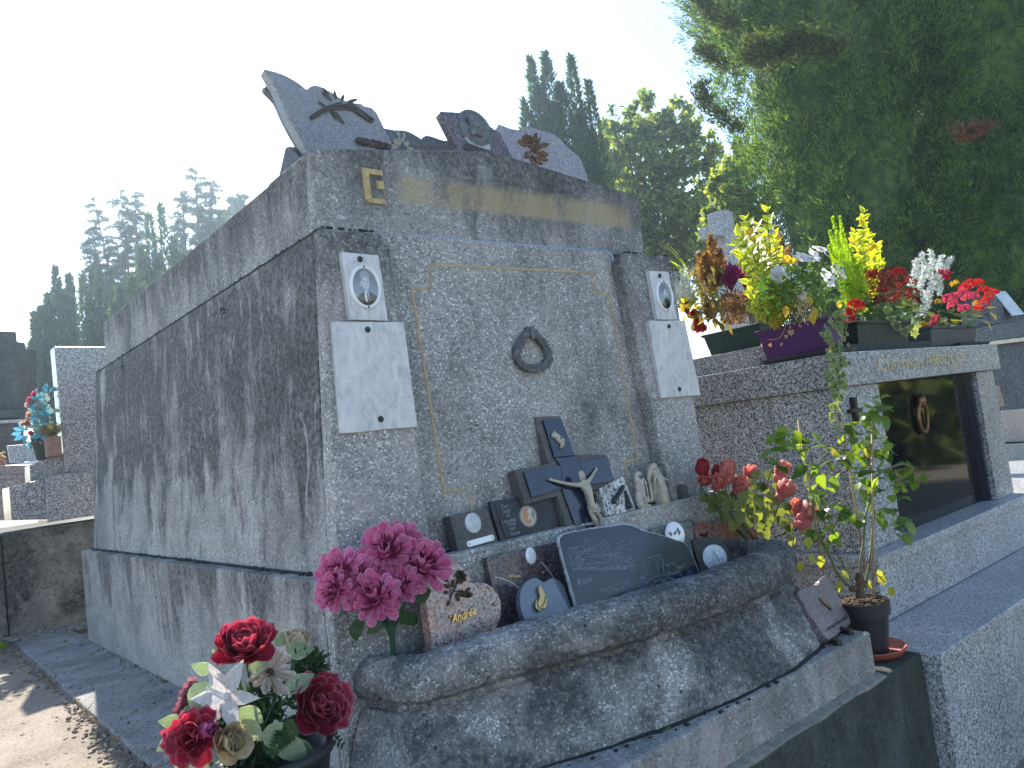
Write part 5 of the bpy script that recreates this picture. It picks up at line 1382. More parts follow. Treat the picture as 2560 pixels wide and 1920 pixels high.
cyl = [('slim dark cypress in front of the drooping cedar', [(372, 540, 24), (402, 515, 20), (350, 620, 30), (392, 640, 40)], 18), ('small bushy cypress close to the sloping roof edge of the big tomb', [(432, 600, 20), (455, 640, 26), (410, 690, 30)], 17),
       ('pair of tall pointed cypresses above the pale granite stele', [(138, 672, 22), (172, 690, 18), (155, 730, 26)], 20), ('low pointed cypress at the left end of the row', [(85, 785, 13), (102, 770, 14), (118, 740, 14)], 20),
       ('broad cypress right of the tall pointed pair', [(205, 690, 22), (230, 668, 22), (252, 700, 22), (275, 720, 26), (225, 760, 30)], 19), ('feathery light green conifer showing above the side wall of the big tomb', [(300, 720, 24), (330, 700, 26), (285, 760, 26), (355, 720, 26)], 16)]
for lab, tips, dist in cyl:
    far_spires('cypress_tree', lab, tips, dist, -0.3, 1, M_CYPF, 36000, .12, 'cypresses beyond the left tombs')
broadleaf('tree', 'small airy tree top peeping over the sloping roof edge', [(585, 510, 18), (600, 500, 14), (572, 535, 20), (560, 560, 22), (600, 560, 25)], 26, M_CEDAR, 1500, .14)
# trees across the road behind the viewer, mirrored in the black door
for i, (x, y, r) in enumerate(((15.5, -3.6, 2.0), (18.5, -5.2, 2.4), (22, -6.4, 2.6), (27, -8.2, 3.2), (19, -9.5, 2.6))):
    t = thing('broadleaf_tree', ('bushy roadside tree nearest the black door it is mirrored in', 'second roadside tree mirrored in the black door', 'middle roadside tree mirrored in the black door', 'farthest and largest roadside tree mirrored in the black door', 'roadside tree behind the others, mirrored in the black door')[i], 'tree', (x, y, -0.66), 'trees across the road')
    n = 2600
    q = unit(RNG.normal(size=(n // 20, 3))) * r * (0.4 + .6 * RNG.random((n // 20, 1))) * np.array([1, 1, .9]) + np.array([x, y, r * .8 - .5])
    pos = np.repeat(q, 20, 0) + RNG.normal(size=(n // 20 * 20, 3)) * .35
    vs, fs = leaf_cloud(pos, unit(RNG.normal(size=pos.shape)), .5, .2, .2)
    link('crown', np_mesh('crown', vs, fs, M_PLANE, org=(x, y, -0.66)), t)
    MB().tube([V(x, y, -.7), V(x, y, 3.5)], [.3, .15], 8).build('trunk', M_BARK, t)

# ---- neighbouring tombs
# pale stele tomb on the left, seen from its side
yS = 5.35
def xz(k, pts, y): return [at(*k(*p), 1, y) for p in pts]
st = thing('stele_tomb', 'pale speckled granite headstone tomb standing on an old stained concrete wall', 'tomb', (1.05, 5.6, 0.58))
q = xz(kl, [(375, 183), (800, 185), (800, 1050), (452, 1056)], yS)
MB().prism(q, (0, 0.14, 0)).build('headstone', M_STELE, st, bevel=0.004)
q = xz(kl, [(316, 1085), (800, 1010), (800, 1330), (328, 1400)], yS - 0.06)
MB().prism(q, (0, 0.34, 0)).build('base_block', M_STELE, st, bevel=0.004)
q = xz(kl, [(205, 1006), (440, 915), (455, 1062), (210, 1120)], yS + 0.05)
MB().prism(q, (0, 0.2, 0)).build('sloped_kerb', M_STELE, st, bevel=0.003)
q = xz(kl, [(62, 1156), (310, 1100), (325, 1378), (80, 1385)], yS - 0.03)
MB().prism(q, (0, 0.3, 0)).build('side_kerb', M_STELE, st, bevel=0.003)
wl = thing('concrete_wall', 'old concrete retaining wall, ochre and black stained, below the pale headstone', 'wall', (0.5, 5.25, 0))
MB().hexa([V(-0.9, 5.25, -0.05), V(0.576, 5.25, -0.05), V(0.576, 6.6, -0.05), V(-0.9, 6.6, -0.05), V(-0.9, 5.25, 0.571), V(0.576, 5.25, 0.575), V(0.576, 6.6, 0.575), V(-0.9, 6.6, 0.575)]).build('wall_block', M_WALLC, wl, bevel=0.01)
MB().hexa([V(0.582, 5.252, -0.05), V(2.4, 5.252, -0.05), V(2.4, 6.6, -0.05), V(0.582, 6.6, -0.05), V(0.582, 5.252, 0.576), V(2.4, 5.252, 0.57), V(2.4, 6.6, 0.578), V(0.582, 6.6, 0.578)]).build('wall_block', M_WALLC, wl, bevel=0.01)
mb = MB()
for k in range(60): mb.ball((random.uniform(0.55, 1.0), random.uniform(5.05, 5.25), random.uniform(-.01, .008)), (random.uniform(.01, .04), random.uniform(.008, .02), random.uniform(.004, .012)), nu=6, nv=4)
tag(mb.build('loose_mortar', M_MORTAR, wl), kind='stuff')
# rose granite tomb behind it
rt = thing('granite_grave', 'low old rose granite grave with stepped edges at the left edge', 'grave', (0.2, 7.6, 0.55))
y = 7.2
for k, (v0, v1, dx, nm) in enumerate(((1000, 1066, 0, 'top_slab'), (1066, 1100, .0, 'moulding'), (1100, 1200, .0, 'upper_step'), (1200, 1380, .0, 'lower_step'))):
    q = xz(kl, [(-300, v0 + 14), (205 - 0, v0), (215, v1), (-300, v1 + 14)], y - 0.05 * k)
    MB().prism(q, (0, 1.0, 0)).build(nm, M_ROSEG, rt, bevel=0.006)
q = xz(kl, [(40, 1005), (270, 968), (270, 985), (52, 1026)], y + 0.25)
MB().prism(q, (0, .5, 0)).build('white_slab', M_PORC, rt, bevel=.003)
o = MB().prism(xz(kl, [(48, 868), (225, 858), (268, 972), (70, 988)], y + 0.4), (0, .03, 0)).build('memorial_plaque', M_GREYLIGHT, bevel=.002, org=at(*kl(160, 980), 1, y + .4))
tag(o, 'pale grey granite plaque leaning on the rose granite grave at far left', 'plaque')
o = thing('terracotta_pot', 'small terracotta pot with yellow flowers at the left picture edge', 'pot', at(*kl(-12, 1058), 1, y + .1))
c = WM[o].translation
MB().lathe([(.03, 0), (.055, .03), (.058, .07), (.05, .10), (.04, .105)], c, 14).build('pot', m_plain('terracotta', (.36, .15, .08), .8, var=.3), o, smooth=True)
mb = MB()
for k in range(26):
    p = c + V(random.uniform(-.05, .05), random.uniform(-.05, .05), random.uniform(.10, .16)); mb.ball(p, (.012, .012, .008), nu=6, nv=4)
tag(mb.build('yellow_flowers', m_plain('yellow_petal', (.6, .38, .08), .6), o), kind='stuff')
M_MONU = m_terrazzo('dark_monument_stone', 0.07, 0.16, stain=0.6, streak=True, chip=60, big=1.2, pits=0.2, warm=0.3)
# dark stepped tomb far left
dt = thing('stone_monument', 'dark stepped stone monument at the left edge before the cypresses', 'monument', at(*kl(60, 610), 1, 9.5))
y = 9.5
MB().prism(xz(kl, [(-260, 70), (112, 80), (118, 150), (172, 155), (182, 200), (250, 198), (262, 612), (-260, 622)], y), (0, .6, 0)).build('headstone', M_MONU, dt, bevel=.01) if 'M_MONU' in globals() else None
MB().prism(xz(kl, [(-260, 622), (262, 613), (262, 668), (-260, 690)], y - .1), (0, .9, 0)).build('plinth', M_MONU, dt, bevel=.008)
MB().prism(xz(kl, [(-260, 705), (170, 684), (172, 706), (-260, 728)], y - .25), (0, .9, 0)).build('pale_ledge', M_GREYLIGHT, dt, bevel=.004)
MB().prism(xz(kl, [(-260, 730), (165, 708), (170, 1010), (-260, 1010)], y - .2), (0, .9, 0)).build('base', M_MONU, dt, bevel=.008)
# tombs at the far right
ft = thing('granite_monument', 'blue grey granite monument with stepped kerbs at the right edge', 'monument', (8.4, 3.0, -0.1))
y = 3.0
def zz(pts, y): return [at(*kz(*p), 1, y) for p in pts]
MB().prism(zz([(340, 430), (900, 360), (900, 460), (345, 530)], y), (0, .5, 0)).build('cap', M_DGREY, ft, bevel=.005)
MB().prism(zz([(360, 555), (900, 490), (900, 960), (420, 965)], y + .08), (0, .4, 0)).build('headstone', M_DGREY, ft, bevel=.004)
MB().prism(zz([(345, 530), (900, 462), (900, 490), (360, 556)], y + .02), (0, .45, 0)).build('ledge', M_STELE, ft, bevel=.003)
MB().prism(zz([(430, 968), (900, 930), (900, 1150), (470, 1165)], y - .35), (0, 1.0, 0)).build('kerb', M_STELE, ft, bevel=.004)
MB().prism(zz([(430, 1180), (900, 1160), (900, 1450), (470, 1460)], y - .6), (0, 1.4, 0)).build('lower_kerb', M_SALT, ft, bevel=.004)
MB().prism(zz([(470, 1462), (900, 1445), (900, 1560), (500, 1600)], y - .8), (0, 1.6, 0)).build('base', M_GREYLIGHT, ft, bevel=.004)
o = thing('memorial_plaque', 'dark plaque with gold ornament leaning low on the right hand monument', 'plaque', at(*kz(500, 940), 1, 2.75))
MB().prism(zz([(440, 800), (505, 798), (545, 935), (460, 945)], 2.75), (0, .03, 0)).build('stone', M_BOOKD, o, bevel=.002)
MB().prism(zz([(468, 915), (522, 908), (528, 930), (472, 938)], 2.74), (0, .012, 0)).build('gilt_strip', M_GOLDP, o, bevel=.002)
# slanted white tablet above
o = thing('white_tablet', 'slanted white tablet with faint writing on a dark granite desk, at the right edge', 'plaque', at(*kz(560, 360), 1, 3.2))
MB().prism(zz([(440, 255), (480, 220), (590, 352), (700, 360), (700, 395), (450, 410)], 3.15), (0, .3, 0)).build('desk', M_DGREY, o, bevel=.003)
P = Plate(at(*kz(560, 280), 1, 3.13), 32, -8)
slab('tablet', P.pts(kz, [(470, 202), (545, 198), (668, 345), (592, 354)]), P.n, .014, M_PORC, o, .002)
mb = MB()
for i in range(6):
    for k in range(5):
        a = 505 + 14 * i + k * 15; b = 222 + 20 * i + random.uniform(-2, 2)
        mb.tube(P.pts(kz, [(a, b), (a + 9, b - 1)], .0006), .002, 4)
tag(mb.build('faint_writing', m_plain('faint_grey_ink', (.4, .42, .45), .6), o), kind='stuff')
# granite cross behind the troughs
cr = thing('stone_cross', 'grey granite cross standing behind the dried brown plant', 'cross', at(*kn(660, 900), 1, 3.9))
y = 3.9
c0 = at(*kn(592, 110), 1, y); zt_ = c0.z
s_ = (at(*kn(680, 110), 1, y) - at(*kn(520, 110), 1, y)).length
sx_ = at(*kn(515, 110), 1, y).x
MB().box((sx_, y, zt_ - 2.2), (sx_ + .17, y + .16, zt_)).build('shaft', M_SALT, cr, bevel=.004)
MB().box((sx_ - .16, y + .004, at(*kn(470, 365), 1, y).z), (sx_ - .001, y + .156, at(*kn(470, 255), 1, y).z)).build('arm', M_SALT, cr, bevel=.004)
MB().box((sx_ + .171, y + .004, at(*kn(470, 365), 1, y).z), (sx_ + .33, y + .156, at(*kn(470, 255), 1, y).z)).build('arm', M_SALT, cr, bevel=.004)
# ---------------------------------------------------------------- leaves, petals, flowers
def blade(name, mat, w, prof, fold=0.15, curl=-0.2, cup=0.0, wave=0.0, seed=0, nx=5, ny=7, notch=0.0):
    """leaf or petal of unit length along +Y, half width w; attribute e = 0 on the rib, 1 on the rim"""
    rs = random.Random(seed); vs = []; es = []; fs = []
    for j in range(ny + 1):
        t = j / ny; k = prof(t) * w
        for i in range(nx):
            x = -1 + 2 * i / (nx - 1)
            y = t - (notch * (1 - abs(x)) if j == ny else 0)
            z = fold * abs(x) * k + curl * t * t + cup * x * x * k + wave * math.sin(t * 9 + x * 2 + seed) * abs(x)
            vs.append((x * k + 0.02 * wave * rs.uniform(-1, 1), y, z)); es.append(max(abs(x), (t - .8) * 5 if t > .8 else 0))
    for j in range(ny):
        for i in range(nx - 1):
            fs.append((j * nx + i, j * nx + i + 1, (j + 1) * nx + i + 1, (j + 1) * nx + i))
    me = bpy.data.meshes.new(name); me.from_pydata(vs, [], fs); me.materials.append(mat)
    me.polygons.foreach_set('use_smooth', [True] * len(fs))
    a = me.attributes.new('e', 'FLOAT', 'POINT'); a.data.foreach_set('value', es)
    return me
OVATE = lambda t: max(0.02, math.sin(math.pi * min(1, t ** 0.72)) ** 0.9)
LANCE = lambda t: max(0.02, math.sin(math.pi * t ** 0.85) ** 1.1)
SPOON = lambda t: max(0.10, (0.25 + 0.95 * t) * (1 - max(0, (t - .72) / .28) ** 2 * .72))
ROUND = lambda t: max(0.12, math.sin(math.pi * (0.08 + 0.80 * t)) ** 0.7)
def ivy_mesh(name, mat):
    pts = [(0, 0), (.28, -.10), (.55, .10), (.34, .32), (.48, .58), (.22, .62), (0, 1.0), (-.22, .62), (-.48, .58), (-.34, .32), (-.55, .10), (-.28, -.10)]
    vs = [(0, .35, 0)] + [(x, y, .12 * abs(x) - .10 * y * y) for x, y in pts]
    fs = [(0, i, i % 12 + 1) for i in range(1, 13)]
    me = bpy.data.meshes.new(name); me.from_pydata(vs, [], fs); me.materials.append(mat)
    a = me.attributes.new('e', 'FLOAT', 'POINT'); a.data.foreach_set('value', [0.0] + [1.0] * 12)
    me.polygons.foreach_set('use_smooth', [True] * 12)
    return me

def flower(parent, name, c, axis, R, rings, metas, core=None, core_r=0.15, petal='petal', jit=0.12):
    """a flower part with every petal a sub-part; rings: (count, base radius, opening angle, length)"""
    axis = Vector(axis).normalized(); a1 = axis.cross(V(0.31, 0.2, 0.93)).normalized(); a2 = axis.cross(a1)
    head = MB().ball(c, R * core_r, nu=8, nv=6).build(name, core, parent, smooth=True)
    for ri, (n, br, op, ln) in enumerate(rings):
        for i in range(n):
            a = 2 * math.pi * (i + 0.5 * (ri % 2)) / n + random.uniform(-jit, jit)
            out = a1 * math.cos(a) + a2 * math.sin(a)
            o_ = R_(op) + random.uniform(-jit, jit)
            d = out * math.sin(o_) + axis * math.cos(o_); up = axis * math.sin(o_) - out * math.cos(o_)
            s = R * ln * random.uniform(.9, 1.1)
            link(petal, random.choice(metas), head, aim(Vector(c) + out * (R * br), d, up + rdir() * .12, s))
    return head

def leaves_on(parent, name, me_list, items, ln, jit=0.25):
    """items: (position, direction, up) -> one leaf object each"""
    for (p, d, u) in items:
        link(name, random.choice(me_list), parent, aim(p, Vector(d) + rdir() * jit, Vector(u) + rdir() * jit, ln * random.uniform(.75, 1.15)))

def canes(parent, paths, r, mat, name='stem'):
    for p in paths:
        MB().tube(spline(p, 6), r, 6).build(name, mat, parent, smooth=True)

TOCAM = -FWD
M_STEMG = m_plain('green_plastic_stem', (0.02, 0.06, 0.03), 0.5, var=.3)
M_STEMW = m_plain('woody_green_cane', (0.10, 0.12, 0.045), 0.6, var=.4, scale=60)
M_STEMB = m_plain('brown_twig', (0.09, 0.055, 0.03), 0.8, var=.4, scale=80)
M_BAMBOO = m_plain('bamboo_stake', (0.36, 0.24, 0.13), 0.6, var=.3, scale=50)

# ---- pink chrysanthemum bunch in the planter
M_MUM = m_leaf('pink_silk_petal', [(0.58, 0.10, 0.26), (0.68, 0.17, 0.35), (0.74, 0.25, 0.43), (0.64, 0.13, 0.30)], .3, (1.3, .8, .9), .55, edge=((0.72, 0.36, 0.54), .70))
mum_p = [blade('silk_petal', M_MUM, .24, SPOON, .05, .16 + .08 * k, .55, .01, k) for k in range(4)]
M_MUMC = m_leaf('deep_pink_silk', [(0.25, 0.02, 0.09), (0.4, 0.05, 0.16)], .2, (1.2, .8, .9), .6)
b0 = at(*k5(560, 1480), 1, 1.69)
mm = thing('flower_bunch', 'bunch of bright pink artificial chrysanthemums standing in the left end of the planter', 'flowers', b0)
heads = [((205, 915), 1.66, 150), ((520, 775), 1.68, 178), ((765, 870), 1.64, 165), ((445, 1090), 1.60, 160), ((160, 1050), 1.63, 125), ((620, 705), 1.72, 125), ((330, 940), 1.66, 120), ((620, 1000), 1.63, 120)]
for (uv, y, rp) in heads:
    c = at(*k5(*uv), 1, y); R = rp / 2.766 / F_PX * (c - CAM).dot(FWD) * 1.12
    ax = (TOCAM * .8 + V(0, 0, .45) + V((uv[0] - 450) / 900, 0, 0)).normalized()
    hd = MB().ball(c, R * .42, nu=10, nv=8).build('chrysanthemum', M_MUMC, mm, smooth=True)
    n = 37
    a1 = ax.cross(V(.3, .2, .9)).normalized(); a2 = ax.cross(a1)
    for i in range(n):
        z = 1 - 1.45 * (i + .5) / n; rr_ = math.sqrt(max(0, 1 - z * z)); a = i * 2.39996
        d = ax * z + (a1 * math.cos(a) + a2 * math.sin(a)) * rr_
        d = (d + rdir() * .10).normalized()
        up = (ax - d * d.dot(ax)) + rdir() * .15
        s = R * (.66 if z > .35 else .76) * random.uniform(.9, 1.1)
        link('petal', mum_p[i % 4], hd, aim(c + d * R * .30, d, up, (s * 1.15, s, s)))
    q = []
    for i in range(60):
        d = (ax * random.uniform(-.5, 1) + rdir() * .8).normalized()
        q.append((c + d * R * .2, d))
    vs, fs = leaf_cloud(np.array([list(p) for p, d in q]), np.array([list(d) for p, d in q]), R * .6, R * .14, .3)
    tag(link('inner_petals', np_mesh('inner_petals', vs, fs, M_MUMC, org=b0), mm), kind='stuff')
canes(mm, [[at(*k5(*uv), 1, y), at(*k5(540 + (uv[0] - 450) * .12, 1290), 1, 1.68), b0 + V(random.uniform(-.01, .01), 0, -.02)] for uv, y, r in heads], .0035, M_STEMG)
M_SILKL = m_leaf('green_silk_leaf', [(0.02, 0.055, 0.02), (0.04, 0.09, 0.03), (0.06, 0.11, 0.035)], .25, None, .6)
silk = [blade('silk_leaf', M_SILKL, .36, lambda t: OVATE(t) * (1 + .22 * math.sin(t * 22)), .12, -.25, 0, .03, k) for k in range(3)]
leaves_on(mm, 'leaf', silk, [(at(*k5(x, y), 1, 1.65), d, TOCAM) for x, y, d in ((610, 1180, (.3, -.2, -1)), (640, 1200, (.5, 0, -.8)), (700, 1090, (1, 0, -.1)), (330, 1230, (-.6, 0, -.9)), (300, 1260, (-.2, 0, -1)), (480, 1250, (-.6, 0, -.6)))], .055)

# ---- bouquet in a dark pot at the lower left
bq = thing('flower_pot', 'dark pot of mixed artificial flowers: red peonies, white lily and cream rose', 'flowers', (0.61, 1.60, 0.0))
MB().lathe([(.075, 0.0), (.105, .16), (.112, .165), (.112, .18), (.098, .18), (.094, .15), (.01, .15)], (0.61, 1.60, 0.0), 24).build('pot', m_plain('dark_pot_plastic', (.012, .014, .016), .45), bq, smooth=True)
M_PEO = m_leaf('crimson_silk_petal', [(0.30, 0.012, 0.03), (0.40, 0.02, 0.05), (0.26, 0.01, 0.035), (0.46, 0.035, 0.075)], .3, (1.3, .7, .8), .55, edge=((0.52, 0.13, 0.19), .74))
M_PEO2 = m_leaf('dusky_crimson_petal', [(0.22, 0.010, 0.035), (0.32, 0.02, 0.06), (0.38, 0.04, 0.09)], .3, (1.3, .7, .8), .55, edge=((0.50, 0.16, 0.22), .72))
peo = [blade('peony_petal', M_PEO, .46, ROUND, .02, .10 + .10 * k, .55, .035, k, 7, 7, .05) for k in range(4)]
peo2 = [blade('peony_petal', M_PEO2, .46, ROUND, .02, .10 + .10 * k, .55, .04, k + 9, 7, 7, .05) for k in range(4)]
def bqp(x, y, yy=1.60): return at(*km(x, y), 1, yy)
PEONY = [(7, .16, 82, 1.0), (8, .16, 62, .95), (8, .14, 44, .86), (8, .10, 28, .78), (7, .06, 15, .68), (5, .03, 6, .58)]
flower(bq, 'peony', bqp(930, 400, 1.60), V(-.15, -.55, .85), .060, PEONY, peo, M_PEO)
flower(bq, 'peony', bqp(1690, 1000, 1.63), V(.15, -.9, .35), .066, PEONY, peo2, M_PEO2)
flower(bq, 'peony', bqp(390, 1330, 1.55), V(-.5, -.6, .35), .046, [(6, .16, 95, 1.0), (7, .14, 70, .95), (7, .12, 45, .85), (6, .06, 25, .75)], peo, M_PEO)
M_PINKB = m_leaf('magenta_bud', [(0.36, 0.05, 0.16), (0.45, 0.09, 0.22)], .3, (1.2, .8, .9))
bud = [blade('bud_petal', M_PINKB, .5, ROUND, 0, .5, .5, 0, k) for k in range(2)]
flower(bq, 'magenta_bud', bqp(490, 1250, 1.53), V(.1, -.9, .2), .030, [(5, .3, 30, 1.0), (4, .15, 12, .9)], bud, M_PINKB, .5)
M_LILY = m_leaf('white_silk_lily', [(0.62, 0.58, 0.56), (0.68, 0.64, 0.62), (0.60, 0.60, 0.63)], .35, (1.05, 1, 1), .55)
lil = [blade('lily_petal', M_LILY, .24, LANCE, .28, -.16 - .1 * k, 0, .01, k) for k in range(3)]
lc = bqp(735, 870, 1.545); lax = (TOCAM + V(0, 0, .25)).normalized()
lh = flower(bq, 'lily', lc, lax, .062, [(3, .06, 62, 1.0), (3, .06, 66, .98)], lil, M_LILY, .12)
for k in range(6): MB().tube(spline([lc, lc + lax * .02 + rdir() * .004, lc + lax * .035 + V(-.016, 0, .022) + rdir() * .007], 3), .0011, 5).build('stamen', M_PORC, lh)
M_CREAM = m_leaf('cream_silk_rose', [(0.50, 0.45, 0.28), (0.56, 0.50, 0.33), (0.46, 0.42, 0.25)], .35, (1.2, 1.0, .7), .55, edge=((0.58, 0.44, 0.36), .86))
cre = [blade('rose_petal', M_CREAM, .52, ROUND, 0, .22 + .12 * k, .5, .02, k, 7) for k in range(3)]
ROSE = [(5, .20, 60, .95), (5, .16, 40, .95), (5, .12, 24, .9), (4, .06, 12, .85), (3, .02, 4, .75)]
flower(bq, 'cream_rose', bqp(725, 1370, 1.52), V(.05, -.95, .25), .044, ROSE, cre, m_plain('yellow_heart', (.5, .36, .05), .7))
M_CREAMB = m_leaf('cream_and_rust_petal', [(0.58, 0.50, 0.36), (0.52, 0.40, 0.24)], .35, (1.2, 1.0, .7), .55, edge=((0.62, 0.56, 0.45), .6))
creb = [blade('bud_petal', M_CREAMB, .42, ROUND, 0, .12 + .10 * k, .5, .02, k, 7) for k in range(3)]
flower(bq, 'cream_rosebud', bqp(1480, 460, 1.66), V(.1, -.25, .95), .058, [(4, .16, 24, 1.0), (4, .12, 15, 1.05), (3, .06, 6, 1.05)], creb, M_CREAMB, .22)
M_GERB = m_leaf('dusty_gerbera_petal', [(0.34, 0.24, 0.20), (0.44, 0.35, 0.28), (0.50, 0.44, 0.36)], .3, (1.1, 1, .8), .6, edge=((0.52, 0.47, 0.39), .6))
ger = [blade('gerbera_petal', M_GERB, .14, SPOON, .1, -.05 + .1 * k, .3, .01, k) for k in range(3)]
flower(bq, 'gerbera', bqp(1200, 620, 1.60), V(.25, -.75, .55), .048, [(16, .18, 86, 1.0), (14, .15, 70, .85), (10, .10, 45, .5)], ger, m_plain('dark_heart', (.06, .035, .025), .8), .2)
M_STAT = m_leaf('mauve_statice', [(0.25, 0.08, 0.12), (0.36, 0.14, 0.18), (0.44, 0.22, 0.25)], .3, (1.1, .9, .9))
sta = [blade('statice_petal', M_STAT, .4, ROUND, .1, .1, .3, .03, k) for k in range(2)]
for (x, y) in ((380, 740), (330, 800), (300, 870), (350, 900), (270, 960), (310, 1010), (250, 1030), (380, 850)):
    flower(bq, 'statice_floret', bqp(x, y, 1.62), TOCAM + rdir() * .6, .016, [(6, .2, 70, 1.0), (4, .1, 35, .8)], sta, M_STAT, .3)
M_PALE = m_leaf('pale_silk_leaf', [(0.24, 0.33, 0.20), (0.34, 0.42, 0.28), (0.18, 0.27, 0.14)], .3, (1.2, 1.2, .7), .55, edge=((0.38, 0.45, 0.30), .75))
pale = [blade('pale_leaf', M_PALE, .33, OVATE, .15, -.2, 0, .02, k) for k in range(3)]
for (x, y, yy, d, s) in ((1380, 380, 1.63, (.9, -.2, -.15), .062), (1260, 330, 1.66, (.7, 0, .5), .045), (480, 690, 1.58, (-.4, -.2, -.8), .070), (560, 600, 1.58, (-.7, 0, .4), .040), (1400, 810, 1.62, (.8, -.2, .3), .060), (1290, 800, 1.62, (.9, -.2, .1), .060), (900, 1130, 1.52, (.45, -.2, -.9), .058), (870, 1000, 1.53, (.6, -.1, -.7), .060), (420, 960, 1.60, (-.6, -.1, -.5), .055), (1100, 1290, 1.56, (.9, -.3, -.3), .075), (1300, 1330, 1.56, (.6, -.3, -.8), .075), (210, 1290, 1.6, (-.9, -.1, -.3), .045), (230, 1330, 1.58, (-.8, -.1, -.5), .042), (240, 1150, 1.60, (-.7, 0, .2), .042), (700, 500, 1.64, (-.4, 0, .5), .035), (960, 600, 1.58, (.8, -.1, .3), .05), (1420, 1350, 1.58, (.5, -.2, -.9), .075), (270, 1420, 1.56, (-.4, -.2, -.9), .05), (480, 1560, 1.54, (-.2, -.2, -.6), .04), (430, 1600, 1.54, (-.6, -.2, -.4), .04)):
    link('pale_leaf', random.choice(pale), bq, aim(bqp(x, y, yy), V(*d), TOCAM + V(0, 0, .3), s))
fern = [blade('fern_leaf', M_SILKL, .22, LANCE, .1, -.1, 0, .02, k) for k in range(2)]
def frond(parent, p0, p1, n, L, mat=M_STEMG):
    p0, p1 = Vector(p0), Vector(p1); d = (p1 - p0).normalized(); side = d.cross(TOCAM).normalized()
    MB().tube([p0, p0.lerp(p1, .5) + V(0, 0, .004), p1], .0012, 5).build('fern_stem', mat, parent)
    for i in range(n):
        for s_ in (-1, 1): link('fern_leaf', fern[i % 2], parent, aim(p0.lerp(p1, (i + .5) / n), d * .6 + side * s_, TOCAM, L * (1.1 - .6 * i / n)))
for a, b, n, L in (((1350, 1150, 1.55), (1480, 1320, 1.53), 6, .020), ((1380, 1270, 1.55), (1200, 1510, 1.52), 7, .022), ((1500, 1180, 1.56), (1290, 1400, 1.53), 6, .022), ((1820, 1260, 1.62), (2000, 1420, 1.58), 5, .018), ((1800, 1320, 1.62), (1850, 1450, 1.6), 4, .018)):
    frond(bq, bqp(*a), bqp(*b), n, L)
q, d = [], []
for k in range(420):
    q.append(list(bqp(1600 + max(-130, min(130, random.gauss(0, 75))), 560 + max(-90, min(90, random.gauss(0, 60))), 1.66 + random.uniform(-.03, .03)))); d.append(list((V(.5, 0, .6) + rdir() * .8).normalized()))
for k in range(700):
    q.append(list(bqp(1000 + max(-480, min(520, random.gauss(0, 300))), 1150 + max(-280, min(430, random.gauss(0, 230))), 1.63 + random.uniform(-.03, .05)))); d.append(list((V(0, -.3, .2) + rdir()).normalized()))
vs, fs = leaf_cloud(np.array(q), np.array(d), .034, .0045, .2)
tag(link('filler_greenery', np_mesh('filler_greenery', vs, fs, M_SILKL, org=WM[bq].translation), bq), kind='stuff')
mb = MB()
for k in range(40): mb.ball(bqp(780 + random.gauss(0, 35), 1060 + random.gauss(0, 30), 1.54), random.uniform(.003, .006), nu=6, nv=4)
tag(mb.build('grey_moss', m_plain('grey_dried_moss', (.22, .22, .18), .9, var=.4), bq), kind='stuff')
c = bqp(1285, 270, 1.66)
for dx, dz in ((-.012, .03), (0, .052), (.01, .03)):
    st_ = MB().tube(spline([c, c + V(dx * .3, 0, dz * .6), c + V(dx, 0, dz)], 3), .0011, 5).ball(c + V(dx, 0, dz), .0035, nu=6, nv=5).build('long_stamen', m_plain('cream_stamen_%d' % (dz * 1000), (.5, .45, .3), .6), bq)
canes(bq, [[bqp(x, y, 1.61), bqp(1100, 1300, 1.60), V(.61, 1.60, .15)] for x, y in ((930, 400), (1690, 1000), (735, 900), (725, 1370), (1480, 480), (1200, 640), (390, 1330), (330, 870))], .003, M_STEMG)

# ---- salmon roses bunch at the right end of the planter
M_SALM = m_leaf('salmon_silk_petal', [(0.60, 0.16, 0.15), (0.68, 0.26, 0.24), (0.58, 0.13, 0.14), (0.72, 0.34, 0.31)], .4, (1.4, .9, .7), .55, edge=((0.68, 0.33, 0.27), .82))
sal = [blade('rose_petal', M_SALM, .46, ROUND, 0, .08 + .10 * k, .55, .02, k, 7) for k in range(3)]
M_REDR = m_leaf('deep_red_silk_petal', [(0.33, 0.025, 0.04), (0.44, 0.05, 0.06)], .35, (1.4, .8, .7), .55)
rdr = [blade('rose_petal', M_REDR, .46, ROUND, 0, .08 + .10 * k, .55, .02, k, 7) for k in range(2)]
rb0 = at(*k6(1760, 960), 1, 1.66)
rs_ = thing('rose_bunch', 'bunch of salmon and red artificial roses lying over the right end of the planter', 'flowers', rb0)
BUD = [(3, .16, 20, 1.0), (4, .14, 12, 1.05), (3, .06, 4, 1.0)]
OPEN = [(4, .18, 40, .9), (5, .16, 22, 1.0), (4, .12, 12, 1.05), (3, .05, 5, 1.0)]
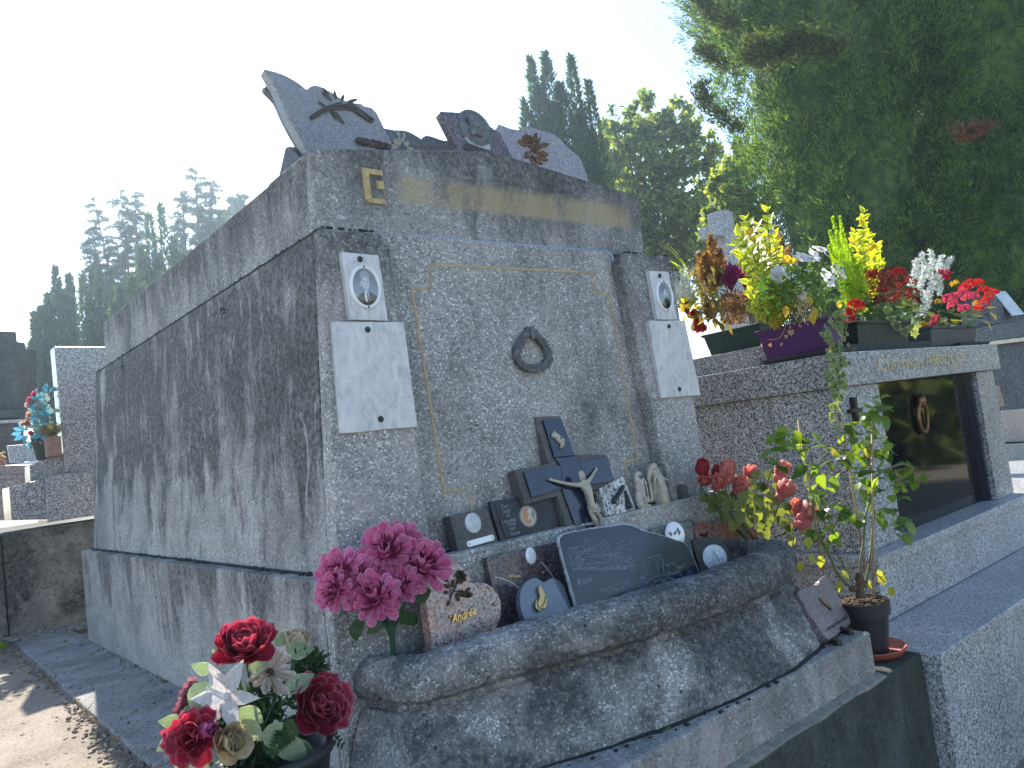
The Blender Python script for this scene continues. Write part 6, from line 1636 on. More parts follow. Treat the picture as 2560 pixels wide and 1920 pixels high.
for (x, y, yy, ax, R, kind, mats) in ((1370, 560, 1.66, (-.15, -.2, 1), .044, BUD, rdr), (1462, 580, 1.70, (0, -.1, 1), .036, BUD, rdr), (1522, 575, 1.64, (.05, -.2, 1), .050, BUD, sal), (1460, 640, 1.63, (-.2, -.6, .7), .042, OPEN, sal), (1590, 660, 1.62, (0, -.6, .8), .044, OPEN, sal), (1660, 590, 1.68, (.3, -.2, .9), .042, OPEN, sal), (1845, 570, 1.62, (.5, -.4, .7), .048, BUD, sal), (1860, 690, 1.58, (.5, -.4, .7), .050, OPEN, sal), (1945, 790, 1.58, (-.1, -.3, .9), .040, BUD, sal), (2000, 825, 1.54, (.7, -.4, .3), .048, OPEN, sal), (1970, 890, 1.55, (.6, -.4, -.2), .040, OPEN, sal), (1380, 620, 1.66, (-.4, -.5, .4), .034, OPEN, sal)):
    c = at(*k6(x, y), 1, yy); axv = Vector(ax).normalized(); R *= 1.22
    flower(rs_, 'rose', c - axv * R * .35, axv, R, kind, mats, M_SALM, .28)
    MB().tube(spline([c - axv * R * .4, c - axv * .05 + V(0, 0, -.03), rb0 + V((c.x - rb0.x) * .3, 0.01, -.01)], 5), .0022, 6).build('stem', M_STEMG, rs_)
M_ROSEL = m_leaf('olive_silk_leaf', [(0.07, 0.10, 0.025), (0.13, 0.17, 0.045), (0.22, 0.25, 0.08), (0.05, 0.09, 0.03)], .45, (1.7, 1.6, .6), .5, edge=((0.24, 0.27, 0.11), .85))
rlf = [blade('rose_leaf', M_ROSEL, .36, OVATE, .16, -.2, 0, .02, k) for k in range(3)]
for (x, y, yy, d) in ((1430, 690, 1.63, (-.2, 0, -1)), (1480, 700, 1.62, (0, 0, -1)), (1500, 730, 1.61, (.1, -.2, -1)), (1560, 740, 1.6, (.2, -.2, -1)), (1600, 720, 1.6, (.3, -.2, -1)), (1640, 640, 1.62, (.6, 0, .2)), (1700, 610, 1.63, (.5, 0, .4)), (1730, 640, 1.63, (.3, -.2, -.7)), (1650, 700, 1.6, (.7, 0, .1)), (1780, 620, 1.64, (.3, 0, .8)), (1760, 720, 1.6, (.8, -.1, -.2)), (1800, 760, 1.58, (.9, -.2, .1)), (1820, 840, 1.57, (.7, -.2, -.5)), (1850, 870, 1.55, (.4, -.2, -.9)), (1880, 900, 1.54, (.6, -.2, -.7)), (1690, 800, 1.6, (.2, 0, -.9)), (1720, 850, 1.6, (.3, -.2, -.9)), (1660, 830, 1.62, (-.3, -.1, -.8)), (1740, 910, 1.6, (.5, -.2, -.6)), (1600, 800, 1.62, (-.3, -.2, -.7)), (1500, 800, 1.64, (-.6, -.1, -.5)), (1460, 770, 1.66, (-.7, 0, -.3)), (1420, 720, 1.66, (-.6, 0, .1)), (1560, 640, 1.66, (.1, 0, .7)), (1870, 800, 1.58, (.9, 0, .3)), (1800, 680, 1.6, (.6, 0, .6)), (1900, 960, 1.54, (.5, -.1, -.8)), (1560, 840, 1.64, (-.1, -.1, -.9)), (1640, 760, 1.6, (.2, -.2, -.9)), (1770, 800, 1.6, (-.1, -.2, -.9)), (1700, 700, 1.6, (-.4, -.2, -.6)), (1700, 930, 1.6, (.6, -.2, -.3))):
    link('leaf', random.choice(rlf), rs_, aim(at(*k6(x, y), 1, yy), V(*d) + rdir() * .2, TOCAM + V(0, 0, .5) + rdir() * .3, random.uniform(.042, .058)))
for k in range(44):
    x = random.uniform(1440, 1900); y = 700 + (x - 1440) * .35 + random.gauss(0, 55)
    link('leaf', random.choice(rlf), rs_, aim(at(*k6(x, y), 1, 1.64 + random.uniform(-.04, .03)), V(random.uniform(-1, 1), -.3, random.uniform(-1, .6)), TOCAM + V(0, 0, .4) + rdir() * .5, random.uniform(.036, .052)))
M_TIE = m_plain('blue_green_tie', (.06, .16, .16), .5)
for L in ([(1440, 790), (1445, 870), (1452, 935)], [(1550, 780), (1590, 880), (1640, 960), (1665, 1040)], [(1545, 790), (1552, 850), (1545, 900)]):
    MB().tube(spline([at(*k6(x, y), 1, 1.655) for x, y in L], 4), .0016, 5).build('plastic_tie', M_TIE, rs_)

# ---- rose bush in a black pot on a terracotta saucer
rx, ry, rzb = 2.56, 1.36, -0.134
sc = MB().lathe([(.075, 0), (.098, .006), (.110, .024), (.112, .028), (.104, .028), (.094, .012), (.02, .010)], (rx + .015, ry, rzb), 32).build('saucer', m_plain('red_terracotta_plastic', (.34, .085, .055), .5, var=.2), org=(rx, ry, rzb), smooth=True)
tag(sc, 'terracotta red saucer under the black rose pot', 'saucer')
rbsh = thing('potted_rose', 'young rose bush tied to bamboo stakes in a black plastic pot', 'plant', (rx, ry, rzb + .011))
zr_ = at(*k8(1182, 1300), 1, ry).z
MB().lathe([(.058, rzb + .012), (.074, zr_ - .055), (.0755, zr_ - .045), (.083, zr_ - .044), (.086, zr_), (.081, zr_), (.078, zr_ - .03), (.075, zr_ - .012)], (rx, ry, 0), 36).build('pot', m_plain('black_pot_plastic', (.018, .020, .023), .38, var=.2), rbsh, smooth=True)
smooth_by_angle(rbsh.children[-1], 30)
so = MB().lathe([(.001, zr_ - .004), (.04, zr_ - .006), (.079, zr_ - .013), (.079, zr_ - .03)], (rx, ry, 0), 24).build('soil', M_SOIL, rbsh)
mb = MB()
for k in range(230):
    a = random.uniform(0, 6.283); r = .076 * math.sqrt(random.random()); s = random.uniform(.003, .008)
    mb.ball((rx + r * math.cos(a), ry + r * math.sin(a), zr_ - .006 + random.uniform(-.003, .004)), (s * random.uniform(.6, 1.5), s, s * .5), Matrix.Rotation(random.uniform(0, 6), 3, 'Z') @ Matrix.Rotation(random.uniform(-.6, .6), 3, 'X'), nu=5, nv=3)
tag(mb.build('bark_chips', M_SOILC, rbsh), kind='stuff')
def g8(x, y, dy=0.0): return at(*k8(x, y), 1, ry + dy)
MB().tube(spline([g8(1165, 1290), g8(1160, 1250), g8(1155, 1190), g8(1158, 1140)], 3), [.016, .016, .015, .014, .014, .013, .012, .012, .012, .010], 8).ball(g8(1160, 1190), (.018, .016, .02), nu=8, nv=6).ball(g8(1120, 1235), (.016, .014, .012), nu=8, nv=6).build('woody_stump', M_STEMB, rbsh, smooth=True)
cp = [[(1160, 1180, 0), (1165, 1060, 0), (1185, 930, .0), (1195, 800, -.01), (1235, 640, -.01), (1210, 470, 0), (1190, 330, .02)], [(1185, 1230, 0), (1215, 1090, -.01), (1230, 930, 0), (1245, 790, 0), (1230, 660, 0), (1270, 560, -.02), (1400, 500, -.03), (1470, 520, -.04)],
      [(1110, 1230, .0), (1030, 1150, .01), (960, 990, .02), (905, 900, .03), (880, 720, .04), (850, 560, .05), (840, 470, .05)], [(870, 560, .05), (920, 480, .04), (1000, 410, .03), (1070, 360, .02)], [(1120, 1200, .02), (1060, 1090, .03), (980, 960, .03)],
      [(1240, 780, 0), (1320, 760, -.02), (1400, 820, -.03)], [(1220, 480, 0), (1240, 330, .02), (1250, 220, .03), (1270, 150, .03)], [(840, 480, .05), (760, 390, .05), (690, 350, .05)], [(1230, 1230, -.02), (1250, 1150, -.03), (1310, 1200, -.05)]]
for i, p in enumerate(cp): MB().tube(spline([g8(*q) for q in p], 6), .0042 if i < 3 else .0022, 6).build('cane', M_STEMW, rbsh, smooth=True)
for a, b in (((795, 238, .05), (950, 1150, .04)), ((1052, 210, .03), (1190, 1120, .01)), ((1232, 246, -.03), (1240, 1315, -.02))):
    MB().tube([g8(*a), g8(*b)], .0042, 7).build('bamboo_stake', M_BAMBOO, rbsh, smooth=True)
M_ROSEB = m_leaf('rose_bush_leaf', [(0.045, 0.105, 0.025), (0.08, 0.16, 0.035), (0.14, 0.23, 0.05), (0.21, 0.30, 0.07), (0.065, 0.13, 0.04)], .5, (2.2, 2.0, .45), .38)
rbl = [blade('rose_leaf', M_ROSEB, .34, lambda t: OVATE(t) * (1 + .06 * math.sin(t * 40)), .18, -.18 - .1 * k, 0, .02, k) for k in range(3)]
M_YELL = m_leaf('yellowing_leaf', [(0.40, 0.36, 0.05), (0.30, 0.33, 0.06)], .5, (1.6, 1.5, .5), .45)
ryl = [blade('rose_leaf', M_YELL, .34, OVATE, .18, -.2, 0, .03, 5)]
for (x, y) in ((720, 310), (660, 350), (660, 400), (780, 330), (830, 350), (760, 420), (840, 420), (900, 380), (650, 490), (860, 500), (870, 560), (890, 660), (940, 700), (975, 640), (960, 780), (985, 820), (1000, 470), (950, 570), (1040, 500), (1080, 430), (1030, 330), (1060, 260), (1100, 300), (1150, 340), (1130, 280), (1180, 290), (1220, 250), (1150, 430), (1190, 440), (1250, 450), (1300, 440), (1340, 460), (1290, 350), (1310, 380), (1140, 520), (1120, 600), (1200, 590), (1190, 660), (1260, 560), (1300, 600), (1330, 540), (1360, 640), (1380, 700), (1400, 520), (1440, 510), (1490, 570), (1420, 600), (1250, 660), (1210, 740), (1160, 790), (1100, 790), (1060, 810), (1270, 810), (1310, 830), (1370, 790), (1410, 830), (1390, 900), (1270, 140), (1220, 165), (1260, 190), (1200, 210), (1230, 215), (920, 880), (970, 930), (900, 940), (870, 690)):
    base = g8(x, y, random.uniform(-.05, .05) + (.04 if x < 1000 else 0))
    for k in range(random.choice((3, 3, 4))):
        link('leaf', random.choice(rbl), rbsh, aim(base + rdir() * .022, V(random.uniform(-1, 1), random.uniform(-.8, .5), random.uniform(-.75, .5)), V(0, -.2, 1) + rdir() * .6, random.uniform(.040, .066)))
for (x, y, d) in ((850, 930, (0, 0, -1)), (1035, 1190, (0, 0, -1)), (860, 1070, (.9, 0, .1)), (920, 1040, (.1, 0, -1)), (1260, 1130, (.5, -.3, -.8)), (1330, 1230, (.5, -.3, -1)), (1270, 1200, (.8, -.2, .2)), (1230, 1210, (-.7, -.2, .1)), (1060, 1170, (.6, 0, .2)), (800, 1075, (.2, 0, -1)), (1180, 440, (1, -.1, .1)), (1000, 450, (.9, 0, .3))):
    link('leaf', random.choice(ryl), rbsh, aim(g8(x, y, -.02), V(*d), TOCAM + V(0, 0, .3), random.uniform(.034, .055)))

# ---- small plaque on a dark easel on the step
P = Plate(at(*k8(1000, 1540), 1, 1.292), 32, 16)
ep = thing('easel_plaque', 'small rough edged mauve stone plaque with a bronze bird, propped on a dark easel', 'plaque', V(2.27, 1.31, 0))
slab('stone', jag(P.pts(k8, [(790, 1262), (800, 1240), (880, 1212), (915, 1215), (925, 1180), (955, 1155), (975, 1175), (1030, 1270), (1100, 1400), (1108, 1440), (990, 1538), (960, 1530), (850, 1370)]), .0012, .012), P.n, .026, M_MAUVE, ep, .003)
mb = MB(); c = P.pt(k8(950, 1330), .004); blob(mb, c, P, [(-.006, .014, .004, .012, .004, 10), (0, 0, .005, .013, .004, 25), (.008, -.012, .005, .010, .004, 20), (.014, -.022, .009, .004, .003, 30), (.016, -.010, .003, .006, .003, -10)])
mb.build('bronze_bird', m_plain('brassy_bronze', (.22, .17, .08), .4, .9, var=.4), ep, smooth=True)
mb = MB()
for t in np.linspace(0, 1, 11):
    c = P.pt(k8(lerp(972, 1082, t), lerp(1482, 1412, t)), .003); mb.tube(spline([c + P.r * -.003, c + P.u * .006 + P.n * .002, c + P.r * .004 + P.u * -.001], 3), .0016, 5)
tag(mb.build('small_lettering', M_BRONZE, ep), kind='stuff')
mb = MB().hexa([V(2.205, 1.270, .0005), V(2.222, 1.264, .0005), V(2.262, 1.40, .0005), V(2.245, 1.406, .0005), V(2.205, 1.270, .016), V(2.222, 1.264, .016), V(2.262, 1.40, .022), V(2.245, 1.406, .022)])
mb.hexa([V(2.320, 1.290, .0005), V(2.337, 1.284, .0005), V(2.37, 1.40, .0005), V(2.353, 1.406, .0005), V(2.320, 1.290, .016), V(2.337, 1.284, .016), V(2.37, 1.40, .022), V(2.353, 1.406, .022)])
mb.hexa([V(2.24, 1.385, .001), V(2.36, 1.385, .001), V(2.36, 1.40, .001), V(2.24, 1.40, .001), V(2.24, 1.40, .09), V(2.36, 1.40, .09), V(2.36, 1.412, .09), V(2.24, 1.412, .09)])
mb.build('easel', M_SCREW, ep, bevel=.002)

# ---- troughs on the granite tomb
def trough(name, label, cat, a, b, w, z0, z1, mat, flare=0.016, lip=0.012):
    """tapered trough between ground points a and b (long axis), width w"""
    a, b = Vector(a), Vector(b); d = (b - a).normalized(); s = V(-d.y, d.x, 0)
    t = thing(name, label, cat, (a + b) / 2 + V(0, 0, z0))
    def ringp(f, z):
        return [a - d * f - s * (w / 2 + f) + V(0, 0, z), b + d * f - s * (w / 2 + f) + V(0, 0, z), b + d * f + s * (w / 2 + f) + V(0, 0, z), a - d * f + s * (w / 2 + f) + V(0, 0, z)]
    rows = [ringp(-.03, z0), ringp(0, z0), ringp(flare, z1 - lip * 1.2), ringp(flare + lip * .6, z1 - lip * 1.15), ringp(flare + lip * .8, z1 - .002), ringp(flare + lip * .4, z1), ringp(flare - .003, z1 - .004), ringp(flare - .006, z1 - .03)]
    o = MB().grid(rows, True).build('trough', mat, t, bevel=.003)
    n = 9
    mb = MB()
    for i in range(n):
        p = (a + d * .01).lerp(b - d * .01, i / (n - 1)); mb.tube([p - s * (w / 2 + .003) + V(0, 0, z0 + .012), p - s * (w / 2 + flare * .8 + .002) + V(0, 0, z1 - lip * 1.6)], .0016, 4)
    MB().prism(ringp(flare - .004, z1 - .022), (0, 0, -.01)).build('soil', M_SOIL, t)
    return t, d, s
M_PURP = m_plain('purple_plastic', (.085, .018, .13), .38, var=.2, spec=.5)
M_GRNP = m_plain('dark_green_plastic', (.018, .055, .045), .45, var=.25)
M_BLKP = m_plain('black_green_plastic', (.008, .016, .016), .4, var=.3)
M_GRYP = m_plain('slate_grey_plastic', (.055, .062, .068), .5, var=.2)
M_TRAY = m_plain('anthracite_plastic', (.025, .028, .034), .42, var=.2)
def tray(label, x0, y0_, x1, y1, z, h=.016):
    t = thing('saucer_tray', label, 'tray', ((x0 + x1) / 2, (y0_ + y1) / 2, z))
    r = lambda f, zz: [V(x0 - f, y0_ - f, zz), V(x1 + f, y0_ - f, zz), V(x1 + f, y1 + f, zz), V(x0 - f, y1 + f, zz)]
    MB().grid([r(-.05, z), r(-.012, z), r(0, z + h), r(-.006, z + h), r(-.016, z + .004), r(-.05, z + .004)], True).prism(r(-.045, z + .004), (0, 0, -.003)).build('tray', M_TRAY, t, bevel=.002)
tray('long anthracite tray under the purple trough, white lit at its left corner', 2.955, 1.53, 3.16, 1.86, .9135, .020)
tray('black tray under the black trough in the middle of the tomb roof', 3.20, 1.575, 4.26, 1.71, .9135, .036)
tray('thin anthracite tray under the grey trough at the right end', 4.10, 1.545, 4.66, 1.70, .9130, .014) if False else tray('thin anthracite tray under the grey trough at the right end', 4.28, 1.545, 4.70, 1.70, .9135, .018)
pt_, pd_, ps_ = trough('flower_trough', 'purple plastic trough of variegated shrub, white flowers and trailing ivy', 'planter', (3.045, 1.845, 0), (3.045, 1.56, 0), .10, .922, 1.062, M_PURP)
bt, bd, bs = trough('flower_trough', 'black plastic trough with a lime dwarf conifer and dark red blossoms', 'planter', (3.30, 1.64, 0), (3.78, 1.64, 0), .10, .926, 1.050, M_BLKP)
gt2, gd, gs = trough('flower_trough', 'grey plastic trough with silver foliage and bright red pink blossoms', 'planter', (4.02, 1.63, 0), (4.57, 1.63, 0), .10, .925, 1.022, M_GRYP)
et, ed, es_ = trough('flower_trough', 'dark green trough of dried brown plants and purple celosia', 'planter', (3.16, 2.20, 0), (3.16, 1.93, 0), .12, 1.006, 1.110, M_GRNP)

def kn_(x, y, yy): return at(*kn(x, y), 1, yy)
def k7_(x, y, yy): return at(*k7(x, y), 1, yy)
# variegated euonymus
M_EUO = m_leaf('yellow_edged_leaf', [(0.15, 0.22, 0.04), (0.24, 0.31, 0.045), (0.36, 0.40, 0.06), (0.19, 0.27, 0.06)], .5, (1.9, 1.9, .35), .35, edge=((0.60, 0.60, 0.11), .5))
euo = [blade('euonymus_leaf', M_EUO, .30, OVATE, .18, -.12 - .08 * k, 0, .01, k) for k in range(3)]
M_EUOY = m_leaf('golden_leaf', [(0.50, 0.36, 0.03), (0.58, 0.42, 0.04)], .5, (1.5, 1.3, .3), .4)
euoy = [blade('euonymus_leaf', M_EUOY, .30, OVATE, .18, -.15, 0, .02, 4)]
def euonymus(parent, name, shoots, L):
    for pts in shoots:
        line = spline(pts, 6)
        st_ = MB().tube(line, [.0026 - .0016 * i / len(line) for i in range(len(line))], 5).build(name, M_STEMW, parent)
        ln = sum((line[i + 1] - line[i]).length for i in range(len(line) - 1))
        n = max(3, int(ln / (L * .50)))
        for i in range(n):
            f = (i + 1) / n; j = min(len(line) - 1, int((.25 + .75 * f) * (len(line) - 1))); p = line[j]
            d = (line[j] - line[max(0, j - 2)]).normalized(); a = i * 1.57 + random.uniform(-.3, .3)
            e1 = d.cross(V(.2, .9, .1)).normalized(); e2 = d.cross(e1)
            for s_ in (0, math.pi):
                o_ = e1 * math.cos(a + s_) + e2 * math.sin(a + s_)
                link('leaf', random.choice(euo if random.random() > .07 else euoy), st_, aim(p, o_ + d * (.55 if i < n - 1 else 1.8), d, L * random.uniform(.7, 1.1)))
ss = []
for (x, y) in ((985, 130), (770, 210), (900, 280), (1010, 250), (690, 370), (650, 480), (780, 330), (960, 400), (1060, 400), (720, 560), (850, 480), (1050, 560), (820, 620), (760, 700), (930, 600), (830, 780), (800, 860), (820, 940), (860, 1010), (1010, 690), (840, 1090), (880, 1140), (1130, 560), (930, 760)):
    yy = 1.72 + random.uniform(-.07, .10)
    tip = kn_(x, y, yy); b = V(3.05 + random.uniform(-.02, .03), 1.74 + random.uniform(-.06, .07), 1.04)
    ss.append([b, b.lerp(tip, .5) + V(random.uniform(-.01, .01), 0, .02), tip])
euonymus(pt_, 'euonymus_shoot', ss, .047)
# white vinca
M_VIN = m_leaf('vinca_leaf', [(0.05, 0.12, 0.035), (0.09, 0.18, 0.05), (0.14, 0.24, 0.06)], .5, (1.9, 1.9, .45), .35)
vin = [blade('vinca_leaf', M_VIN, .26, LANCE, .14, -.22, 0, .01, k) for k in range(3)]
M_WHT = m_leaf('white_vinca_petal', [(0.80, 0.80, 0.82), (0.82, 0.82, 0.83)], .55, (1, 1, 1), .5)
wht = [blade('vinca_petal', M_WHT, .46, ROUND, 0, -.12, -.1, .01, 1)]
for (x, y, ax) in ((1110, 730, (-.4, -.5, .5)), (1150, 760, (.1, -.6, .5)), (1540, 500, (.3, -.3, .8)), (1410, 580, (0, -.6, .6)), (1450, 610, (.2, -.3, .9)), (1300, 600, (-.3, -.1, .8)), (1605, 780, (-.2, -.9, .3)), (1720, 690, (.3, -.5, .7)), (1760, 760, (.5, -.5, .4)), (1380, 720, (0, -.5, .8)), (1350, 980, (-.2, -.7, -.4)), (1375, 620, (-.2, -.4, .8)), (1340, 590, (-.3, -.7, .5)), (1570, 540, (.2, -.7, .5)), (1690, 760, (.1, -.9, .3)), (1640, 830, (-.2, -.9, .2)), (1480, 560, (0, -.8, .5)), (1080, 800, (-.3, -.8, .3))):
    c = kn_(x, y, 1.60 + random.uniform(-.03, .03))
    f = flower(pt_, 'vinca_flower', c, V(*ax), .031, [(5, .05, 82, 1.0)], wht, m_plain('pink_eye', (.5, .05, .12), .6), .10)
    b = V(3.06, 1.62, 1.03); MB().tube(spline([c, c.lerp(b, .5) + V(0, .02, .02), b], 4), .0016, 5).build('vinca_stem', M_STEMW, pt_)
for k in range(285):
    x = random.uniform(900, 1780); y = random.uniform(640 if x > 1150 else 760, 1160)
    if y > 1250 - abs(x - 1350) * .3: continue
    link('vinca_leaf', random.choice(vin), pt_, aim(kn_(x, y, 1.62 + random.uniform(-.05, .09)), V(random.uniform(-1, 1), random.uniform(-.9, .2), random.uniform(-.6, .5)), V(0, -.3, 1) + rdir() * .4, random.uniform(.030, .052)))
for (x, y, d) in ((1420, 1000, (-.4, -.2, -.7)), (1460, 1110, (0, -.2, -1)), (1540, 1010, (.1, -.2, -1)), (1440, 1170, (.1, -.1, -1)), (1700, 1080, (.9, -.2, -.1)), (1180, 1100, (-.5, -.2, -.9)), (1230, 640, (.7, -.2, .1)), (1160, 580, (.5, -.3, -.6))):
    link('yellow_leaf', euoy[0], pt_, aim(kn_(x, y, 1.56), V(*d), TOCAM, .050))
link('green_leaf', vin[0], pt_, aim(kn_(1530, 1000, 1.555), V(.1, -.2, -1), TOCAM, .055))
mb = MB()
for k in range(60):
    p = kn_(random.gauss(1340, 45), random.uniform(1010, 1330), 1.555); mb.ball(p, (random.uniform(.003, .007), .004, random.uniform(.003, .008)), nu=5, nv=4)
tag(mb.build('withered_flowers', m_plain('withered_tan', (.34, .2, .11), .9, var=.5), pt_), kind='stuff')
# ivy hanging over the lintel
M_IVY = m_leaf('variegated_ivy_leaf', [(0.06, 0.12, 0.035), (0.12, 0.18, 0.06), (0.20, 0.25, 0.09)], .4, (1.7, 1.7, .5), .4, edge=((0.42, 0.44, 0.22), .72))
ivm = [ivy_mesh('ivy_leaf', M_IVY)]
strands = [[(1090, 800), (1060, 870), (1010, 940), (1030, 1010), (1010, 1060), (1040, 1110), (1000, 1170), (1030, 1230), (1060, 1300), (1050, 1370), (1020, 1430)], [(1080, 830), (1070, 930), (1060, 1020), (1080, 1100), (1050, 1160), (1080, 1210), (1090, 1260)], [(1050, 820), (990, 900), (1000, 980), (1080, 1060), (1140, 1110)], [(1090, 800), (1110, 900), (1090, 1000)]]
for sidx, S in enumerate(strands):
    line = spline([k7_(x, y, 1.505 if y > 1010 else 1.53) + V(0, -.012 * (sidx % 2), 0) for x, y in S], 5)
    st_ = MB().tube(line, .0015, 5).build('ivy_strand', M_STEMW, pt_)
    for i in range(0, len(line), 1 if sidx < 2 else 2):
        link('ivy_leaf', ivm[0], st_, aim(line[i] + V(random.uniform(-.02, .02), random.uniform(-.015, 0), random.uniform(-.01, .01)), V(random.uniform(-1, 1), -.2, random.uniform(-1, -.1)), TOCAM + rdir() * .5 + V(0, 0, .3), random.uniform(.018, .034)))
# dry tendril with papery leaves in front of the purple trough
line = spline([kn_(x, y, 1.80 - (x - 1070) * .0008) + V(-.05, 0, 0) for x, y in ((1250, 1290), (1215, 1390), (1150, 1440), (1070, 1445))], 5)
st_ = MB().tube(line, .0014, 5).build('dry_tendril', m_plain('straw', (.4, .25, .12), .8), pt_)
drym = ivy_mesh('dry_leaf', m_leaf('papery_dry_leaf', [(.45, .27, .13), (.5, .33, .18)], .4, (1.2, 1, .7)))
for (x, y) in ((1300, 1350), (1255, 1400), (1205, 1480), (1078, 1490), (1000, 1490)):
    p = kn_(x, y, 1.80 - (x - 1070) * .0008) + V(-.05, 0, 0); link('dry_leaf', drym, st_, aim(p, V(.1, 0, -1) + rdir() * .5, TOCAM + rdir() * .4, .016 if x < 1290 else .026))

# ---- lime conifer and the second euonymus, red blossoms (black trough)
def spray_mass(parent, name, mat, pts, dirs, L, W, curl=.15, kind='stuff'):
    vs, fs = leaf_cloud(np.array([list(p) for p in pts]), np.array([list(Vector(d).normalized()) for d in dirs]), L, W, curl)
    o = link(name, np_mesh(name, vs, fs, mat, org=WM[parent].translation), parent)
    return tag(o, kind=kind) if kind else o
M_LIME = m_conifer('lime_conifer', [(0.22, 0.32, 0.03), (0.36, 0.46, 0.04), (0.52, 0.58, 0.06)], .5)
pts, drs = [], []
def mini_plume(b, t, r, n):
    for k in range(n):
        f = random.random() ** .9; p = b.lerp(t, f); w = r * math.sin(math.pi * min(1, .12 + f * .86) ** .7) * random.uniform(.3, 1)
        o_ = rdir(); o_.z *= .3
        pts.append(p + o_ * w); drs.append((t - b).normalized() + o_ * .7 + rdir() * .2)
for (bx, by, tx_, ty, r) in ((1900, 1150, 1665, 180, .020), (1900, 1150, 1740, 180, .020), (1890, 1150, 1640, 330, .026), (1910, 1150, 1760, 330, .030), (1900, 1150, 1630, 480, .028), (1920, 1150, 1800, 430, .030), (1920, 1150, 1740, 500, .040), (1920, 1150, 1850, 520, .034), (1930, 1170, 1950, 620, .036), (1920, 1160, 1880, 620, .045), (1910, 1170, 1800, 640, .045), (1930, 1180, 2010, 720, .034), (1930, 1180, 1940, 800, .045)):
    mini_plume(kn_(bx, by, 1.66), kn_(tx_, ty, 1.66 + random.uniform(-.03, .03)), r * 1.1, 900)
spray_mass(bt, 'dwarf_conifer', M_LIME, pts, drs, .013, .0022)
ss = []
for (x, y) in ((1240, 200), (1180, 320), (1320, 400), (1270, 330), (1225, 430), (1340, 500)):
    tip = k7_(x, y, 1.70 + random.uniform(-.03, .03)); b = V(3.52 + random.uniform(-.04, .04), 1.66, 1.03); ss.append([b, b.lerp(tip, .5) + V(0, 0, .02), tip])
euonymus(bt, 'euonymus_shoot', ss, .042)
def blossoms(parent, name, mats, ctr, n, rpx, yy, spread, L):
    """domes of tiny four petalled florets"""
    pts, drs = [], []
    for (x, y, r) in ctr:
        c = k7_(x, y, yy); R = r / 2.431 / F_PX * (c - CAM).dot(FWD)
        for k in range(n):
            d = rdir(); d = V(d.x, d.y, abs(d.z) * .9 - .15 * random.random())
            q = c + d.normalized() * R * random.uniform(.75, 1.05)
            nrm = d.normalized(); e1 = nrm.cross(V(.3, .2, .9)).normalized(); e2 = nrm.cross(e1)
            for a in (0, 1.57, 3.14, 4.71):
                pts.append(q); drs.append(e1 * math.cos(a) + e2 * math.sin(a) + nrm * .35)
    return spray_mass(parent, name, mats, pts, drs, L, L * .34, .1)
M_DRED = m_conifer('dark_red_blossom', [(0.16, 0.012, 0.014), (0.30, 0.02, 0.022), (0.42, 0.05, 0.03)], .25)
M_WILT = m_conifer('wilted_brown_blossom', [(0.06, 0.02, 0.015), (0.11, 0.035, 0.025)], .2)
M_BRED = m_conifer('bright_red_blossom', [(0.45, 0.012, 0.02), (0.60, 0.03, 0.035)], .35)
M_PNKB = m_conifer('hot_pink_blossom', [(0.55, 0.05, 0.14), (0.68, 0.13, 0.22), (0.5, 0.02, 0.05)], .35, (1.3, .9, .9))
blossoms(bt, 'red_blossom', M_DRED, [(1310, 620, 55), (1370, 600, 60), (1440, 590, 60), (1340, 680, 60), (1420, 660, 65), (1500, 640, 60), (1390, 740, 65), (1470, 720, 65), (1540, 700, 45), (1330, 740, 40), (1290, 580, 35), (1540, 740, 40)], 42, 0, 1.60, 0, .011)
blossoms(bt, 'wilted_blossom', M_WILT, [(1330, 570, 48), (1400, 560, 40), (1440, 640, 50), (1370, 660, 50), (1500, 700, 50)], 30, 0, 1.61, 0, .010)
blossoms(bt, 'bright_blossom', M_BRED, [(1450, 570, 34), (1180, 760, 32), (1150, 810, 28), (1215, 765, 24), (1160, 840, 16)], 22, 0, 1.57, 0, .016)
M_KAL = m_leaf('fleshy_green_leaf', [(0.05, 0.11, 0.045), (0.09, 0.16, 0.06), (0.17, 0.21, 0.07)], .35, (1.6, 1.6, .5), .4)
kal = [blade('fleshy_leaf', M_KAL, .42, OVATE, .1, -.15, 0, .03, k) for k in range(3)]
for k in range(110):
    x = random.uniform(1250, 1580); y = random.uniform(680, 850)
    link('fleshy_leaf', random.choice(kal), bt, aim(k7_(x, y, 1.62 + random.uniform(-.04, .03)), V(random.uniform(-1, 1), random.uniform(-1, .1), random.uniform(-.5, .4)), V(0, -.3, 1) + rdir() * .3, random.uniform(.03, .05)))
for (x, y) in ((1430, 870), (1480, 900), (1520, 880), (1400, 830), (1560, 860), (1540, 910)):
    link('ivy_leaf', ivm[0], bt, aim(k7_(x, y, 1.565), V(random.uniform(-.4, .6), -.1, -1), TOCAM, .045))
for k in range(26):       # dark stems and leaves below the conifer
    link('fleshy_leaf', random.choice(kal), bt, aim(k7_(random.uniform(1180, 1300), random.uniform(720, 850), 1.63 + random.uniform(-.03, .03)), V(random.uniform(-1, 1), -.4, random.uniform(-.3, .6)), V(0, -.3, 1) + rdir() * .3, random.uniform(.025, .04)))
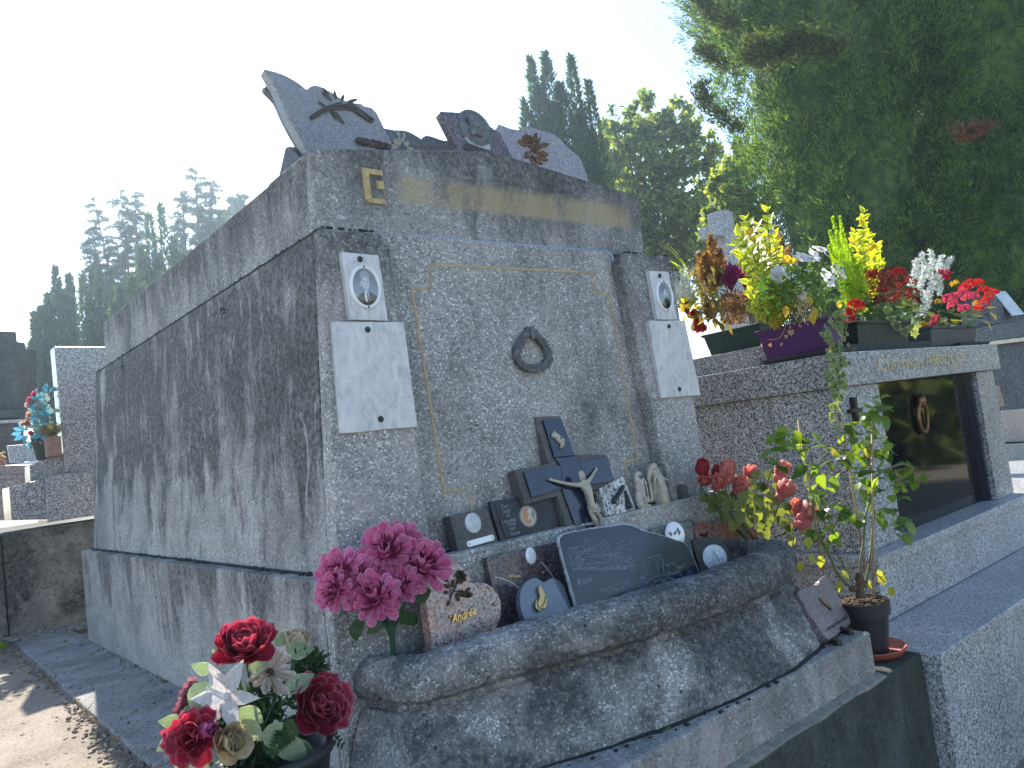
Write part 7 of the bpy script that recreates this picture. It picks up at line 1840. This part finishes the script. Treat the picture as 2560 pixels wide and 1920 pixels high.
# ---- silver foliage and kalanchoe (grey trough)
M_SILV = m_conifer('silver_lace_leaf', [(0.44, 0.48, 0.46), (0.60, 0.63, 0.61), (0.74, 0.76, 0.74)], .35, (1.1, 1.15, 1.1))
pts, drs = [], []
for (x, y) in ((1650, 470), (1600, 490), (1700, 500), (1750, 510), (1560, 530), (1640, 540), (1700, 560), (1600, 580), (1540, 590), (1660, 610), (1580, 640), (1640, 670), (1560, 690), (1700, 640), (1620, 720), (1550, 830), (1560, 860), (1600, 760)):
    c = k7_(x, y, 1.64 + random.uniform(-.03, .03)); ax_ = (V((x - 1630) / 260, -.2, .9) + rdir() * .3).normalized()
    for k in range(10):
        q = c + ax_ * (k * .009 - .05)
        for s_ in range(16):
            o_ = rdir(); pts.append(q + o_ * .004); drs.append(ax_ * .6 + o_)
spray_mass(gt2, 'silver_foliage', M_SILV, pts, drs, .020, .0028)
blossoms(gt2, 'red_blossom', M_BRED, [(1880, 640, 38), (1930, 640, 38), (1970, 680, 34), (1850, 660, 30), (2010, 690, 32), (2035, 690, 22), (1960, 760, 38), (1940, 790, 28), (1990, 730, 30)], 46, 0, 1.60, 0, .011)
blossoms(gt2, 'pink_blossom', M_PNKB, [(1760, 730, 40), (1800, 720, 36), (1840, 700, 40), (1880, 720, 38), (1790, 770, 38), (1850, 790, 32), (1910, 710, 30), (1675, 850, 26), (1660, 880, 18)], 46, 0, 1.575, 0, .011)
M_YEL = m_conifer('yellow_orange_blossom', [(.6, .3, .03), (.65, .42, .06)], .3)
blossoms(gt2, 'yellow_blossom', M_YEL, [(1790, 630, 22), (1690, 740, 14), (1600, 880, 18), (1920, 750, 12)], 16, 0, 1.59, 0, .012)
M_RCYC = m_leaf('crimson_petal', [(.42, .01, .04), (.52, .02, .06)], .4, (1.3, .8, .9))
cyc = [blade('crimson_petal', M_RCYC, .4, ROUND, .1, .2, .3, .03, k) for k in range(2)]
for (x, y) in ((1720, 590), (1700, 570), (1745, 575), (1730, 605)): flower(gt2, 'crimson_flower', k7_(x, y, 1.58), V(random.uniform(-.5, .5), -.6, .6), .026, [(5, .1, 55, 1.0)], cyc, M_RCYC, .2)
for k in range(80):
    x = random.uniform(1560, 1960); y = random.uniform(790, 880)
    link('fleshy_leaf', random.choice(kal), gt2, aim(k7_(x, y, 1.60 + random.uniform(-.04, .03)), V(random.uniform(-1, 1), random.uniform(-1, 0), random.uniform(-.5, .3)), V(0, -.3, 1) + rdir() * .3, random.uniform(.03, .045)))
M_KALY = m_leaf('yellowing_fleshy_leaf', [(.22, .22, .05), (.42, .34, .10), (.16, .17, .05)], .4, (1.5, 1.3, .5))
kly = [blade('fleshy_leaf', M_KALY, .5, OVATE, .08, -.15, 0, .03, 3)]
for (x, y, d, s) in ((1990, 780, (.6, -.4, .1), .06), (1960, 850, (.5, -.4, -.5), .06), (1990, 870, (.3, -.3, -.8), .05), (1790, 860, (-.5, -.5, .1), .055), (1760, 880, (-.7, -.4, -.1), .05), (1930, 830, (.7, -.3, .1), .045), (2010, 800, (.4, -.2, -.6), .06)): link('fleshy_leaf', kly[0], gt2, aim(k7_(x, y, 1.56), V(*d), V(0, -.4, 1), s))
# ---- dried plants and celosia (green trough), silver wire bush, red celosia, grass
M_DRY = m_conifer('dry_rust_plume', [(0.20, 0.09, 0.04), (0.32, 0.15, 0.07), (0.42, 0.22, 0.11)], .4)
pts, drs = [], []
for (bx, by, tx_, ty, r) in ((430, 900, 395, 370, .030), (430, 950, 430, 420, .045), (470, 900, 500, 520, .045), (400, 900, 350, 560, .04), (370, 900, 280, 560, .032), (460, 850, 540, 640, .032), (380, 950, 440, 600, .05), (330, 850, 320, 600, .03), (980, 620, 930, 480, .025), (1120, 560, 1130, 380, .018), (1170, 620, 1210, 490, .020), (380, 1200, 330, 990, .022), (400, 1250, 370, 1050, .02)):
    mini_plume(kn_(bx, by, 1.98), kn_(tx_, ty, 1.98 + random.uniform(-.03, .03)), r, 620)
spray_mass(et, 'dried_plumes', M_DRY, pts, drs, .016, .003)
M_OLV = m_leaf('withered_olive_leaf', [(0.20, 0.16, 0.06), (0.28, 0.24, 0.09), (0.14, 0.13, 0.05), (0.30, 0.20, 0.12)], .4, (1.5, 1.4, .6), .6)
olv = [blade('withered_leaf', M_OLV, .20, LANCE, .2, -.4, 0, .05, k) for k in range(3)]
for k in range(110):
    x = random.gauss(400, 90); y = random.uniform(680, 1280)
    link('withered_leaf', random.choice(olv), et, aim(kn_(x, y, 1.94 + random.uniform(-.06, .05)), V(random.uniform(-1, 1), random.uniform(-.6, .3), random.uniform(-1, .5)), V(0, -.3, 1) + rdir() * .6, random.uniform(.035, .06)))
M_CEL = m_leaf('purple_celosia', [(0.16, 0.008, 0.10), (0.28, 0.015, 0.18), (0.38, 0.03, 0.24)], .4, (1.4, .7, 1.2))
cel = [blade('celosia_plume', M_CEL, .12, LANCE, .3, .05, 0, .03, k) for k in range(2)]
for (x, y, n, s) in ((610, 900, 30, .10), (760, 880, 18, .07), (640, 820, 14, .08)):
    b = kn_(x, y, 1.90)
    hd = MB().ball(b, .014, nu=8, nv=6).build('celosia', M_CEL, et, smooth=True)
    for k in range(n): link('plume', cel[k % 2], hd, aim(b + rdir() * .01, V(random.uniform(-.45, .45), random.uniform(-.5, .3), 1), TOCAM + rdir() * .5, s * random.uniform(.6, 1.1)))
M_RUSS = m_conifer('russet_stonecrop', [(0.16, 0.06, 0.05), (0.28, 0.14, 0.10), (0.36, 0.22, 0.15)], .3)
pts, drs = [], []
for (x, y, r) in ((650, 1040, .045), (720, 1060, .04), (590, 1060, .035), (690, 1120, .05), (780, 1080, .035)):
    c = kn_(x, y, 1.92)
    for k in range(330):
        d = rdir(); pts.append(c + d * r * random.uniform(.7, 1)); drs.append(d + rdir() * .5)
for k in range(500):
    p = kn_(random.gauss(640, 90), random.uniform(1080, 1300), 1.93 + random.uniform(-.04, .04)); pts.append(p); drs.append(V(random.uniform(-.3, .3), 0, 1))
spray_mass(et, 'russet_stonecrop', M_RUSS, pts, drs, .015, .003)
sw = thing('silver_bush', 'wiry silver white cushion bush behind the right pilaster', 'plant', kn_(110, 1150, 2.12))
mb = MB(); base = kn_(110, 1120, 2.10)
for k in range(46):
    tip = kn_(random.gauss(100, 65), random.uniform(690, 1010), 2.08 + random.uniform(-.06, .06)); line = spline([base, base.lerp(tip, .5) + rdir() * .02, tip], 4)
    mb.tube(line, .0011, 4, False)
    for j in range(3, len(line)):
        for s_ in range(3): q = line[j]; mb.tube([q, q + rdir() * .018 + V(0, 0, .006)], .0009, 3, False)
tag(mb.build('wiry_stems', m_plain('silver_wire', (.52, .56, .53), .7, var=.15), sw), kind='stuff')
rcx = thing('red_celosia', 'red flame celosia with yellow leaves at the foot of the silver bush', 'plant', kn_(250, 1400, 2.06))
M_RCEL = m_conifer('scarlet_celosia', [(0.42, 0.02, 0.03), (0.58, 0.05, 0.05)], .4)
pts, drs = [], []
for (bx, by, tx_, ty, r) in ((170, 1180, 150, 1060, .020), (220, 1230, 180, 1130, .018), (280, 1300, 240, 1150, .018), (300, 1380, 270, 1240, .026), (320, 1370, 310, 1290, .02), (250, 1360, 240, 1260, .02)): mini_plume(kn_(bx, by, 2.04), kn_(tx_, ty, 2.04), r, 420)
spray_mass(rcx, 'celosia_plumes', M_RCEL, pts, drs, .012, .004)
M_YGL = m_leaf('yellow_green_leaf', [(.32, .32, .05), (.42, .36, .06), (.25, .30, .08)], .5, (1.6, 1.5, .4))
ygl = [blade('celosia_leaf', M_YGL, .24, LANCE, .15, -.2, 0, .03, k) for k in range(2)]
for k in range(46): link('leaf', random.choice(ygl), rcx, aim(kn_(random.gauss(170, 70), random.uniform(1040, 1300), 2.05 + random.uniform(-.04, .04)), V(random.uniform(-1, 1), -.3, random.uniform(-.3, .8)), TOCAM + rdir() * .4, random.uniform(.025, .045)))
gr = thing('grass_tuft', 'few long bright green grass blades arching behind the right pilaster', 'plant', kn_(150, 900, 2.3))
for L in ([(180, 900), (130, 700), (60, 600), (-60, 470)], [(190, 900), (150, 720), (80, 590), (-20, 480)], [(150, 900), (90, 740), (10, 650), (-80, 600)], [(170, 880), (120, 740), (40, 660), (-100, 610)]):
    line = spline([kn_(x, y, 2.3) for x, y in L], 5); rows = []
    for i, p in enumerate(line):
        w = .0035 * (1 - (i / len(line)) ** 2) + .0005; rows.append([p + V(-w, 0, w), p + V(0, w * .6, 0), p + V(w, 0, -w)])
    MB().grid(rows).build('blade', M_LIME, gr, smooth=True, fix=False)
# ---- teal and pink artificial bouquet on the left tomb
tb = thing('flower_pot', 'dark pot of artificial flowers with turquoise leaves and pink blooms, far left', 'flowers', at(*kl(300, 965), 1, 5.5))
def l_(x, y, yy=5.5): return at(*kl(x, y), 1, yy)
c = l_(300, 968); MB().lathe([(.035, 0), (.06, .14), (.063, .14), (.055, .13), (.01, .12)], c, 16).build('pot', m_plain('grey_green_pot', (.05, .06, .05), .6), tb, smooth=True)
M_TEAL = m_leaf('turquoise_leaf', [(.10, .36, .46), (.16, .44, .54), (.07, .28, .40)], .4, (1, 1.1, 1.2), .5)
M_SAGE = m_leaf('sage_silk_leaf', [(.20, .28, .25), (.28, .36, .32), (.14, .22, .18)], .35, (1, 1.1, 1), .5)
tel = [blade('turquoise_leaf', M_TEAL, .26, LANCE, .15, -.15, 0, .01, k) for k in range(2)]; sag = [blade('sage_leaf', M_SAGE, .32, OVATE, .15, -.2, 0, .02, k) for k in range(2)]
for (x, y, d) in ((320, 500, (-.1, 0, 1)), (305, 495, (.3, 0, .8)), (340, 500, (.6, 0, .6)), (270, 540, (-.9, 0, .1)), (160, 760, (-.9, 0, .2)), (150, 780, (-1, 0, -.1)), (170, 750, (-.5, 0, .6)), (160, 800, (-.9, 0, -.4)), (190, 790, (-.4, 0, -.7)), (205, 840, (-.2, 0, -.9)), (180, 760, (.3, 0, .7)), (360, 490, (.7, 0, .3))): link('turquoise_leaf', random.choice(tel), tb, aim(l_(x, y, 5.45), V(*d), TOCAM + rdir() * .3, .055))
for k in range(26):
    y = random.uniform(500, 860); link('turquoise_leaf', random.choice(tel), tb, aim(l_(285 + random.gauss(0, 45) - max(0, (y - 700)) * .3, y, 5.43), V(random.uniform(-1, .6), -.3, random.uniform(-.5, 1)), TOCAM + rdir() * .4, random.uniform(.035, .055)))
for k in range(120):
    y = random.uniform(500, 880); x = 290 + random.gauss(0, 38) - max(0, (y - 720)) * .25
    link('sage_leaf', random.choice(sag), tb, aim(l_(x, y, 5.5 + random.uniform(-.05, .05)), V(random.uniform(-1, 1), -.3, random.uniform(-.8, .8)), TOCAM + rdir() * .5, random.uniform(.03, .05)))
M_PKF = m_leaf('pink_silk', [(.5, .05, .13), (.62, .16, .22)], .4, (1.2, .9, .9)); pkf = [blade('pink_petal', M_PKF, .45, ROUND, 0, .2, .4, .02, 1)]
M_WHF = m_leaf('blush_silk', [(.6, .48, .42), (.62, .36, .3)], .4, (1.1, 1, .9)); whf = [blade('blush_petal', M_WHF, .45, ROUND, 0, .2, .4, .02, 2)]
for (x, y, m_) in ((245, 515, pkf), (215, 555, pkf), (225, 780, pkf), (315, 770, pkf), (200, 590, whf), (205, 660, whf), (190, 720, whf), (170, 720, whf), (200, 700, whf)): flower(tb, 'blossom', l_(x, y, 5.42), TOCAM + rdir() * .5, .023, [(6, .1, 60, 1.0), (4, .05, 25, .8)], m_, m_[0].materials[0], .2)
hb = thing('heather_pot', 'brown pot of dry heather leaning against the pale headstone', 'plant', l_(360, 930, 5.33))
MB().box(tuple(l_(333, 945, 5.30)), tuple(l_(420, 800, 5.30) + V(0, .10, 0))).build('pot', m_plain('pinkish_brown_clay', (.26, .15, .11), .8), hb, bevel=.004)
pts, drs = [], []
for k in range(900):
    a = V(random.uniform(-.9, .6), random.uniform(-.4, .4), random.uniform(.1, 1)).normalized(); pts.append(l_(365, 800, 5.3) + a * random.uniform(0, .075)); drs.append(a + rdir() * .4)
spray_mass(hb, 'heather', m_conifer('dry_heather', [(.14, .12, .05), (.26, .22, .10), (.2, .12, .1)], .3), pts, drs, .018, .002)
# weeds and debris
wd = thing('weed', 'tiny green weed sprouting from the crack under the planter', 'plant', (2.0, 1.46, 0))
for p in (at(*kc(1240, 575), 2, .012), at(*kc(1660, 330), 2, .012)):
    for k in range(5): link('leaf', rbl[k % 3], wd, aim(p + rdir() * .004, V(random.uniform(-1, 1), -.3, .5), V(0, 0, 1), .012))
w2 = thing('weed', 'bright green weed at the left picture edge beside the path', 'plant', at(*kb(5, 715), 2, 0))
for k in range(8): link('leaf', rbl[k % 3], w2, aim(WM[w2].translation + rdir() * .02, V(random.uniform(-1, 1), -.3, .7), V(0, 0, 1), .04))
mb = MB()
for k in range(420):
    y = random.uniform(1.5, 5.2); x = .545 - abs(random.gauss(0, .03)) + (y - 2) * .006; s = random.uniform(.003, .010)
    mb.ball((x, y, -.018 + random.uniform(0, .01)), (s * random.uniform(.7, 1.5), s, s * .7), nu=5, nv=3)
tag(mb.build('gravel', M_GROUND, None), kind='stuff')
mb = MB()
for k in range(60):
    y = random.uniform(1.9, 4.4); s = random.uniform(.002, .005); x = random.choice((.838 - abs(random.gauss(0, .006)), random.uniform(.56, .83)))
    mb.ball((x, y, .001), (s, s * random.uniform(.8, 1.8), s * .5), nu=5, nv=3)
tag(mb.build('path_litter', M_GROUT, None), kind='stuff')
n = 130
p_ = np.stack([RNG.uniform(-.1, .84, n), RNG.uniform(1.7, 5.1, n), np.full(n, .004)], 1); p_[:90, 0] = np.where(RNG.random(90) < .5, .835 - np.abs(RNG.normal(size=90)) * .03, .545 + RNG.normal(size=90) * .025)
d_ = RNG.normal(size=(n, 3)); d_[:, 2] = np.abs(d_[:, 2]) * .15
vs, fs = leaf_cloud(p_, unit(d_), RNG.uniform(.012, .030, n), RNG.uniform(.003, .008, n), .3)
tag(link('dry_leaf_litter', np_mesh('dry_leaf_litter', vs, fs, m_conifer('dry_leaf_litter', [(.14, .09, .05), (.25, .16, .08), (.32, .22, .11)], .2))), kind='stuff')
# ---------------------------------------------------------------- hazy summer air, also standing in for veiling lens glare
hz_ = NT('haze_air')
pv = hz_.n('VolumePrincipled', {'Color': (0.62, 0.82, 1.0, 1), 'Density': 0.003, 'Anisotropy': 0.76})
hz_.t.links.new(pv.outputs[0], hz_.out.inputs['Volume'])
o = MB().box((-74, -74, -1.8), (74, 96, 12)).build('haze', hz_.mat, fix=False)
tag(o, kind='stuff')
